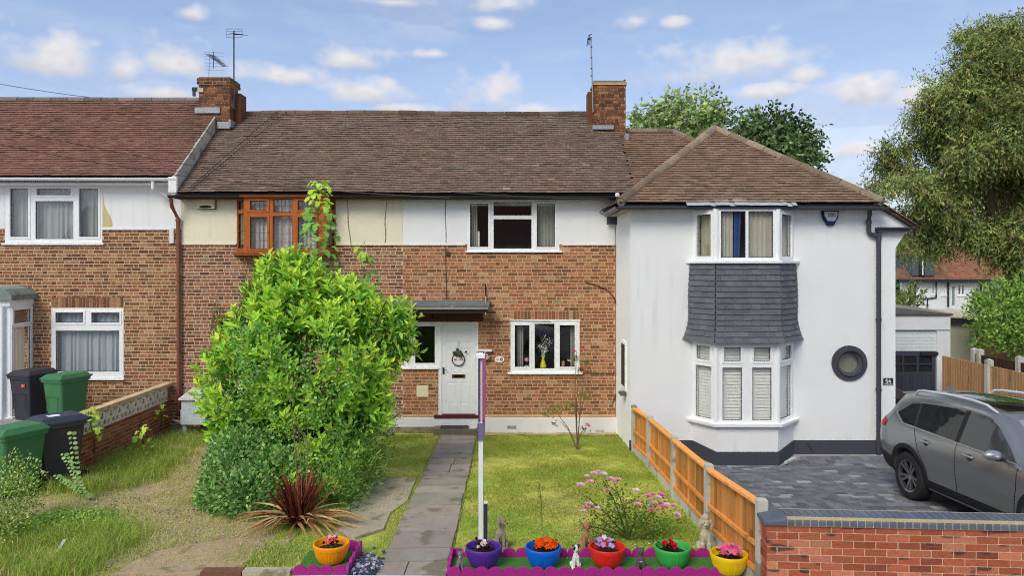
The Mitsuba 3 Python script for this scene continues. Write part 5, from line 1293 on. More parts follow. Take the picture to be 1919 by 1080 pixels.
MB().lathe([(0, -.07), (.06, -.06), (.085, 0), (.06, .05), (0, .065)], 16, S(206, 196, 186), P(911, 669, YW - .08)).build(f'{hb}__head', 'm_pot', 50)
for dx, dz in ((-4, -2), (0, 1), (4, -1)): MB().lathe([(0, -.02), (.02, 0), (0, .02)], 8, S(50, 40, 36), P(911 + dx, 667 + dz, YW - .16)).build(f'{hb}__patch', 'm_dull', 50)

# ---------------------------------------------------------------- aerials and wires
def rod(m, a, b, r_=.006, c=(.09, .09, .10)): return m.tube([a, b], r_, 5, c)
ae = thing('tv_aerial', 'tall tv aerial mast on the left chimney', 'aerial')
ax, ay = -6.81, 18.5
MB().tube([(ax, ay, 7.6), (ax, ay, 9.57)], .020, 8, S(96, 100, 110)).build(f'{ae}__mast', 'm_metal')
m = MB(); c = np.array([ax, ay, 9.50])
rod(m, c, c + [.42, -.5, -.18], .013)
for k in range(7): q_ = c + np.array([.42, -.5, -.18]) * k / 6; rod(m, q_ - [.09, .06, 0], q_ + [.09, .06, 0], .005)
for z in (-.14, -.05, .05, .14): rod(m, c + [-.16, -.05, z * .75], c + [.22, -.05, z * .75], .005)
for x in (-.16, .22): rod(m, c + [x, -.05, -.11], c + [x, -.05, .11], .005)
m.build(f'{ae}__array', 'm_metal')
ae = thing('tv_aerial', 'low slanting multi element aerial over the left chimney', 'aerial')
c = P(402, 112, 18.4)
m = MB(); A_, B_ = P(393, 102, 18.6), P(421, 124, 18.0)
rod(m, A_, B_, .012)
for k in range(14):
    q_ = A_ + (B_ - A_) * k / 13; l = .13 - .05 * k / 13
    rod(m, q_ - [l * .5, l, .02], q_ + [l * .5, l, .02], .006, (.05, .05, .06))
m.build(f'{ae}__array', 'm_metal')
m = MB(); rod(m, P(400, 96, 18.4), P(400, 128, 18.4), .01); rod(m, P(393, 104, 18.5), P(391, 148, 18.5), .006, (.4, .4, .42))
for k in range(6): rod(m, P(383, 98 + k * 6.5, 18.5), P(420, 98 + k * 6.5 + 1, 18.5), .0035, (.35, .35, .38))
m.build(f'{ae}__mast', 'm_metal')
ae = thing('tv_aerial', 'slim aerial mast on the right chimney', 'aerial')
MB().tube([P(1111.5, 210, 18.2), P(1107.5, 72, 18.2)], .016, 8, S(150, 152, 158)).build(f'{ae}__mast', 'm_metal')
m = MB()
for y_ in (88, 108, 128, 142): m.tube([P(1108.3, y_ - .6, 18.19), P(1108.4, y_ + .6, 18.19)], .026, 6, (.03, .03, .035))
rod(m, P(1104, 65, 18.2), P(1103.5, 84, 18.2), .014); rod(m, P(1103, 72, 18.2), P(1109, 70, 18.2), .016); rod(m, P(1103, 66, 18.2), P(1109, 64, 18.2), .012); rod(m, P(1102, 70, 18.2), P(1100, 86, 18.1), .01); rod(m, P(1101, 73, 18.2), P(1108, 74, 18.1), .012)
m.build(f'{ae}__array', 'm_metal')


def wire(label, a, b, sag_=.15, r_=.009):
    s = np.linspace(0, 1, 17)[:, None]
    pts = np.asarray(a) + (np.asarray(b) - a) * s - np.array([0, 0, 1]) * (4 * sag_ * s * (1 - s))
    return one('overhead_cable', MB().tube(pts, r_, 5, (.06, .05, .05)), 'm_plastic', label, 'cable', smooth=True)


wire('thin overhead wire crossing the sky above the left roof', P(-120, 133, 24), P(240, 190, 24), .1, .01)
wire('upper of two black cables sagging across the left roof', P(-120, 214, 10), P(702, 357, 15.95), .12, .005)
wire('lower of two black cables sagging across the left roof', P(-120, 246, 10), P(560, 351, 15.95), .12, .005)
wire('black cable running along the gutter above the cream render', P(560, 352, 15.96), P(842, 371, 15.92), .02, .013)
wire('black cable running along the gutter towards the white house', P(846, 360, 15.96), P(1140, 373, 15.9), .03, .010)

# ---------------------------------------------------------------- garage and what stands behind it
ga = thing('garage', 'white flat roofed garage with dark glazed doors behind the white house', 'garage')
YG = 19.0
MG = at_wall(YG)
gx0, gx1 = 8.6, PXX(1781, YG)
ox0, ox1 = 8.9, PXX(1756, YG)
MB().xz(sbox(gx0, -.1, gx1, PZ(592, YG)).difference(sbox(ox0, -.2, ox1, PZ(620, YG))), 0, .2, WHITE * .86, MG).build(f'{ga}__wall', 'm_render')
MB().box(gx1 - .2, gx1, YG + .2, 24, -.2, 2.38, WHITE * .8).build(f'{ga}__side_wall', 'm_render')
MB().box(gx0 - .05, gx1 + .05, YG - .04, 24.4, PZ(592, YG), PZ(588.5, YG), S(78, 74, 70)).build(f'{ga}__roof', 'm_matte')
MB().box(gx0, gx1 + .01, YG - .018, YG - .002, PZ(619.5, YG), PZ(617.5, YG), S(150, 158, 166)).build(f'{ga}__drip', 'm_dull')
for i in range(6):
    za, zb_ = PZ(659, YG) + i * .087, PZ(659, YG) + (i + 1) * .087
    MB().box(ox0, ox1, YG + .05, YG + .075, za + .003, zb_ - .003, S(212, 218, 218)).build(f'{ga}__header_board', 'm_plastic')
MB().box(ox0, ox1, YG + .075, YG + .1, -.1, 2.3, (.02, .02, .025)).build(f'{ga}__lining', 'm_dull')
DK = S(62, 64, 76)
gd = window(ga, (ox0, -.05, ox1 - .02, PZ(659, YG)), [(PXX(a, YG), PZ(b1_, YG), PXX(b_, YG), PZ(a1_, YG)) for a, b_ in ((1660, 1675.5), (1678, 1692), (1694.5, 1719 + .0), (1723, 1748)) for a1_, b1_ in ((668, 682), (684.5, 698))], MG, DK, y0=.03, depth=.04, room=0, name='garage_door', panes=True)
for i in range(11):
    xx_ = ox1 - .06 - (i + 1) * .105
    MB().box(xx_ + .003, xx_ + .102, YG + .018, YG + .032, .05, PZ(702, YG), jit(DK, .05, .01, r6)).build(f'{gd}__plank', 'm_plastic')
MB().box(ox1 - .42, ox1 + .02, YG - .03, YG + .03, PZ(666, YG), PZ(660, YG), BLACK).build(f'{gd}__closer', 'm_plastic')
MB().box(ox1 - .01, ox1 + .05, YG - .03, YG, -.05, PZ(672, YG), WHITE).build(f'{ga}__jamb', 'm_plastic')

sd = thing('shed', 'grey green rendered outbuilding with a dark fascia, right of the garage', 'shed')
MB().box(12.45, PXX(1829, 22), 22, 26, -.4, PZ(598, 22), S(164, 160, 144)).build(f'{sd}__wall', 'm_render')
m = MB(); v = np.array([[12.3, 21.8, 2.25], [14.2, 21.8, 2.12], [14.2, 27, 2.30], [12.3, 27, 2.45]]); m.add(np.vstack([v, v - [0, 0, .03]]), [[0, 1, 2, 3], [4, 7, 6, 5], [0, 4, 5, 1], [1, 5, 6, 2]], S(176, 166, 146)); m.build(f'{sd}__roof', 'm_concrete')
MB().box(12.3, 14.15, 21.82, 21.86, 2.03, 2.17, S(42, 40, 50)).build(f'{sd}__fascia', 'm_plastic')
MB().box(12.62, 12.80, 21.9, 21.98, 1.80, 1.86, S(60, 60, 66)).build(f'{sd}__lamp', 'm_plastic')


def far_house(label, px0_, px1_, Yf, zt_, zb_, wins, pipes, rcol, dorm=None, hipl=False):
    t = thing('far_house', label, 'house')
    x0, x1 = PXX(px0_, Yf), PXX(px1_, Yf)
    holes = [px_rect(a, b, c, d, Yf) for a, b, c, d, k in wins]
    MB().xz(sbox(x0, zb_, x1, zt_).difference(unary_union([sbox(*h) for h in holes])), 0, .3, WHITE * .97, at_wall(Yf)).build(f'{t}__wall', 'm_render')
    for (a, b, c, d, k), h in zip(wins, holes):
        X0, Z0, X1, Z1 = h
        wd = X1 - X0
        if k == 'door':
            MB().box(X0, X1, .05, .1, Z0, Z1, S(130, 146, 150), at_wall(Yf)).build(f'{t}__door', 'm_darkglass'); continue
        n_ = {'three': 3, 'two': 2, 'blue': 1}.get(k, 1)
        wk_ = MB().xz(sbox(*h).difference(unary_union([sbox(X0 + wd * i / n_ + .07, z0, X0 + wd * (i + 1) / n_ - .07, z1) for i in range(n_) for z0, z1 in ((Z0 + .08, Z0 + (Z1 - Z0) * .72), (Z0 + (Z1 - Z0) * .78, Z1 - .06))])), .03, .1, UPVC, at_wall(Yf)).build(f'{t}__window', 'm_plastic')
        MB().box(X0, X1, .11, .13, Z0, Z1, S(128, 150, 176) if k == 'blue' else S(78, 84, 86), at_wall(Yf)).build(f'{wk_}__pane', 'm_darkglass')
        MB().box(X0 - .1, X1 + .1, -.08, .0, Z0 - .1, Z0, WHITE * .95, at_wall(Yf)).build(f'{wk_}__sill', 'm_render')
    for pts in pipes: MB().tube([P(a, b, Yf - .1) for a, b in pts], .075, 6, S(40, 42, 56)).build(f'{t}__downpipe', 'm_plastic')
    rk = MB()
    hl = 3.2 if hipl else 0
    v = np.array([[x0 - .4, Yf - .5, zt_], [x1, Yf - .5, zt_], [x1, Yf + 3.8, zt_ + 2.9], [x0 + hl, Yf + 3.8, zt_ + 2.9], [x0 - .4, Yf + 8, zt_], [x1, Yf + 8, zt_]])
    rk.add(v, [[0, 1, 2], [0, 2, 3], [4, 0, 3], [3, 2, 5], [4, 3, 5], [1, 5, 2]], rcol)
    roof_ = rk.build(f'{t}__roof', 'm_tile')
    d_ = np.array([0, 4.3, 2.9]); d_ /= np.linalg.norm(d_)
    tiles(roof_, v[0], (1, 0, 0), d_, Polygon([(0, 0), (x1 - x0 + .4, 0), (x1 - x0 + .4, 5.1), (hl + .4, 5.1)]), [rcol, rcol * .85, rcol * 1.15], [.5, .3, .2], gauge=.3, width=.45, length=.42, most=0, thick=.04, lift=.06)
    MB().box(x0 - .4, x1, Yf - .6, Yf - .48, zt_ - .22, zt_ - .02, S(44, 44, 54)).build(f'{t}__gutter', 'm_plastic')
    return t, v


fh, fv = far_house('white rendered far house with a dark grey dormer, seen between white house and tree', 1690, 1778, 60, PZ(524, 60), -3.6,
                   [(1722.5, 531, 1733, 552, 'three'), (1746.5, 531, 1752, 552.5, ''), (1764.5, 531, 1772.5, 553.5, 'two')], [[(1754.5, 526), (1754.5, 558), (1738, 560), (1738, 576)], [(1777, 526), (1777, 575)], [(1703, 526), (1715, 534), (1715, 560)]], S(126, 94, 78), hipl=True)
MB().box(PXX(1712, 59.5), PXX(1754, 59.5), 59.7, 64, PZ(517, 59.5), PZ(479, 59.5), S(84, 92, 100)).build(f'{fh}__dormer', 'm_matte')
MB().box(PXX(1710, 59.5), PXX(1757, 59.5), 59.4, 64.2, PZ(480, 59.5), PZ(477, 59.5), S(60, 62, 70)).build(f'{fh}__dormer_roof', 'm_matte')
MB().box(PXX(1724, 59.5), PXX(1734, 59.5), 59.55, 59.7, PZ(516, 59.5), PZ(484, 59.5), S(40, 42, 48)).build(f'{fh}__dormer_window', 'm_darkglass')
MB().box(PXX(1728.5, 59.5), PXX(1730.5, 59.5), 59.5, 59.6, PZ(516, 59.5), PZ(484, 59.5), UPVC).build(f'{fh}__dormer_mullion', 'm_plastic')
MB().box(PXX(1740, 62), PXX(1753, 62), 62, 63, 4.2, PZ(463, 62), S(110, 84, 70)).build(f'{fh}__chimney', 'm_brick')
fh2, _ = far_house('white rendered far house half hidden by the tree, with a glazed upstairs door', 1778.4, 1935, 60, PZ(524, 60), -3.6,
                   [(1784, 537, 1789.5, 573, 'door'), (1795, 534, 1808.5, 554, 'two'), (1831, 534, 1836, 554, ''), (1904, 533, 1924, 560, 'blue')], [[(1838.5, 526), (1838.5, 575)]], S(150, 102, 82))
fl = thing('low_extension', 'low flat roofed extension with a brown roof in front of the far white houses', 'extension')
MB().box(18.6, 25.0, 36, 42, -2.2, 1.12, S(190, 190, 188)).build(f'{fl}__wall', 'm_render')
MB().box(18.4, 22.0, 35.8, 42.2, 1.12, 1.24, S(112, 74, 58)).build(f'{fl}__roof', 'm_tile')
MB().box(22.05, 25.4, 35.4, 42.2, 1.08, 1.20, S(168, 162, 150)).build(f'{fl}__roof', 'm_concrete')
MB().box(18.3, 22.05, 42.0, 42.4, 1.2, 1.5, S(66, 64, 66)).build(f'{fl}__parapet', 'm_matte')


def board_fence(name, label, A, B, h, zb, post_d, col, boards=.1, posts=(), pc=CONC, ph=.0):
    t = thing(name, label, 'fence')
    Mf, L = facet(A, B)
    nb = int(L / boards)
    for i in range(nb):
        a = i * L / nb
        m = MB(); w_ = L / nb
        v = np.array([[a, .0, zb], [a + w_ + .012, -.014, zb], [a + w_ + .012, -.014, h], [a, .0, h], [a, .02, zb], [a + w_ + .012, .02, zb], [a + w_ + .012, .02, h], [a, .02, h]])
        v[:, 2] += r6.normal(0, .003) * (v[:, 2] > zb + .1)
        m.add(v @ Mf[:3, :3].T + Mf[:3, 3], [[0, 1, 2, 3], [1, 5, 6, 2], [3, 2, 6, 7], [0, 3, 7, 4], [4, 7, 6, 5]], jit(col, .09, .02, r6)).build(f'{t}__board', 'm_wood')
    for s in posts:
        b = MB().box(s - .055, s + .055, -.07, .07, zb - .2, h + .12, pc, Mf)
        b.add(np.array([[s - .055, -.07, h + .12], [s + .055, -.07, h + .12], [s + .055, .07, h + .12], [s - .055, .07, h + .12], [s, 0, h + .16]]) @ Mf[:3, :3].T + Mf[:3, 3], np.array([[0, 1, 4], [1, 2, 4], [2, 3, 4], [3, 0, 4]]), pc).build(f'{t}__post', 'm_concrete')
    return t


board_fence('boundary_fence', 'light brown vertical board fence with concrete posts behind the grey car', (10.68, 18.2), (10.62, 13.0), 1.50, .05, 0, S(182, 142, 100), posts=(1.80, 3.65))
board_fence('boundary_fence', 'dark stained fence with concrete posts beyond the light board fence', (12.35, 19.6), (12.30, 14.0), 1.38, .05, 0, S(74, 52, 44), boards=.15, posts=(.0, .25, 1.75, 3.6))
board_fence('boundary_fence', 'short weathered board fence under the bright green shrub', (13.9, 23.0), (17.5, 22.4), 1.55, -.1, 0, S(150, 112, 76), posts=(0.1,))

ot = thing('opposite_terrace', 'terrace across the road, seen only as a faint reflection in the upstairs window glass', 'house')
oy = -17.0
MB().box(-30, 30, oy - 6, oy, -.2, 3.1, S(150, 110, 84)).build(f'{ot}__wall', 'm_matte')
MB().box(-30, 30, oy - 6, oy + .02, 3.1, 5.2, WHITE * .9).build(f'{ot}__render_panel', 'm_matte')
m = MB(); v = np.array([[-30, oy + .4, 5.1], [30, oy + .4, 5.1], [30, oy - 3, 7.9], [-30, oy - 3, 7.9], [30, oy - 6.4, 5.1], [-30, oy - 6.4, 5.1]]); m.add(v, [[0, 1, 2, 3], [3, 2, 4, 5]], S(140, 86, 70)).build(f'{ot}__roof', 'm_tile')
for k in range(9):
    x = -26 + k * 6.2
    for za, zb_ in ((.9, 2.3), (3.4, 4.7)):
        wk_ = MB().box(x, x + 2.0, oy + .02, oy + .08, za, zb_, UPVC).build(f'{ot}__window', 'm_plastic')
        MB().box(x + .1, x + 1.9, oy + .08, oy + .09, za + .1, zb_ - .1, (.03, .03, .035)).build(f'{wk_}__pane', 'm_darkglass')
# ---------------------------------------------------------------- cars
from scipy.interpolate import PchipInterpolator as Pch
CX = lambda *p: Pch([a for a, b in p], [b for a, b in p])
c_top = CX((0, .80), (.05, .98), (.14, 1.16), (.30, 1.46), (.42, 1.615), (.8, 1.665), (1.5, 1.70), (2.1, 1.70), (2.6, 1.66), (2.9, 1.56), (3.3, 1.32), (3.62, 1.125), (4.0, 1.06), (4.35, .98), (4.55, .84), (4.65, .60))
c_sill = CX((0, .44), (.3, .34), (1, .27), (3.7, .27), (4.3, .30), (4.65, .42))
c_belt = CX((0, .74), (.05, .9), (.14, 1.02), (.3, 1.14), (.6, 1.145), (1.5, 1.09), (2.5, 1.055), (3.3, 1.03), (3.7, 1.0), (4.2, .93), (4.5, .80), (4.65, .56))
c_wid = CX((0, .70), (.08, .80), (.25, .865), (.6, .905), (1.2, .915), (3.4, .915), (4.0, .90), (4.3, .84), (4.55, .70), (4.65, .52))
c_roof = CX((0, .62), (.3, .58), (.5, .60), (1.5, .635), (2.5, .62), (3.0, .63), (3.6, .76), (4.0, .78), (4.4, .70), (4.65, .42))


def section(x):
    zs, zb, zt, w, wr = (float(c(x)) for c in (c_sill, c_belt, c_top, c_wid, c_roof))
    zb = min(zb, zt - .045); mid = zs + (zb - zs) * .5
    ze = max(zb + .012, zt - .075)
    pts = np.array([[w * .90, zs], [w * .955, zs + (zb - zs) * .16], [w * .975, zs + (zb - zs) * .34], [w * .995, mid], [w, zs + (zb - zs) * .72], [w * .988, zb - (zb - zs) * .10], [w * .955, zb],
                    [w * .955 + (wr - w * .955) * .45, zb + (ze - zb) * .52], [wr + .012, ze], [wr * .93, ze + (zt - ze) * .62], [wr * .70, zt - .008], [wr * .35, zt + .006], [0, zt + .010]])
    t = np.concatenate([[0], np.cumsum(np.linalg.norm(np.diff(pts, axis=0), axis=1))])
    s = np.interp(np.linspace(0, 12, 37), np.arange(13), t)
    return np.stack([Pch(t, pts[:, 0])(s), Pch(t, pts[:, 1])(s)], 1)


CARX = np.concatenate([np.linspace(0, .5, 14), np.linspace(.56, 4.2, 56), np.linspace(4.25, 4.65, 12)])
SEC = np.array([section(x) for x in CARX])


def car_y(x, z):
    x, z = np.atleast_1d(x).astype(float), np.atleast_1d(z).astype(float)
    out = np.zeros(len(x))
    for k in range(len(x)):
        s = section(min(max(x[k], 0), 4.65)); m = np.argmax(s[:, 1] >= s[:, 1].max() - .03)
        out[k] = np.interp(z[k], s[:m + 1, 1], s[:m + 1, 0])
    return out


def car_z(x, y):
    out = np.zeros(len(x))
    for k in range(len(x)):
        s = section(min(max(x[k], 0), 4.65))[18:][::-1]
        out[k] = np.interp(abs(y[k]), s[:, 0], s[:, 1])
    return out


def car_body():
    n, k = SEC.shape[:2]
    L = np.concatenate([np.broadcast_to(CARX[:, None, None], (n, k, 1)), SEC], -1)
    R = L[:, ::-1][:, 1:] * [1, -1, 1]
    ringv = np.concatenate([L, R], 1)
    m = ringv.shape[1]
    v = ringv.reshape(-1, 3)
    f = []
    for i in range(n - 1):
        for j in range(m):
            a, b = i * m + j, i * m + (j + 1) % m
            f += [[a, b, b + m], [a, b + m, a + m]]
    c0, c1 = len(v), len(v) + 1
    v = np.vstack([v, ringv[0].mean(0), ringv[-1].mean(0)])
    for j in range(m):
        f += [[c0, (j + 1) % m, j], [c1, (n - 1) * m + j, (n - 1) * m + (j + 1) % m]]
    return v, np.array(f)


def tri_panel(poly, step=.06):
    import shapely
    g = poly.segmentize(step)
    from shapely import delaunay_triangles, MultiPoint
    x0, y0, x1, y1 = g.bounds
    pts = [p for p in ((x, y) for x in np.arange(x0 + step / 2, x1, step) for y in np.arange(y0 + step / 2, y1, step)) if g.buffer(-.012).contains(Point(p))]
    ring = [c for q in ([g.exterior] + list(g.interiors)) for c in q.coords[:-1]]
    tri = delaunay_triangles(MultiPoint(ring + pts))
    v, f, ix = [], [], {}
    for t in tri.geoms:
        if not g.buffer(1e-6).contains(t.centroid): continue
        r_ = []
        for c in list(t.exterior.coords)[:3]:
            key = (round(c[0], 6), round(c[1], 6))
            if key not in ix: ix[key] = len(v); v.append(key)
            r_.append(ix[key])
        f.append(r_)
    return np.array(v), np.array(f)


def make_car(label, Mm, paint, full=True, name='parked_car', pm='m_carpaint'):
    def M(v):
        v = np.array(v, float)
        v[:, 2] = np.where(v[:, 2] > 1.0, 1.0 + (v[:, 2] - 1.0) * .86, v[:, 2])
        return v @ Mm[:3, :3].T + Mm[:3, 3]
    t = thing(name, label, 'car')
    v, f = car_body()
    man = m3.Manifold(m3.Mesh(v.astype(np.float32), f.astype(np.uint32)))
    if man.volume() < 0: man = m3.Manifold(m3.Mesh(v.astype(np.float32), f[:, ::-1].astype(np.uint32)))
    WX, WZ, WR = (.98, 3.685), .355, .355
    for wx in WX:
        for s in (-1, 1):
            cyl = m3.Manifold.cylinder(.36, .415, .415, 48, True).rotate([90, 0, 0]).translate([wx, s * .80, WZ + .01])
            man = man - cyl
    MB().mesh(man, paint).build(f'{t}__body', pm, 32, M)

    def side(poly, off, col, part, bsdf, s=-1, thick=False):
        p, f_ = tri_panel(poly)
        y = car_y(p[:, 0], p[:, 1]) + off
        vv = np.stack([p[:, 0], s * y, p[:, 1]], 1)
        return MB().add(vv, f_, col).build(f'{t}__{part}', bsdf, False, M)

    def line(pts, off, r_, col, part, bsdf='m_dull', s=-1):
        p = np.array(LineString(pts).segmentize(.05).coords)
        y = car_y(p[:, 0], p[:, 1]) + off
        return MB().tube(np.stack([p[:, 0], s * y, p[:, 1]], 1), r_, 5, col).build(f'{t}__{part}', bsdf, True, M)

    for s in (-1, 1):
        if not full and s > 0: continue
        gl = [Polygon([(.60, 1.29), (.86, 1.155), (1.12, 1.145), (1.04, 1.515), (.84, 1.48)]), Polygon([(1.17, 1.14), (2.06, 1.105), (2.05, 1.585), (1.09, 1.53)]), Polygon([(2.15, 1.10), (3.20, 1.065), (2.70, 1.46), (2.52, 1.55), (2.14, 1.587)])]
        for g_, c in zip(gl, ((.012, .013, .014), (.012, .013, .014), (.05, .055, .055))): side(g_, .005, c, 'side_window', 'm_darkglass', s)
        side(Polygon([(2.06, 1.10), (2.15, 1.10), (2.14, 1.588), (2.05, 1.586)]), .004, (.015, .015, .016), 'pillar_trim', 'm_plastic', s)
        side(Polygon([(1.12, 1.14), (1.17, 1.14), (1.09, 1.53), (1.04, 1.515)]), .004, (.03, .03, .032), 'pillar_trim', 'm_plastic', s)
        line([(.56, 1.31), (.59, 1.27), (.85, 1.138), (1.2, 1.122), (2.1, 1.085), (3.25, 1.045)], .006, .011, S(210, 212, 216), 'chrome_strip', 'm_metal', s)
        line([(.84, 1.50), (.70, 1.40), (.575, 1.315)], .006, .010, S(200, 202, 206), 'chrome_strip', 'm_metal', s)
        line([(1.05, 1.53), (1.6, 1.578), (2.1, 1.602), (2.52, 1.568), (2.74, 1.46), (3.27, 1.05)], .006, .007, S(196, 198, 202), 'chrome_strip', 'm_metal', s)
        line([(1.15, 1.11), (1.22, .98), (1.28, .8), (1.42, .6), (1.46, .40)], .001, .005, (.01, .01, .01), 'door_gap', s=s)
        line([(2.11, 1.08), (2.13, .9), (2.10, .40)], .001, .005, (.01, .01, .01), 'door_gap', s=s)
        line([(3.27, 1.03), (3.25, .75), (3.16, .40)], .001, .005, (.01, .01, .01), 'door_gap', s=s)
        line([(1.46, .405), (3.16, .405)], .001, .005, (.01, .01, .01), 'door_gap', s=s)
        side(Polygon([(1.36, .28), (3.30, .28), (3.26, .40), (1.40, .40)]), .010, (.020, .020, .022), 'sill_cladding', 'm_dull', s)
        line([(1.42, .275), (3.26, .275)], .012, .014, S(120, 122, 126), 'sill_strip', 'm_metal', s)
        side(Polygon([(.03, .46), (.30, .36), (.52, .36), (.52, .56), (.03, .60)]), .008, (.022, .022, .024), 'bumper_cladding', 'm_dull', s)
        for wx in WX:
            an = Point(wx, WZ + .01).buffer(.47, 32).difference(Point(wx, WZ + .01).buffer(.405, 32)).intersection(sbox(wx - .6, .30, wx + .6, 1.2))
            side(an, .012, (.020, .020, .022), 'arch_trim', 'm_dull', s)
        for hx in (1.36, 2.30):
            y_ = float(car_y(hx, .965)[0])
            MB().tube([(hx, s * (y_ + .012), .965), (hx + .05, s * (y_ + .035), .968), (hx + .15, s * (y_ + .035), .964), (hx + .20, s * (y_ + .012), .96)], .016, 8, S(216, 218, 222)).build(f'{t}__door_handle', 'm_metal', True, M)
            side(Point(hx + .12, .945).buffer(.045), .004, (.05, .052, .055), 'handle_recess', 'm_dull', s)
        side(Polygon([(.02, .98), (.10, 1.14), (.20, 1.19), (.42, 1.10), (.36, 1.00), (.14, .97)]).intersection(sbox(.06, .9, .5, 1.3)), .012, S(190, 16, 20), 'tail_light', 'm_darkglass', s)
        ym = float(car_y(3.05, 1.06)[0])
        mir = trimesh.creation.icosphere(3); mv = mir.vertices * [.07, .115, .075]; mv[:, 0] = np.where(mv[:, 0] < 0, mv[:, 0] * .35, mv[:, 0])
        MB().add(mv + [3.02, s * (ym + .16), 1.13], mir.faces, paint * 1.5).build(f'{t}__mirror', 'm_carpaint', True, M)
        MB().box(3.0, 3.06, s * ym - .02, s * ym + s * .12 + .0, 1.045, 1.085, (.02, .02, .02)).build(f'{t}__mirror_arm', 'm_dull', False, M)
        yr = lambda x: float(c_roof(x)) * .97
        pr = [(.72, 1.60), (.82, 1.70), (1.0, 1.725), (1.6, 1.755), (2.1, 1.748), (2.35, 1.72), (2.55, 1.64)]
        MB().tube([(x, s * (yr(x)), z) for x, z in pr], [.016, .022, .022, .022, .022, .022, .016], 8, S(206, 208, 212)).build(f'{t}__roof_rail', 'm_pot', True, M)

    def top(poly, off, col, part, bsdf):
        p, f_ = tri_panel(poly, .08)
        MB().add(np.stack([p[:, 0], p[:, 1], car_z(p[:, 0], p[:, 1]) + off], 1), f_, col).build(f'{t}__{part}', bsdf, True, M)
    top(Polygon([(1.05, -.46), (2.55, -.47), (2.62, 0), (2.55, .47), (1.05, .46), (.98, 0)]), .006, (.012, .012, .013), 'sunroof', 'm_darkglass')
    top(Polygon([(2.82, -.54), (2.80, 0), (2.82, .54), (3.48, .66), (3.56, 0), (3.48, -.66)]), .006, (.30, .32, .33), 'windscreen', 'm_darkglass')
    top(Polygon([(3.50, -.64), (3.58, 0), (3.50, .64), (3.56, .66), (3.64, 0), (3.56, -.66)]), .006, (.02, .02, .02), 'scuttle', 'm_dull')
    sp_ = MB().mesh(trimesh.convex.convex_hull(np.array([[x, y, z] for x, z in ((.27, 1.600), (.31, 1.575), (.52, 1.59), (.52, 1.650)) for y in (-.53, .53)])), paint)
    sp_.build(f'{t}__spoiler', pm, 30, M)
    MB().mesh(trimesh.convex.convex_hull(np.array([[.62, -.03, 1.655], [.62, .03, 1.655], [.86, -.02, 1.67], [.86, .02, 1.67], [.60, 0, 1.745], [.66, 0, 1.75]])), paint * 1.3).build(f'{t}__fin_aerial', 'm_carpaint', 30, M)
    MB().box(.5, 4.2, -.74, .74, .20, .40, (.012, .012, .012)).build(f'{t}__underside', 'm_dull', False, M)
    for wx in WX:
        for s in (-1, 1):
            y_ = s * .79
            Wm = Mm @ RM(np.array([[1, 0, 0], [0, 0, -s], [0, s, 0]], float) if True else 0, (wx, y_, WZ))
            prof = [(.24, .10), (.245, .112), (.30, .116), (.335, .105), (.353, .085), (.356, 0), (.353, -.085), (.33, -.11), (.24, -.11)]
            flip = np.diag([1, 1, -1, 1.0])
            wk_ = MB().lathe(prof, 40, (.022, .022, .024)).build(f'{t}__wheel', 'm_dull', 40, Wm @ flip)
            m = MB().lathe([(.0, .06), (.05, .075), (.055, .055)], 20, S(150, 152, 156)).lathe([(.218, .05), (.222, .098), (.240, .104), (.243, .09)], 40, S(176, 178, 182))
            for q in range(5):
                for d in (-.16, .16):
                    a = 2 * np.pi * q / 5 + .3 + d
                    p0 = np.array([.04 * math.cos(a), .04 * math.sin(a)]); p1 = np.array([.224 * math.cos(a + d * .35), .224 * math.sin(a + d * .35)])
                    dd = (p1 - p0) / np.linalg.norm(p1 - p0); nn = np.array([-dd[1], dd[0]])
                    m.mesh(trimesh.convex.convex_hull(np.array([[*(p + nn * w_ * e), z] for p, w_, z0 in ((p0, .016, .075), (p1, .020, .098)) for e in (-1, 1) for z in (z0, z0 - .03)])), S(196, 198, 202))
            m.build(f'{wk_}__rim', 'm_metal', 30, Wm @ flip)
            MB().lathe([(.0, .02), (.225, .02)], 24, (.012, .012, .013)).build(f'{wk_}__drum', 'm_dull', False, Wm @ flip)
    return t


def car_matrix(rear_wheel, heading, pitch=0.0, side=-1):
    """Place a car so that its right rear tyre stands at rear_wheel (x, y, z), nose along heading (radians from +x)."""
    c, s = math.cos(heading), math.sin(heading)
    Rz = np.array([[c, -s, 0], [s, c, 0], [0, 0, 1]])
    cp, sp2 = math.cos(pitch), math.sin(pitch)
    Ry = np.array([[cp, 0, -sp2], [0, 1, 0], [sp2, 0, cp]])
    R_ = Rz @ Ry
    return RM(R_, np.asarray(rear_wheel) - R_ @ np.array([.98, -.905, 0.0]))


make_car('grey metallic estate car with roof rails, reversed onto the paved driveway', car_matrix((6.02, 11.15, .205), math.radians(-87.5), .035), S(158, 160, 160))
make_car('white car on the road at the bottom edge with only its roof in view', car_matrix((-1.62, 3.07, .255), 0.0), S(232, 236, 240), False, pm='m_pot')

# ---------------------------------------------------------------- dog statues
def hull_chain(man, chain):
    for a, b in zip(chain[:-1], chain[1:]):
        s = [m3.Manifold.sphere(r_, 20).translate(list(p)) for p, r_ in (a, b)]
        man = m3.Manifold.batch_hull(s) if man is None else man + m3.Manifold.batch_hull(s)
    return man


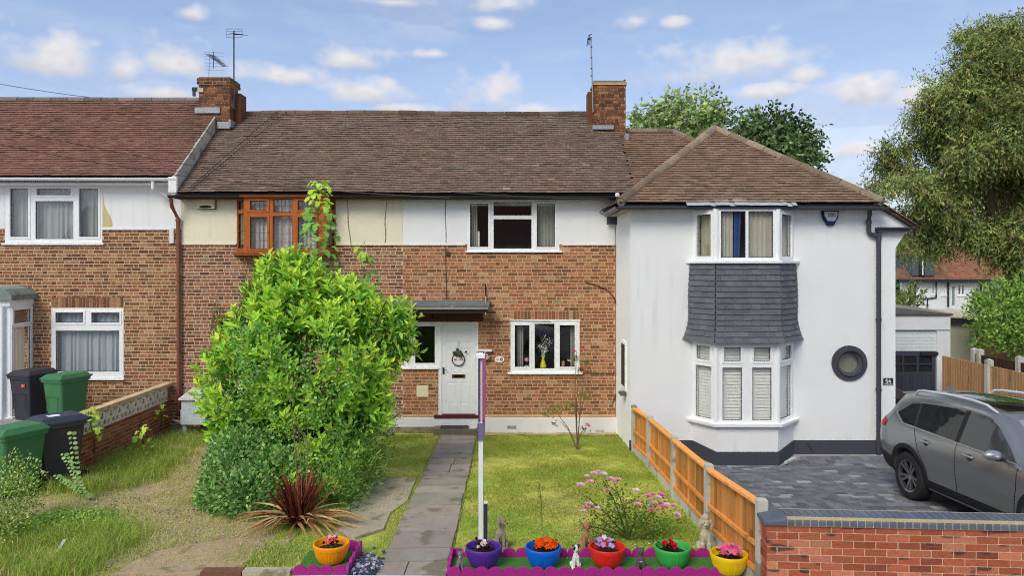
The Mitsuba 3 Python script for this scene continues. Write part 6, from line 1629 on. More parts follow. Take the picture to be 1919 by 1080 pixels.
def dog(label, px, Y, h, yaw, col, ears='flop', head_yaw=0.0, stout=1.0, head=1.0, muz=1.0, curly=0.0, patches=(), earcol=None, z=None, bsdf='m_matte', muzcol=None, lift=0.0):
    X = PXX(px, Y); Z = (float(ground_z(Y)) + .012 if z is None else z) + lift
    M = rotz(yaw, (X, Y, Z)) @ np.diag([h, h, h, 1])
    t = thing('dog_statue', label, 'dog statue')
    k = stout
    ch = [[((0, .20, .15), .15 * k), ((0, .10, .30), .155 * k), ((0, 0, .46), .135 * k), ((0, -.02, .60), .10 * k), ((0, -.03, .72), .085 * k)]]
    for s in (-1, 1):
        ch += [[((s * .13 * k, .15, .15), .115), ((s * .16 * k, .02, .13), .075), ((s * .16 * k, -.02, .05), .045), ((s * .16 * k, -.12, .035), .036)],
               [((s * .085 * k, -.04, .50), .07 * k), ((s * .09 * k, -.08, .26), .048 * k), ((s * .09 * k, -.10, .06), .038 * k), ((s * .09 * k, -.155, .032), .036)]]
    ch += [[((.02, .30, .07), .045), ((.14, .36, .045), .032), ((.22, .33, .04), .022)]]
    man = None
    for c in ch: man = hull_chain(man, c)
    hz = .80
    Hm = rotz(head_yaw)[:3, :3]
    hp = lambda p: tuple(np.array([0, -.03, 0]) + Hm @ np.array(p))
    hd = [[(hp((0, .0, hz + .05)), .118 * head), (hp((0, -.07, hz + .03)), .095 * head)], [(hp((0, -.06, hz + .0)), .075 * muz), (hp((0, -.155 * muz, hz - .015)), .052 * muz)], [(hp((0, -.05, hz - .05)), .05), (hp((0, -.13 * muz, hz - .055)), .036 * muz)], [((0, -.03, .72), .085 * k), (hp((0, .01, hz)), .09 * head)]]
    for c in hd: man = hull_chain(man, c)
    e = None
    for s in (-1, 1):
        if ears == 'flop': e = hull_chain(e, [(hp((s * .085 * head, .01, hz + .13)), .035), (hp((s * .145 * head, -.01, hz + .05)), .036), (hp((s * .15 * head, -.02, hz - .05)), .03)])
        elif ears == 'up': e = hull_chain(e, [(hp((s * .07 * head, .01, hz + .13)), .04), (hp((s * .12 * head, .01, hz + .20)), .018)])
        elif ears == 'fold': e = hull_chain(e, [(hp((s * .07 * head, .01, hz + .15)), .03), (hp((s * .12 * head, -.02, hz + .17)), .026), (hp((s * .15 * head, -.06, hz + .11)), .016)])
        elif ears == 'poodle': e = hull_chain(e, [(hp((s * .11, .02, hz + .10)), .05), (hp((s * .15, .0, hz - .04)), .062), (hp((s * .15, -.0, hz - .13)), .05)])
    if ears == 'poodle':
        man = hull_chain(man, [(hp((0, .02, hz + .14)), .115), (hp((0, -.01, hz + .17)), .10)])
        man = hull_chain(man, [((.0, .30, .09), .05), ((.24, .30, .12), .07)])
        for s in (-1, 1): man = hull_chain(man, [((s * .09, -.10, .25), .07), ((s * .09, -.11, .10), .065)])
    def fin(mm, amt):
        mm = mm.refine_to_length(.028)
        q = mm.to_mesh(); tm = trimesh.Trimesh(q.vert_properties[:, :3], q.tri_verts, process=True)
        trimesh.smoothing.filter_taubin(tm, iterations=14)
        vn = tm.vertex_normals
        tm.vertices = tm.vertices + vn * ((meshkit.fbm(np.asarray(tm.vertices) * 14, 3, seed=2) - .5) * (.018 + amt))[:, None]
        return tm
    MB().mesh(fin(man, curly), col).build(f'{t}__body', bsdf, True, M)
    if e is not None: MB().mesh(fin(e, curly), col * .85 if earcol is None else earcol).build(f'{t}__ears', bsdf, True, M)
    for s in (-1, 1):
        MB().mesh(trimesh.creation.icosphere(1, .017), (.012, .01, .01), RM(np.eye(3), hp((s * .045 * head, -.145 * head, hz + .065)))).build(f'{t}__eye', 'm_pot', True, M)
    MB().mesh(trimesh.creation.icosphere(2, .024), (.014, .012, .012), RM(np.diag([1.2, 1, .8]), hp((0, -.205 * muz, hz + .0)))).build(f'{t}__nose', 'm_pot', True, M)
    for (pos, rad, c, nm) in patches:
        p = hp(pos) if pos[2] > .68 else pos
        MB().mesh(trimesh.creation.icosphere(2, 1.0), c, RM(np.diag(rad), p)).build(f'{t}__{nm}', bsdf, True, M)
    return t


WH, BK = S(226, 224, 214), S(40, 38, 38)
dog('small grey schnauzer statue in the left corner of the turf bed', 862, 8.12, .235, .15, S(122, 122, 118), ears='fold', patches=[((0, -.165, .775), (.062, .05, .05), S(196, 194, 186), 'beard'), ((-.09, -.15, .05), (.045, .06, .05), S(206, 204, 196), 'paw'), ((.09, -.15, .05), (.045, .06, .05), S(206, 204, 196), 'paw')])
dog('weathered grey brown dog statue looking right, behind the purple pot', 938, 8.86, .40, .1, S(150, 138, 118), ears='flop', head_yaw=1.1, earcol=S(140, 126, 104))
dog('white terrier statue with a black and white face, between blue and red pots', 1079, 8.22, .275, .1, WH, ears='fold', earcol=BK, patches=[((-.07, -.085, .865), (.055, .06, .075), BK, 'face_patch'), ((.075, -.06, .875), (.045, .06, .07), BK, 'face_patch')], stout=.88)
dog('brown puppy statue on the lawn behind the red pot', 1098, 8.90, .32, .25, S(164, 124, 86), ears='flop', head=1.05, stout=1.05)
dog('dark grey bulldog statue with a pale chest, between red and green pots', 1201, 8.18, .25, -.1, S(88, 84, 82), ears='up', stout=1.25, head=1.25, muz=1.05, patches=[((0, -.125, .44), (.085, .04, .075), S(196, 186, 166), 'chest_patch'), ((-.115, -.16, .035), (.05, .06, .04), S(206, 200, 186), 'paw'), ((.115, -.16, .035), (.05, .06, .04), S(206, 200, 186), 'paw')])
dog('tall pale stone poodle statue against the fence behind the green and yellow pots', 1322, 8.74, .43, -.15, S(188, 180, 156), ears='poodle', curly=.03, stout=.95, muz=1.0)
dog('small stone pug statue looking right beside the end of the brick wall', 1410, 8.06, .235, .2, S(164, 156, 134), ears='fold', head_yaw=.9, stout=1.2, head=1.2, muz=.8, earcol=S(130, 122, 104))
# ---------------------------------------------------------------- vegetation
def unit(v): return v / (np.linalg.norm(v, axis=-1, keepdims=True) + 1e-12)


def leaves(m, pos, d, up, L, W, col, fold=.25, curve=.15):
    """Folded leaves: 5 points, 4 triangles each. Arrays per leaf."""
    d = unit(d); s = unit(np.cross(d, up)); n = np.cross(s, d)
    L, W = np.asarray(L)[:, None], np.asarray(W)[:, None]
    b = pos; mid = pos + d * L * .5 - n * W * fold * .0 - n * L * curve * .25
    l = pos + d * L * .48 + s * W * .5 + n * W * fold; r_ = pos + d * L * .48 - s * W * .5 + n * W * fold
    tip = pos + d * L - n * L * curve
    k = len(pos)
    v = np.stack([b, l, mid, r_, tip], 1).reshape(-1, 3)
    o = np.arange(k)[:, None] * 5
    f = np.concatenate([o + [0, 2, 1], o + [0, 3, 2], o + [1, 2, 4], o + [2, 3, 4]], 1).reshape(-1, 3)
    m.add(v, f, np.repeat(col, 5, 0))


def leaf4(m, pos, d, up, L, W, col):
    d = unit(d); s = unit(np.cross(d, up))
    L, W = np.asarray(L)[:, None], np.asarray(W)[:, None]
    v = np.stack([pos, pos + d * L * .45 + s * W * .5, pos + d * L, pos + d * L * .45 - s * W * .5], 1).reshape(-1, 3)
    o = np.arange(len(pos))[:, None] * 4
    m.add(v, np.concatenate([o + [0, 2, 1], o + [0, 3, 2]], 1).reshape(-1, 3), np.repeat(col, 4, 0))


def cols(base, n, r, a=.16, h=.06, w=None):
    base = np.asarray(base, float).reshape(-1, 3)
    c = base[r.choice(len(base), n, p=w)]
    return np.clip(c * (1 + r.normal(0, a, (n, 1))) * (1 + r.normal(0, h, (n, 3))), .003, .9)


def blob_points(blobs, n, r, shell=(.75, 1.02)):
    """Points in the outer shells of ellipsoids, with outward directions; those well inside another are dropped."""
    blobs = np.asarray(blobs, float)
    wt = (blobs[:, 3] * blobs[:, 4] + blobs[:, 4] * blobs[:, 5] + blobs[:, 3] * blobs[:, 5]); wt /= wt.sum()
    i = r.choice(len(blobs), n * 2, p=wt)
    u = unit(r.normal(0, 1, (n * 2, 3)))
    b = blobs[i]
    p = b[:, :3] + u * b[:, 3:] * r.uniform(*shell, (n * 2, 1))
    d = unit(u / b[:, 3:])
    inside = np.zeros(len(p), bool)
    for k_, q in enumerate(blobs): inside |= ((((p - q[:3]) / q[3:]) ** 2).sum(1) < .50) & (i != k_)
    p, d = p[~inside], d[~inside]
    return p[:n], d[:n]


UPZ = np.array([0, 0, 1.0])
# --- cherry laurel
r7 = np.random.default_rng(31)
lb_ = thing('laurel_bush', 'large bright green laurel bush hiding the ground floor of the cream rendered house', 'bush')
BLP = [(540, 565, 62, 74), (640, 600, 70, 66), (728, 632, 52, 52), (585, 690, 140, 118), (455, 735, 62, 105), (500, 640, 70, 70), (560, 850, 118, 84), (668, 770, 50, 70), (480, 830, 70, 60), (565, 925, 96, 56)]
BL = [(*(P(a_, b_, 11.85 + o_)), c_ / 117, max(c_, d_) / 117 * .75, d_ / 117) for (a_, b_, c_, d_), o_ in zip(BLP, (0, .15, .1, 0, -.2, -.2, -.3, 0, -.3, -.8))]
stems = MB()
for i in range(14):
    a = np.array([-3.0 + r7.normal(0, .18), 11.8 + r7.normal(0, .15), .15]); b = np.array([-3.1 + r7.normal(0, .9), 11.8 + r7.normal(0, .4), r7.uniform(1.8, 3.2)])
    stems.tube([a, a * .6 + b * .4 + [0, 0, .2], b], [.035, .025, .008], 6, S(74, 60, 42))
tag(stems.build(f'{lb_}__stems', 'm_matte'), kind='stuff')
P0, D0 = blob_points(BL, 1750, r7, (.84, 1.05))
gap = meshkit.fbm(P0 * np.array([1.9, 1.9, 1.9]), 3, 17)
ok = (P0[:, 2] > .45) & (P0[:, 1] < 12.7) & (gap > .40)
for a_, b_ in ((488, 505), (530, 492), (556, 488), (600, 520), (645, 545), (700, 572), (735, 590), (770, 596), (412, 640), (440, 610), (582, 505)):
    P0 = np.vstack([P0, [P(a_, b_ + 14 * k_, 11.8) + r7.normal(0, .04, 3) for k_ in range(4)]]); D0 = np.vstack([D0, [[.08 * np.sign(a_ - 580), 0, 1.0]] * 4]); ok = np.append(ok, [True] * 4)
P0, D0 = P0[ok], D0[ok]
shoot = unit(D0 * .75 + UPZ * r7.uniform(.45, 1.1, (len(P0), 1)) + r7.normal(0, .18, D0.shape))
allL = dict(p=[], d=[], L=[], W=[], c=[], u=[])
young, mature, old = S(210, 236, 92), S(180, 224, 92), S(136, 190, 92)
for p, s, dd in zip(P0, shoot, D0):
    n = r7.integers(7, 12); ln = r7.uniform(.16, .34)
    hgt = np.clip((p[2] - .6) / 2.8, 0, 1)
    ph = r7.uniform(0, 6.28)
    a = unit(np.cross(s, [.3, .2, .9])); b = np.cross(s, a)
    new = r7.random() < .30 + .45 * hgt
    for k in range(n):
        t = k / (n - 1); g = ph + k * 2.4
        out = a * math.cos(g) + b * math.sin(g)
        allL['p'].append(p + s * ln * t - s * ln * .3); allL['d'].append(s * (.55 + .6 * t) + out * (1.05 - .55 * t) + r7.normal(0, .12, 3))
        allL['L'].append((r7.uniform(.10, .21) if r7.random() < .5 else r7.uniform(.15, .21)) * (1 - .25 * (t > .85))); allL['W'].append(r7.uniform(.055, .078)); allL['u'].append(unit(s * .7 + dd * .6 + [0, -.25, 0]))
        w_ = (.35 + .65 * t) if new else .15 * t
        c = mature * (1 - w_) + young * w_ if r7.random() < .8 else old * .5 + mature * .5
        allL['c'].append(jit(c, .13, .05, r7))
A_ = {k: np.array(v) for k, v in allL.items()}
near = A_['p'][:, 1] - .35 * A_['p'][:, 2] + r7.normal(0, .25, len(A_['p']))
order = np.argsort(near)
m = MB()
for i in order[:300]:
    q = MB(); sl_ = slice(i, i + 1)
    leaves(q, A_['p'][sl_], A_['d'][sl_], A_['u'][sl_], A_['L'][sl_], A_['W'][sl_], A_['c'][sl_])
    q.build(f'{lb_}__leaf', 'm_leaf')
ix = order[300:]
leaves(m, A_['p'][ix], A_['d'][ix], A_['u'][ix], A_['L'][ix], A_['W'][ix], A_['c'][ix])
tag(m.build(f'{lb_}__foliage', 'm_leaf'), kind='stuff')
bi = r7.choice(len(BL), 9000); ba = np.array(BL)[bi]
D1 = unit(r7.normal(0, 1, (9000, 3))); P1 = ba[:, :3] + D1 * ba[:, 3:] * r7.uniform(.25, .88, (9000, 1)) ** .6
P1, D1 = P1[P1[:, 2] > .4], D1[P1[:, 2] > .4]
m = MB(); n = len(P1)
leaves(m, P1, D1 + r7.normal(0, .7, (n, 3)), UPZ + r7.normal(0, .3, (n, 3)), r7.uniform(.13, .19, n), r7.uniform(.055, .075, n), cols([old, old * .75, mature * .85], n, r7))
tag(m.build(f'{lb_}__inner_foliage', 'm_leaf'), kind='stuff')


def shrub(name, label, cat, blobs, n, base, L, W, r, droop=0.0, group=None, shell=(.35, 1.05), stem=None, w=None, sprig=1, up=.35):
    t = thing(name, label, cat, group)
    p, d = blob_points(blobs, n // sprig, r, shell)
    if sprig > 1:
        k = len(p)
        ax = unit(d + UPZ * (up - droop) + r.normal(0, .3, d.shape))
        p = np.repeat(p, sprig, 0) + np.repeat(ax, sprig, 0) * np.tile(np.linspace(0, 1, sprig), k)[:, None] * (L[1] * 1.6)
        od = np.repeat(d, sprig, 0); d = np.repeat(ax, sprig, 0) + r.normal(0, .75, p.shape)
    else: od = d
    g = p[:, 2] > (ground_z(p[:, 1]) + .01)
    p, d, od = p[g], d[g], od[g]; k = len(p)
    m = MB()
    leaf4(m, p, d + UPZ * (up - droop) + r.normal(0, .45, (k, 3)), od * .8 + UPZ * .6 + r.normal(0, .35, (k, 3)), r.uniform(*L, k), r.uniform(*W, k), cols(base, k, r, w=w))
    m.build(f'{t}__foliage', 'm_leaf')
    if stem:
        m = MB()
        for a, b, ra in stem: m.tube([a, (np.asarray(a) + b) / 2 + r.normal(0, .03, 3), b], [ra, ra * .8, ra * .35], 6, S(92, 76, 56))
        m.build(f'{t}__stem', 'm_matte')
    return t


r8 = np.random.default_rng(32)
shrub('bramble', 'dark leafy bramble mound at the left foot of the laurel bush', 'bramble', [(-3.95, 10.5, .62, .36, .4, .46), (-3.6, 10.25, .56, .36, .36, .38), (-4.15, 11.0, .78, .30, .4, .46), (-3.3, 10.6, .7, .5, .35, .42), (-3.85, 10.75, 1.0, .32, .32, .36), (-4.2, 10.6, .40, .22, .26, .22)], 8500, [S(156, 196, 116), S(130, 178, 100), S(180, 212, 130), S(100, 148, 84)], (.04, .085), (.03, .055), r8, shell=(.5, 1.12))
shrub('bramble', 'ragged grey green weeds at the right foot of the laurel bush', 'weed', [(-2.35, 11.1, .68, .42, .6, .55), (-2.5, 10.4, .5, .36, .5, .32), (-2.25, 11.9, .9, .34, .4, .62)], 6500, [S(98, 132, 66) * 1.50, S(76, 112, 52) * 1.50, S(124, 150, 74) * 1.50], (.05, .10), (.012, .028), r8, sprig=5)
shrub('dark_shrub', 'dark fine leaved shrub poking out left of the laurel bush beside the wall', 'shrub', [(-5.05, 13.6, 2.35, .20, .2, .55), (-5.3, 13.6, 2.6, .12, .12, .45), (-4.9, 13.5, 1.9, .25, .25, .35)], 2600, [S(60, 86, 48) * 1.50, S(84, 106, 56) * 1.50, S(110, 104, 60) * 1.30], (.03, .05), (.01, .018), r8, sprig=4, up=.9, stem=[((-4.9, 13.7, .2), (-5.2, 13.6, 2.9), .02)])
shrub('dark_shrub', 'dark spire of fine leaves standing in the upper left of the laurel bush', 'shrub', [(-4.0, 11.6, 3.25, .14, .14, .42), (-4.05, 11.6, 2.9, .2, .2, .3)], 1500, [S(58, 92, 44) * 1.50, S(80, 118, 50) * 1.50], (.03, .05), (.012, .018), r8, sprig=4, up=.9)
shrub('variegated_shrub', 'cream variegated shrub at the left edge of the garden', 'shrub', [(-6.35, 9.35, .70, .38, .45, .45), (-6.6, 9.9, .75, .4, .4, .5), (-6.1, 8.9, .58, .35, .35, .25)], 5200, [S(226, 222, 160), S(176, 196, 90), S(110, 156, 60), S(96, 142, 60)], (.025, .045), (.016, .028), r8)
shrub('jasmine', 'small white flecked shrub at the right edge of the laurel bush by the house', 'shrub', [(-2.42, 15.3, .62, .24, .2, .42), (-2.7, 15.4, .4, .3, .2, .3)], 1500, [S(232, 230, 206) * 1.50, S(150, 170, 110) * 1.50, S(96, 128, 70) * 1.50], (.03, .05), (.012, .02), r8, sprig=4)
gc = thing('ground_ivy', 'patch of pale green ground ivy spreading in front of the two near bins', 'weed')
m = MB(); n = 3600
p = np.stack([r8.normal(-5.85, .30, n), r8.normal(9.75, .30, n), np.zeros(n)], 1); p[:, 2] = ground_z(p[:, 1]) + r8.uniform(.01, .16, n) * np.exp(-(((p[:, 0] + 5.85) / .7) ** 2 + ((p[:, 1] - 9.75) / .7) ** 2))
leaf4(m, p, r8.normal(0, 1, (n, 3)) * [1, 1, .3], UPZ + r8.normal(0, .3, (n, 3)), r8.uniform(.03, .055, n), r8.uniform(.028, .045, n), cols([S(156, 200, 88), S(180, 214, 104), S(120, 170, 72)], n, r8))
m.build(f'{gc}__foliage', 'm_leaf')
# weed climbing the dark bin, round leaves
wd = thing('climbing_weed', 'round leaved weed climbing in front of the dark near bin', 'weed')
m, st_ = MB(), MB()
for j in range(3):
    base = np.array([-6.3 + j * .12, 10.95, .26]); tip = P(136 - j * 14, 812 + 40 * j, 11.0)
    pts = [base + (tip - base) * t + [.05 * math.sin(3 * t + j), 0, .0] for t in np.linspace(0, 1, 9)]
    st_.tube(pts, .005, 5, S(120, 110, 60))
    for t in np.linspace(.12, 1, 13):
        for s_ in (-1, 1):
            c = base + (tip - base) * t + [s_ * .035, -.02, 0]
            g = np.linspace(0, 2 * np.pi, 8)[:-1]; rr_ = r8.uniform(.022, .036)
            nn_ = unit(np.array([s_ * .3, -.8, .7]) + r8.normal(0, .25, 3)); uu = unit(np.cross(nn_, UPZ)); ww = np.cross(nn_, uu)
            m.add(np.vstack([c, c + rr_ * (np.cos(g)[:, None] * uu * 1.15 + np.sin(g)[:, None] * ww * .85)]), np.array([[0, 1 + i, 1 + (i + 1) % 7] for i in range(7)]), jit(S(158, 190, 120) * 1.00, .12, .04, r8))
m.build(f'{wd}__foliage', 'm_leaf'); st_.build(f'{wd}__stem', 'm_dull')


def palmate(m, c, nrm, R, col):
    nrm = unit(nrm); u = unit(np.cross(nrm, UPZ + [.01, .02, 0])); w = np.cross(nrm, u)
    ang_ = np.array([-90, -50, -35, -5, 12, 40, 55, 90, 125, 140, 168, 185, 215, 230]) * np.pi / 180
    rad = np.array([.15, .62, .40, .88, .45, .50, .78, 1.0, .78, .5, .45, .88, .40, .62])
    q = c + R * (rad * np.cos(ang_))[:, None] * u + R * (rad * np.sin(ang_))[:, None] * w - nrm * (R * .25 * rad ** 2)[:, None]
    k = len(q)
    m.add(np.vstack([c, q]), np.array([[0, 1 + i, 1 + (i + 1) % k] for i in range(k)]), col)


def sapling(label, base, tip, n, spread, R, young_, r, name='sycamore_sapling'):
    t = thing(name, label, 'sapling')
    base, tip = np.asarray(base, float), np.asarray(tip, float)
    MB().tube([base + (tip - base) * q + [.03 * math.sin(5 * q), 0, 0] for q in np.linspace(0, 1, 10)], np.linspace(.018, .005, 10), 6, S(92, 78, 56)).build(f'{t}__trunk', 'm_matte')
    tw = MB()
    for i in range(n):
        q = r.uniform(.12, 1) ** .8
        c0 = base + (tip - base) * q
        a = r.uniform(0, 2 * np.pi); reach = spread * (1.05 - .72 * q) * r.uniform(.5, 1.1)
        c = c0 + np.array([math.cos(a) * reach, math.sin(a) * reach * .8, r.normal(.03, .06)])
        tw.tube([c0, c], [.005, .003], 4, S(120, 120, 60))
        mm = MB(); palmate(mm, c, np.array([math.cos(a) * .5, math.sin(a) * .5 - .45, .75]) + r.normal(0, .25, 3), R * r.uniform(.65, 1.15), jit((S(196, 226, 96) if q > young_ else S(140, 186, 92)), .15, .05, r))
        mm.build(f'{t}__leaf', 'm_leaf')
    tag(tw.build(f'{t}__leaf_stalks', 'm_dull'), kind='stuff')


sapling('young sycamore rising from the laurel bush in front of the orange bay', P(585, 600, 12.1), P(602, 345, 12.1), 135, .50, .105, .80, r8)
sapling('short sycamore shoot right of the orange bay, above the laurel bush', P(676, 590, 12.3), P(686, 462, 12.3), 46, .36, .085, .85, r8)
sapling('yellow green maple seedling at the foot of the downpipe', P(300, 800, 15.6), P(303, 762, 15.6), 9, .20, .10, .3, r8)
sapling('leafy seedling in the grass halfway along the pierced block wall', P(264, 850, 14.0), P(268, 800, 14.0), 16, .30, .10, .5, r8)
sapling('pale seedling growing against the pierced block wall behind the near bins', P(176, 850, 12.9), P(168, 770, 12.9), 22, .28, .09, .5, r8)

shrub('bramble', 'round leaved climber threaded through the front of the laurel bush', 'climber', [(-3.35, 10.85, 1.75, .75, .35, .75), (-3.0, 10.9, 1.2, .6, .35, .5), (-2.6, 11.1, 2.2, .5, .3, .5), (-3.7, 11.0, 2.5, .4, .3, .4)], 3000, [S(152, 198, 108), S(128, 178, 92), S(176, 212, 128), S(96, 148, 76)], (.04, .065), (.034, .055), np.random.default_rng(77), shell=(.6, 1.05))

# --- phormium
ph_ = thing('phormium', 'spiky dark red flax plant with drooping tan leaves in front of the laurel bush', 'plant')
PB = np.array([PXX(560, 9.75), 9.75, float(ground_z(9.75))])


def blade(b, d, L, W, bend, col, r):
    d = unit(np.asarray(d, float)); s = unit(np.cross(d, [0, -.3, 1]) + 1e-6)
    t = np.linspace(0, 1, 7)
    hor = unit(np.array([d[0], d[1], 0]) + 1e-6)
    c = b + d * (L * t)[:, None] + (hor * .35 - UPZ * .65) * (bend * L * t ** 2.2)[:, None]
    w = W * np.clip(np.minimum(1, .5 + 1.6 * t) * (1 - t ** 3), .03, 1)
    v = np.vstack([c + s * w[:, None] * .5, c - s * w[:, None] * .5 + np.cross(s, d) * w[:, None] * .12])
    f = []
    for i in range(6): f += [[i, i + 1, 8 + i], [i, 8 + i, 7 + i]]
    return v, np.array(f), col


for i in range(110):
    a = r8.uniform(0, 2 * np.pi); e_ = r8.uniform(.25, 1.0)
    v, f, c = blade(PB + [r8.normal(0, .05), r8.normal(0, .05), .02], [math.cos(a) * (1.1 - e_), math.sin(a) * (1.1 - e_), e_ + .25], r8.uniform(.5, .84), r8.uniform(.034, .054), r8.uniform(.02, .16), jit([S(122, 62, 52), S(98, 52, 46), S(146, 84, 60)][r8.integers(3)] * .9, .15, .05, r8), r8)
    MB().add(v, f, c).build(f'{ph_}__leaf', 'm_leaf')
for i in range(64):
    a = r8.uniform(np.pi * .85, np.pi * 2.15)
    v, f, c = blade(PB + [r8.normal(0, .06), r8.normal(0, .05), .06], [math.cos(a), math.sin(a) * .8, r8.uniform(.35, .8)], r8.uniform(.55, .86), r8.uniform(.034, .052), r8.uniform(.45, .75), jit([S(204, 168, 112), S(182, 138, 90), S(222, 194, 146), S(150, 100, 70)][r8.integers(4)], .12, .04, r8), r8)
    MB().add(v, f, c).build(f'{ph_}__dry_leaf', 'm_leaf')
dk = thing('dock_stalk', 'tall dried seed stalk in front of the laurel bush above the red flax', 'weed')
m = MB(); m2 = MB()
for k in range(3):
    b, tip = PB + [.02 + .03 * k, -.05, .1], PB + [.0 + .13 * (k - 1), -.05, 1.95 - .5 * (k != 0)]
    m.tube([b, (b + tip) / 2 + [.02, 0, 0], tip], [.009, .007, .003], 5, S(140, 104, 76))
    nn2 = 38
    t = r8.uniform(.45, 1, nn2); p = b + (tip - b) * t[:, None] + r8.normal(0, .045, (nn2, 3)) * [1, .7, .5]
    leaf4(m2, p, r8.normal(0, .5, (nn2, 3)) - UPZ, np.array([0, -1, .2]) + r8.normal(0, .4, (nn2, 3)), r8.uniform(.02, .04, nn2), r8.uniform(.01, .018, nn2), cols([S(170, 174, 112) * 1.00, S(150, 140, 96) * 1.00], nn2, r8))
m.build(f'{dk}__stem', 'm_dull'); tag(m2.build(f'{dk}__seed', 'm_leaf'), kind='stuff')


# --- roses
def bloom(parent, c, R, col, r, name='bloom'):
    m = MB()
    for ringk, (n_, tilt, sc) in enumerate(((6, .35, 1.0), (5, .8, .78), (4, 1.15, .5))):
        for k in range(n_):
            g = 2 * np.pi * k / n_ + ringk * .5 + r.uniform(0, .3)
            dd = np.array([math.cos(g) * math.cos(tilt), math.sin(g) * math.cos(tilt) - .35, math.sin(tilt) * .8 + .2]); dd = unit(dd); ee = unit(np.cross(dd, [0, -.4, 1]))
            q = R * sc
            m.add([c, c + dd * q * .6 + ee * q * .48, c + dd * q * 1.05 + ee * q * .2, c + dd * q * 1.05 - ee * q * .2, c + dd * q * .6 - ee * q * .48], np.array([[0, 1, 2], [0, 2, 3], [0, 3, 4]]), jit(col * (1 - .1 * ringk), .06, .02, r))
    m.build(f'{parent}__{name}', 'm_petal')


r9 = np.random.default_rng(33)
PK = [S(252, 206, 220), S(248, 184, 206), S(254, 230, 236), S(244, 160, 190)]
rb = thing('rose_bush', 'rose bush with many pale pink blooms on the front lawn', 'rose bush')
RBs = P(1178, 1012, 9.25); RBs[2] = ground_z(9.25)
m = MB()
tips = [P(a, b, y_) for a, b, y_ in ((1098, 930, 9.1), (1130, 900, 9.3), (1150, 905, 9.2), (1115, 965, 9.0), (1190, 930, 9.3), (1235, 940, 9.2), (1265, 975, 9.1), (1210, 960, 9.0), (1085, 985, 9.2), (1240, 990, 9.2), (1160, 950, 9.4))]
for tp in tips:
    mid = RBs * .45 + tp * .55 + r9.normal(0, .04, 3)
    m.tube([RBs + r9.normal(0, .02, 3) * [1, 1, 0], mid, tp], [.011, .008, .004], 5, S(86, 92, 50))
m.build(f'{rb}__stems', 'm_dull')
m = MB()
for tp in tips:
    n = 190
    t = r9.uniform(.38, 1.02, n); p = RBs + (tp - RBs) * t[:, None] + r9.normal(0, .085, (n, 3))
    leaf4(m, p, r9.normal(0, 1, (n, 3)) * [1, 1, .5], UPZ + r9.normal(0, .5, (n, 3)), r9.uniform(.028, .05, n), r9.uniform(.02, .032, n), cols([S(106, 150, 60) * 1.00, S(84, 128, 56) * 1.00, S(150, 170, 70) * 1.00], n, r9))
tag(m.build(f'{rb}__foliage', 'm_leaf'), kind='stuff')
spots = [(1088, 912), (1100, 895), (1113, 890), (1122, 886), (1130, 892), (1143, 900), (1152, 904), (1158, 901), (1106, 905), (1098, 953), (1104, 948), (1113, 952), (1120, 955), (1094, 962), (1215, 932), (1224, 929), (1233, 935), (1240, 930), (1218, 942), (1228, 945), (1238, 946), (1246, 940), (1243, 952), (1232, 957), (1219, 950), (1268, 966), (1272, 972), (1192, 922), (1194, 948), (1221, 958), (1262, 950), (1158, 960), (1138, 922), (1250, 948)]
for a, b in spots:
    bloom(rb, P(a, b, 9.12 + r9.normal(0, .08)), r9.uniform(.036, .056), PK[r9.integers(4)], r9)
m = MB()
for i in range(90):
    c = np.array([r9.normal(1.55, .5), r9.normal(9.2, .35), 0]); c[2] = ground_z(c[1]) + .02
    d = unit(r9.normal(0, 1, 3) * [1, 1, .1]); s_ = unit(np.cross(d, UPZ)); q = r9.uniform(.012, .022)
    m.add([c, c + d * q + s_ * q * .6, c + d * 1.8 * q, c + d * q - s_ * q * .6], [[0, 1, 2, 3]], jit(S(246, 232, 230), .04, .01, r9))
tag(m.build('fallen_petals', 'm_petal'), 'pale rose petals scattered on the lawn below the rose bush', 'petals', kind='stuff')
wr2 = thing('rose_bush', 'leggy rose with deep pink blooms growing up past the downstairs window', 'rose bush')
b0 = P(1082, 846, 14.6); b0[2] = ground_z(14.6)
m = MB(); tp2 = [P(1050, 790, 14.9), P(1040, 770, 15.2), P(1072, 745, 15.4), P(1096, 740, 15.5), P(1085, 690, 15.9), P(1080, 660, 16.0), P(1101, 668, 16.0), P(1098, 800, 14.6)]
for tp in tp2: m.tube([b0, b0 * .5 + tp * .5 + [.04 * np.sign(b0[0] - tp[0]), 0, .05], tp], [.012, .009, .004], 5, S(104, 84, 66))
m.build(f'{wr2}__stems', 'm_dull')
m = MB()
for c, n, sp_, cl in ((P(1043, 768, 15.1), 150, .16, 0), (P(1068, 760, 15.3), 110, .14, 0), (P(1095, 742, 15.5), 80, .13, 0), (P(1028, 775, 15.0), 70, .09, 0), (P(1078, 672, 16.0), 80, .09, 1), (P(1098, 678, 16.0), 50, .06, 1), (P(1086, 694, 15.95), 26, .07, 2), (P(1095, 806, 14.6), 30, .08, 2), (P(1039, 795, 14.9), 26, .06, 2)):
    p = c + r9.normal(0, sp_ * .6, (n, 3)) * [1, .6, .55]
    leaf4(m, p, r9.normal(0, 1, (n, 3)), UPZ + r9.normal(0, .5, (n, 3)), r9.uniform(.035, .06, n), r9.uniform(.022, .034, n), cols([[S(156, 160, 84) * 1.00, S(120, 144, 76) * 1.00, S(176, 168, 90) * 1.00], [S(112, 160, 80) * 1.00, S(90, 130, 70) * 1.00], [S(46, 60, 44) * 1.00, S(60, 72, 50) * 1.00]][cl], n, r9))
tag(m.build(f'{wr2}__foliage', 'm_leaf'), kind='stuff')
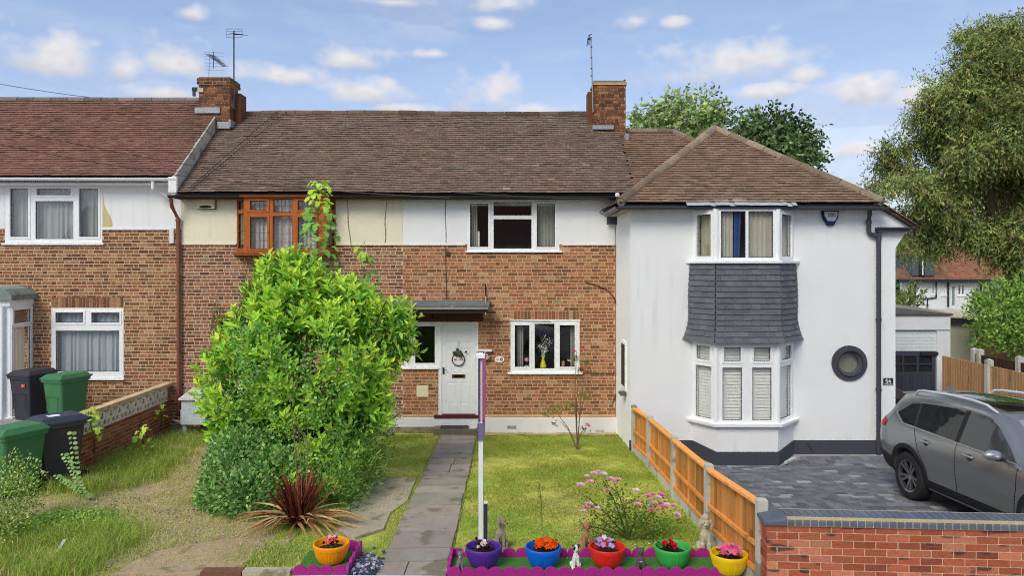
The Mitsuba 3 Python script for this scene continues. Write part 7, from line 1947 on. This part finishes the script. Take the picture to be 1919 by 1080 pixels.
for a, b, R_, c in ((1076, 660, .055, S(238, 92, 152)), (1096, 657, .058, S(240, 120, 170)), (1067, 678, .05, S(246, 206, 214)), (1100, 797, .05, S(242, 150, 180)), (1104, 800, .035, S(240, 140, 176)), (1079, 668, .035, S(236, 90, 150))):
    bloom(wr2, P(a, b, 15.95 if b < 750 else 14.55), R_, c, r9)
sg2 = thing('seedling', 'thin straggly seedling standing alone in the middle of the front lawn', 'plant')
b0 = P(1016, 1000, 9.6); b0[2] = ground_z(9.6); tp = P(1011, 906, 9.6)
MB().tube([b0, (b0 + tp) / 2 + [.01, 0, 0], tp], [.006, .005, .003], 5, S(96, 104, 60)).build(f'{sg2}__stem', 'm_dull')
m = MB(); n = 70; t = r9.uniform(.35, 1, n); p = b0 + (tp - b0) * t[:, None] + r9.normal(0, .03, (n, 3))
leaf4(m, p, r9.normal(0, 1, (n, 3)), UPZ + r9.normal(0, .4, (n, 3)), r9.uniform(.03, .06, n), r9.uniform(.01, .016, n), cols([S(106, 132, 62) * 1.00, S(132, 146, 66) * 1.00], n, r9)); m.build(f'{sg2}__foliage', 'm_leaf')

# --- grass
def grass(key, label, n, xy, h, w, base, r, wcol=None, lean=.5, cat='grass'):
    p = xy(n, r); k = len(p)
    z = np.where(p[:, 0] > 2.56, drive_z(p[:, 1]), ground_z(p[:, 1])) - .005
    b = np.stack([p[:, 0], p[:, 1], z], 1)
    hh = r.uniform(*h, k) * (p[:, 2] if p.shape[1] > 2 else 1.0)
    d = r.normal(0, lean, (k, 2))
    tip = b + np.stack([d[:, 0] * hh, d[:, 1] * hh, hh], 1); mid = b * .5 + tip * .5 + np.stack([-d[:, 0] * hh * .15, -d[:, 1] * hh * .15, hh * .12], 1)
    a = r.uniform(0, np.pi, k); s = np.stack([np.cos(a), np.sin(a), a * 0], 1) * (r.uniform(*w, k) * .5)[:, None]
    v = np.stack([b + s, b - s, mid + s * .7, mid - s * .7, tip], 1).reshape(-1, 3)
    o = np.arange(k)[:, None] * 5
    f = np.concatenate([o + [0, 1, 3], o + [0, 3, 2], o + [2, 3, 4]], 1).reshape(-1, 3)
    return tag(MB().add(v, f, np.repeat(cols(base, k, r, .18, .06, wcol), 5, 0)).build(key, 'm_grass'), label, cat, kind='stuff')


ra = np.random.default_rng(34)
LW = [S(158, 178, 72), S(134, 164, 60), S(190, 188, 94), S(208, 194, 118)]


def lawn_xy(x0, x1, y0, y1):
    def f(n, r):
        p = np.stack([r.uniform(x0, x1, n), r.uniform(y0 ** 2, y1 ** 2, n) ** .5, np.ones(n)], 1)
        g = meshkit.fbm(np.stack([p[:, 0] * 1.6, p[:, 1] * 1.6, p[:, 0] * 0], -1), 3, 8)
        p[:, 2] = .55 + 1.1 * np.clip((g - .35) * 2, 0, 1)
        return p
    return f


grass('lawn_grass', 'short yellowing grass of the front lawn right of the path', 95000, lawn_xy(-.66, 2.46, 8.62, 16.15), (.016, .046), (.004, .007), LW, ra, [.34, .30, .22, .14])
grass('lawn_grass', 'short grass left of the path below the meter cover', 17000, lawn_xy(-2.6, -1.42, 10.2, 16.2), (.015, .05), (.003, .006), LW, ra, [.3, .36, .2, .14])


def patch(cx, cy, sx, sy, hs=1.0):
    return lambda n, r: np.stack([r.normal(cx, sx, n), r.normal(cy, sy, n), np.full(n, hs) * r.uniform(.6, 1.1, n)], 1)


def clumps(x0, x1, y0, y1, k, s, seed, ok=None):
    c = np.random.default_rng(seed).uniform([x0, y0], [x1, y1], (k, 2))
    if ok: c = c[[ok(q) for q in c]]
    sc = np.random.default_rng(seed + 1).uniform(.4, 1.3, len(c))
    def f(n, r):
        i = r.integers(0, len(c), n)
        return np.stack([c[i, 0] + r.normal(0, s, n) * sc[i], c[i, 1] + r.normal(0, s, n) * sc[i], sc[i]], 1)
    return f


GR = [S(166, 192, 82), S(142, 174, 70), S(190, 202, 102), S(214, 204, 140)]
grass('long_grass', 'long bright grass in the bottom left corner of the weedy garden', 16000, clumps(-6.6, -4.6, 7.9, 9.6, 90, .12, 41), (.06, .24), (.004, .008), GR, ra, [.36, .26, .26, .12], .45)
grass('long_grass', 'tufts of long grass along the foot of the pierced block wall', 15000, clumps(-7.3, -5.6, 11.4, 16.0, 110, .13, 42, lambda q: q[0] < -6.0 - .15 * (q[1] - 14) or q[1] > 15), (.06, .26), (.004, .008), GR, ra, [.34, .34, .22, .10], .45)
grass('weedy_grass', 'thin yellow green grass scattered over the gravel of the left garden', 56000, clumps(-6.6, -2.5, 8.1, 15.6, 620, .17, 43), (.015, .07), (.003, .007), GR + [S(222, 200, 136)], ra, [.20, .16, .2, .22, .22], .6)
grass('weedy_grass', 'moss and grass growing between the pale concrete patch and the path', 4200, lambda n, r: np.stack([r.normal(-1.52, .06, n), r.uniform(8.2, 12.6, n), r.uniform(.4, 1, n)], 1), (.015, .06), (.003, .006), GR, ra, None, .6)
grass('weedy_grass', 'small green weeds in front of the red flax beside the kerb', 5200, patch(-2.75, 8.65, .28, .22), (.02, .07), (.004, .010), GR, ra, None, .7)
grass('weedy_grass', 'weeds around the grey cabinet and the foot of the house wall', 4200, lambda n, r: np.stack([r.uniform(-7.2, -4.4, n), r.normal(15.75, .25, n), r.uniform(.5, 1.2, n)], 1), (.05, .20), (.004, .008), GR, ra, None, .45)
grass('weedy_grass', 'green blades at the foot of the timber fence on the lawn side', 2600, lambda n, r: np.stack([r.normal(2.42, .04, n), r.uniform(8.7, 14.3, n), r.uniform(.5, 1, n)], 1), (.02, .06), (.003, .006), LW, ra, None, .5)
grass('weedy_grass', 'grass creeping over the edges of the slab path', 5200, lambda n, r: np.stack([np.where(r.random(n) < .5, -.655, -1.432) + r.normal(0, .022, n), r.uniform(8.7, 16.0, n), r.uniform(.4, 1, n) * np.clip((meshkit.noise(np.stack([r.uniform(0, 9, n), np.zeros(n), np.zeros(n)], -1))) * 1.6, .3, 1.2)], 1), (.015, .05), (.004, .007), LW, ra, None, .6)
grass('weedy_grass', 'sparse tufts on the bare sandy patch at the front left', 1500, clumps(-4.3, -2.9, 8.05, 9.1, 22, .09, 51), (.015, .06), (.003, .007), GR, ra, None, .6)
grass('weedy_grass', 'grass tufts in the middle of the pale concrete patch', 700, patch(-1.95, 10.5, .09, .08), (.02, .06), (.004, .006), GR, ra, None, .6)
pb = MB()
for i in range(1900):
    c = np.array([ra.uniform(-6.2, -2.9), ra.uniform(8.0, 14.5), 0])
    if meshkit.fbm(np.array([[c[0] * 1.1, c[1] * 1.1, 0]]), 3, 12)[0] < .50: continue
    c[2] = ground_z(c[1]) + .004; s_ = ra.uniform(.006, .02, 3) * [1, 1, .6]
    t_ = trimesh.creation.icosahedron(); pb.add(t_.vertices * s_ * (1 + ra.normal(0, .15, (12, 1))) + c, t_.faces, jit([S(150, 132, 108), S(112, 98, 84), S(196, 182, 158)][ra.integers(3)], .15, .03, ra))
tag(pb.build('gravel', 'm_matte'), 'loose gravel and stones showing through the weeds of the left garden', 'gravel', kind='stuff')
lt = MB().add(*(lambda q: (q[0] * .9, q[1]))((np.array([[0, 0, 0], [.10, .02, .02], [.17, .10, .05], [.06, .07, .03], [.02, .12, .02]]) + [-6.1, 8.55, float(ground_z(8.5)) + .12] * 1, np.array([[0, 1, 3], [1, 2, 3], [0, 3, 4]]))), (.8, .8, .8))
lt = MB(); lv_ = np.array([[0, 0, .0], [.05, .03, .06], [.10, .06, .16], [.06, .05, .15], [.02, .03, .06]]) + P(103, 1040, 8.6)
one('litter', lt.add(lv_, np.array([[0, 1, 4], [1, 2, 3], [1, 3, 4]]), (.82, .82, .84)), 'm_petal', 'scrap of white paper caught in the long grass at bottom left', 'litter')


# --- trees
def tree(name, label, base, blobs, n, base_col, L, W, r, trunk, droop=.0, spray=10, wcol=None, shell=(.25, 1.03), limbs=()):
    t = thing(name, label, 'tree')
    m = MB()
    for pts, rad in [trunk] + list(limbs): m.tube(pts, rad, 8, S(96, 84, 66))
    m.build(f'{t}__trunk', 'm_matte', 50)
    p, d = blob_points(blobs, n // spray, r, shell)
    k = len(p)
    twig = unit(d * .6 + UPZ * (.25 - droop) + r.normal(0, .35, d.shape))
    ln = r.uniform(.5, 1.2, (k, 1)) * L[1] * 3.2
    tt = np.tile(np.linspace(.05, 1, spray), k)[:, None]
    q = np.repeat(p, spray, 0) + np.repeat(twig * ln, spray, 0) * tt - UPZ * droop * .35 * tt ** 2 * np.repeat(ln, spray, 0)
    dd = np.repeat(twig, spray, 0) * .5 + r.normal(0, .6, q.shape) - UPZ * droop * 1.1
    col = cols(base_col, k, r, .10, .04, wcol)
    col = col * (.62 + .76 * np.clip((meshkit.fbm(p * .75, 3, 6)[:, None] - .3) * 2.2, 0, 1))
    col = np.clip(np.repeat(col, spray, 0) * (1 + r.normal(0, .16, (k * spray, 1))), .004, .9)
    m = MB(); n2 = len(q)
    leaf4(m, q, dd, np.repeat(d, spray, 0) * .9 + UPZ * .45 + r.normal(0, .32, (n2, 3)), r.uniform(*L, n2), r.uniform(*W, n2), col)
    m.build(f'{t}__crown', 'm_leaf')
    return t


rt = np.random.default_rng(35)


def clumps_of(blobs, k, r, lo=.34, hi=.52):
    out = []
    for b in blobs:
        c, e_ = np.array(b[:3]), np.array(b[3:])
        for i in range(k):
            u = unit(r.normal(0, 1, 3)); s_ = r.uniform(lo, hi)
            out.append((*(c + u * e_ * r.uniform(.45, .82)), *(e_ * s_ * [1.1, 1.0, .85])))
    return out


def px_blobs(lst, Y, r, dep=.8):
    k = Y / F
    return [(*(P(a, b, Y + r.uniform(-1, 1) * dep * c * k)), c * k, max(c, d) * k * .8, d * k) for a, b, c, d in lst]


YT = 22.0
crown = [(1850, 120, 72, 72), (1795, 190, 78, 68), (1760, 255, 72, 55), (1692, 300, 52, 44), (1650, 352, 36, 22), (1850, 235, 88, 84), (1765, 370, 66, 44), (1715, 412, 44, 30), (1900, 370, 62, 92), (1825, 320, 80, 62), (1905, 150, 70, 84), (1880, 455, 44, 46), (1765, 458, 40, 22), (1698, 455, 20, 16), (1728, 350, 40, 30),
         (1960, 240, 90, 120), (1990, 400, 80, 100), (1835, 60, 40, 30), (1898, 60, 36, 36), (1740, 215, 34, 30), (1790, 430, 50, 30), (1980, 120, 70, 80), (1835, 430, 40, 30)]
lim = [([P(1895, 470, YT), P(1872, 425, YT), P(1855, 380, YT), P(1845, 250, YT), P(1840, 130, YT)], [.20, .17, .14, .10, .05]), ([P(1885, 450, YT), P(1850, 440, YT), P(1815, 425, YT - .1)], [.14, .10, .04]),
       ([P(1872, 425, YT), P(1900, 330, YT), P(1915, 200, YT)], [.13, .10, .04]), ([P(1855, 360, YT), P(1800, 310, YT + .1)], [.09, .03]), ([P(1868, 470, YT), P(1835, 462, YT)], [.07, .03])]
tree('evergreen_tree', 'tall olive green evergreen tree with drooping narrow leaves at the right edge', None, clumps_of(px_blobs(crown, YT, rt), 9, rt), 165000, [S(160, 172, 102), S(138, 156, 92), S(180, 186, 112), S(122, 140, 86), S(160, 134, 96)], (.10, .15), (.030, .044), rt, ([P(1905, 640, YT), P(1900, 540, YT), P(1893, 460, YT)], [.34, .28, .22]), droop=.5, spray=10, shell=(.45, 1.08), wcol=[.34, .28, .18, .14, .06], limbs=lim)
yb_ = 27.0
tree('background_tree', 'light green tree behind the roofs, right of the right chimney', None, px_blobs([(1290, 225, 48, 36), (1240, 232, 40, 28), (1200, 240, 22, 14), (1320, 205, 26, 22), (1270, 195, 22, 14), (1335, 240, 28, 26), (1262, 250, 60, 22)], yb_, rt), 4600, [S(138, 156, 100) * 1.6, S(126, 150, 90) * 1.5, S(156, 170, 112) * 1.25], (.14, .22), (.09, .14), rt, ([P(1280, 420, yb_), P(1280, 260, yb_)], [.2, .08]), spray=7, droop=.1, shell=(.5, 1.05))
tree('background_tree', 'dark green tree behind the hipped roof of the white house', None, px_blobs([(1440, 250, 42, 28), (1480, 272, 44, 34), (1420, 268, 40, 24), (1515, 300, 18, 18), (1400, 240, 20, 14), (1460, 300, 56, 26)], 30, rt), 8000, [S(104, 128, 84) * 1.15, S(84, 108, 70) * 1.15, S(124, 146, 94) * 1.15], (.15, .24), (.10, .15), rt, ([P(1460, 430, 30), P(1460, 290, 30)], [.2, .1]), spray=7, droop=.1, shell=(.4, 1.05))
tree('background_tree', 'distant dark green tree beyond the far white houses', None, px_blobs([(1690, 500, 30, 34), (1665, 500, 30, 36), (1712, 515, 20, 20), (1660, 480, 18, 14)], 75, rt), 3600, [S(76, 106, 72) * 1.75, S(58, 86, 60) * 1.75, S(96, 122, 84) * 1.75], (.5, .8), (.35, .5), rt, ([P(1690, 600, 75), P(1690, 510, 75)], [.4, .2]), spray=5, shell=(.5, 1.05))
shrub('garden_shrub', 'bright green broad leaved shrub under the tall tree at the right edge', 'shrub', px_blobs([(1880, 600, 50, 50), (1845, 585, 22, 34), (1915, 640, 34, 36), (1850, 635, 26, 18), (1930, 570, 50, 60), (1885, 560, 45, 30)], 20.5, rt), 6500, [S(132, 166, 80) * 1.2, S(110, 144, 72) * 1.2, S(158, 186, 96) * 1.2], (.08, .14), (.05, .08), rt, sprig=5)
shrub('garden_shrub', 'straggly shrub with bare twigs on the garage roof line before the far houses', 'shrub', px_blobs([(1698, 570, 22, 18), (1712, 552, 14, 18), (1690, 580, 18, 10)], 27, rt), 900, [S(140, 150, 80) * 1.75, S(104, 124, 62) * 1.75, S(170, 168, 96) * 1.75], (.09, .15), (.05, .08), rt, sprig=4, stem=[(P(1700, 600, 27), P(1706, 535, 27), .05), (P(1702, 590, 27), P(1735, 560, 27), .03), (P(1700, 590, 27), P(1686, 545, 27), .03), (P(1704, 570, 27), P(1742, 572, 27), .02), (P(1702, 575, 27), P(1728, 545, 27), .02)])
shrub('garden_shrub', 'yellow leaved shrub beside the grey green outbuilding', 'shrub', px_blobs([(1838, 570, 18, 14), (1850, 560, 14, 12)], 23.5, rt), 900, [S(206, 200, 110) * 1.75, S(176, 176, 84) * 1.75], (.06, .1), (.03, .05), rt, sprig=4)
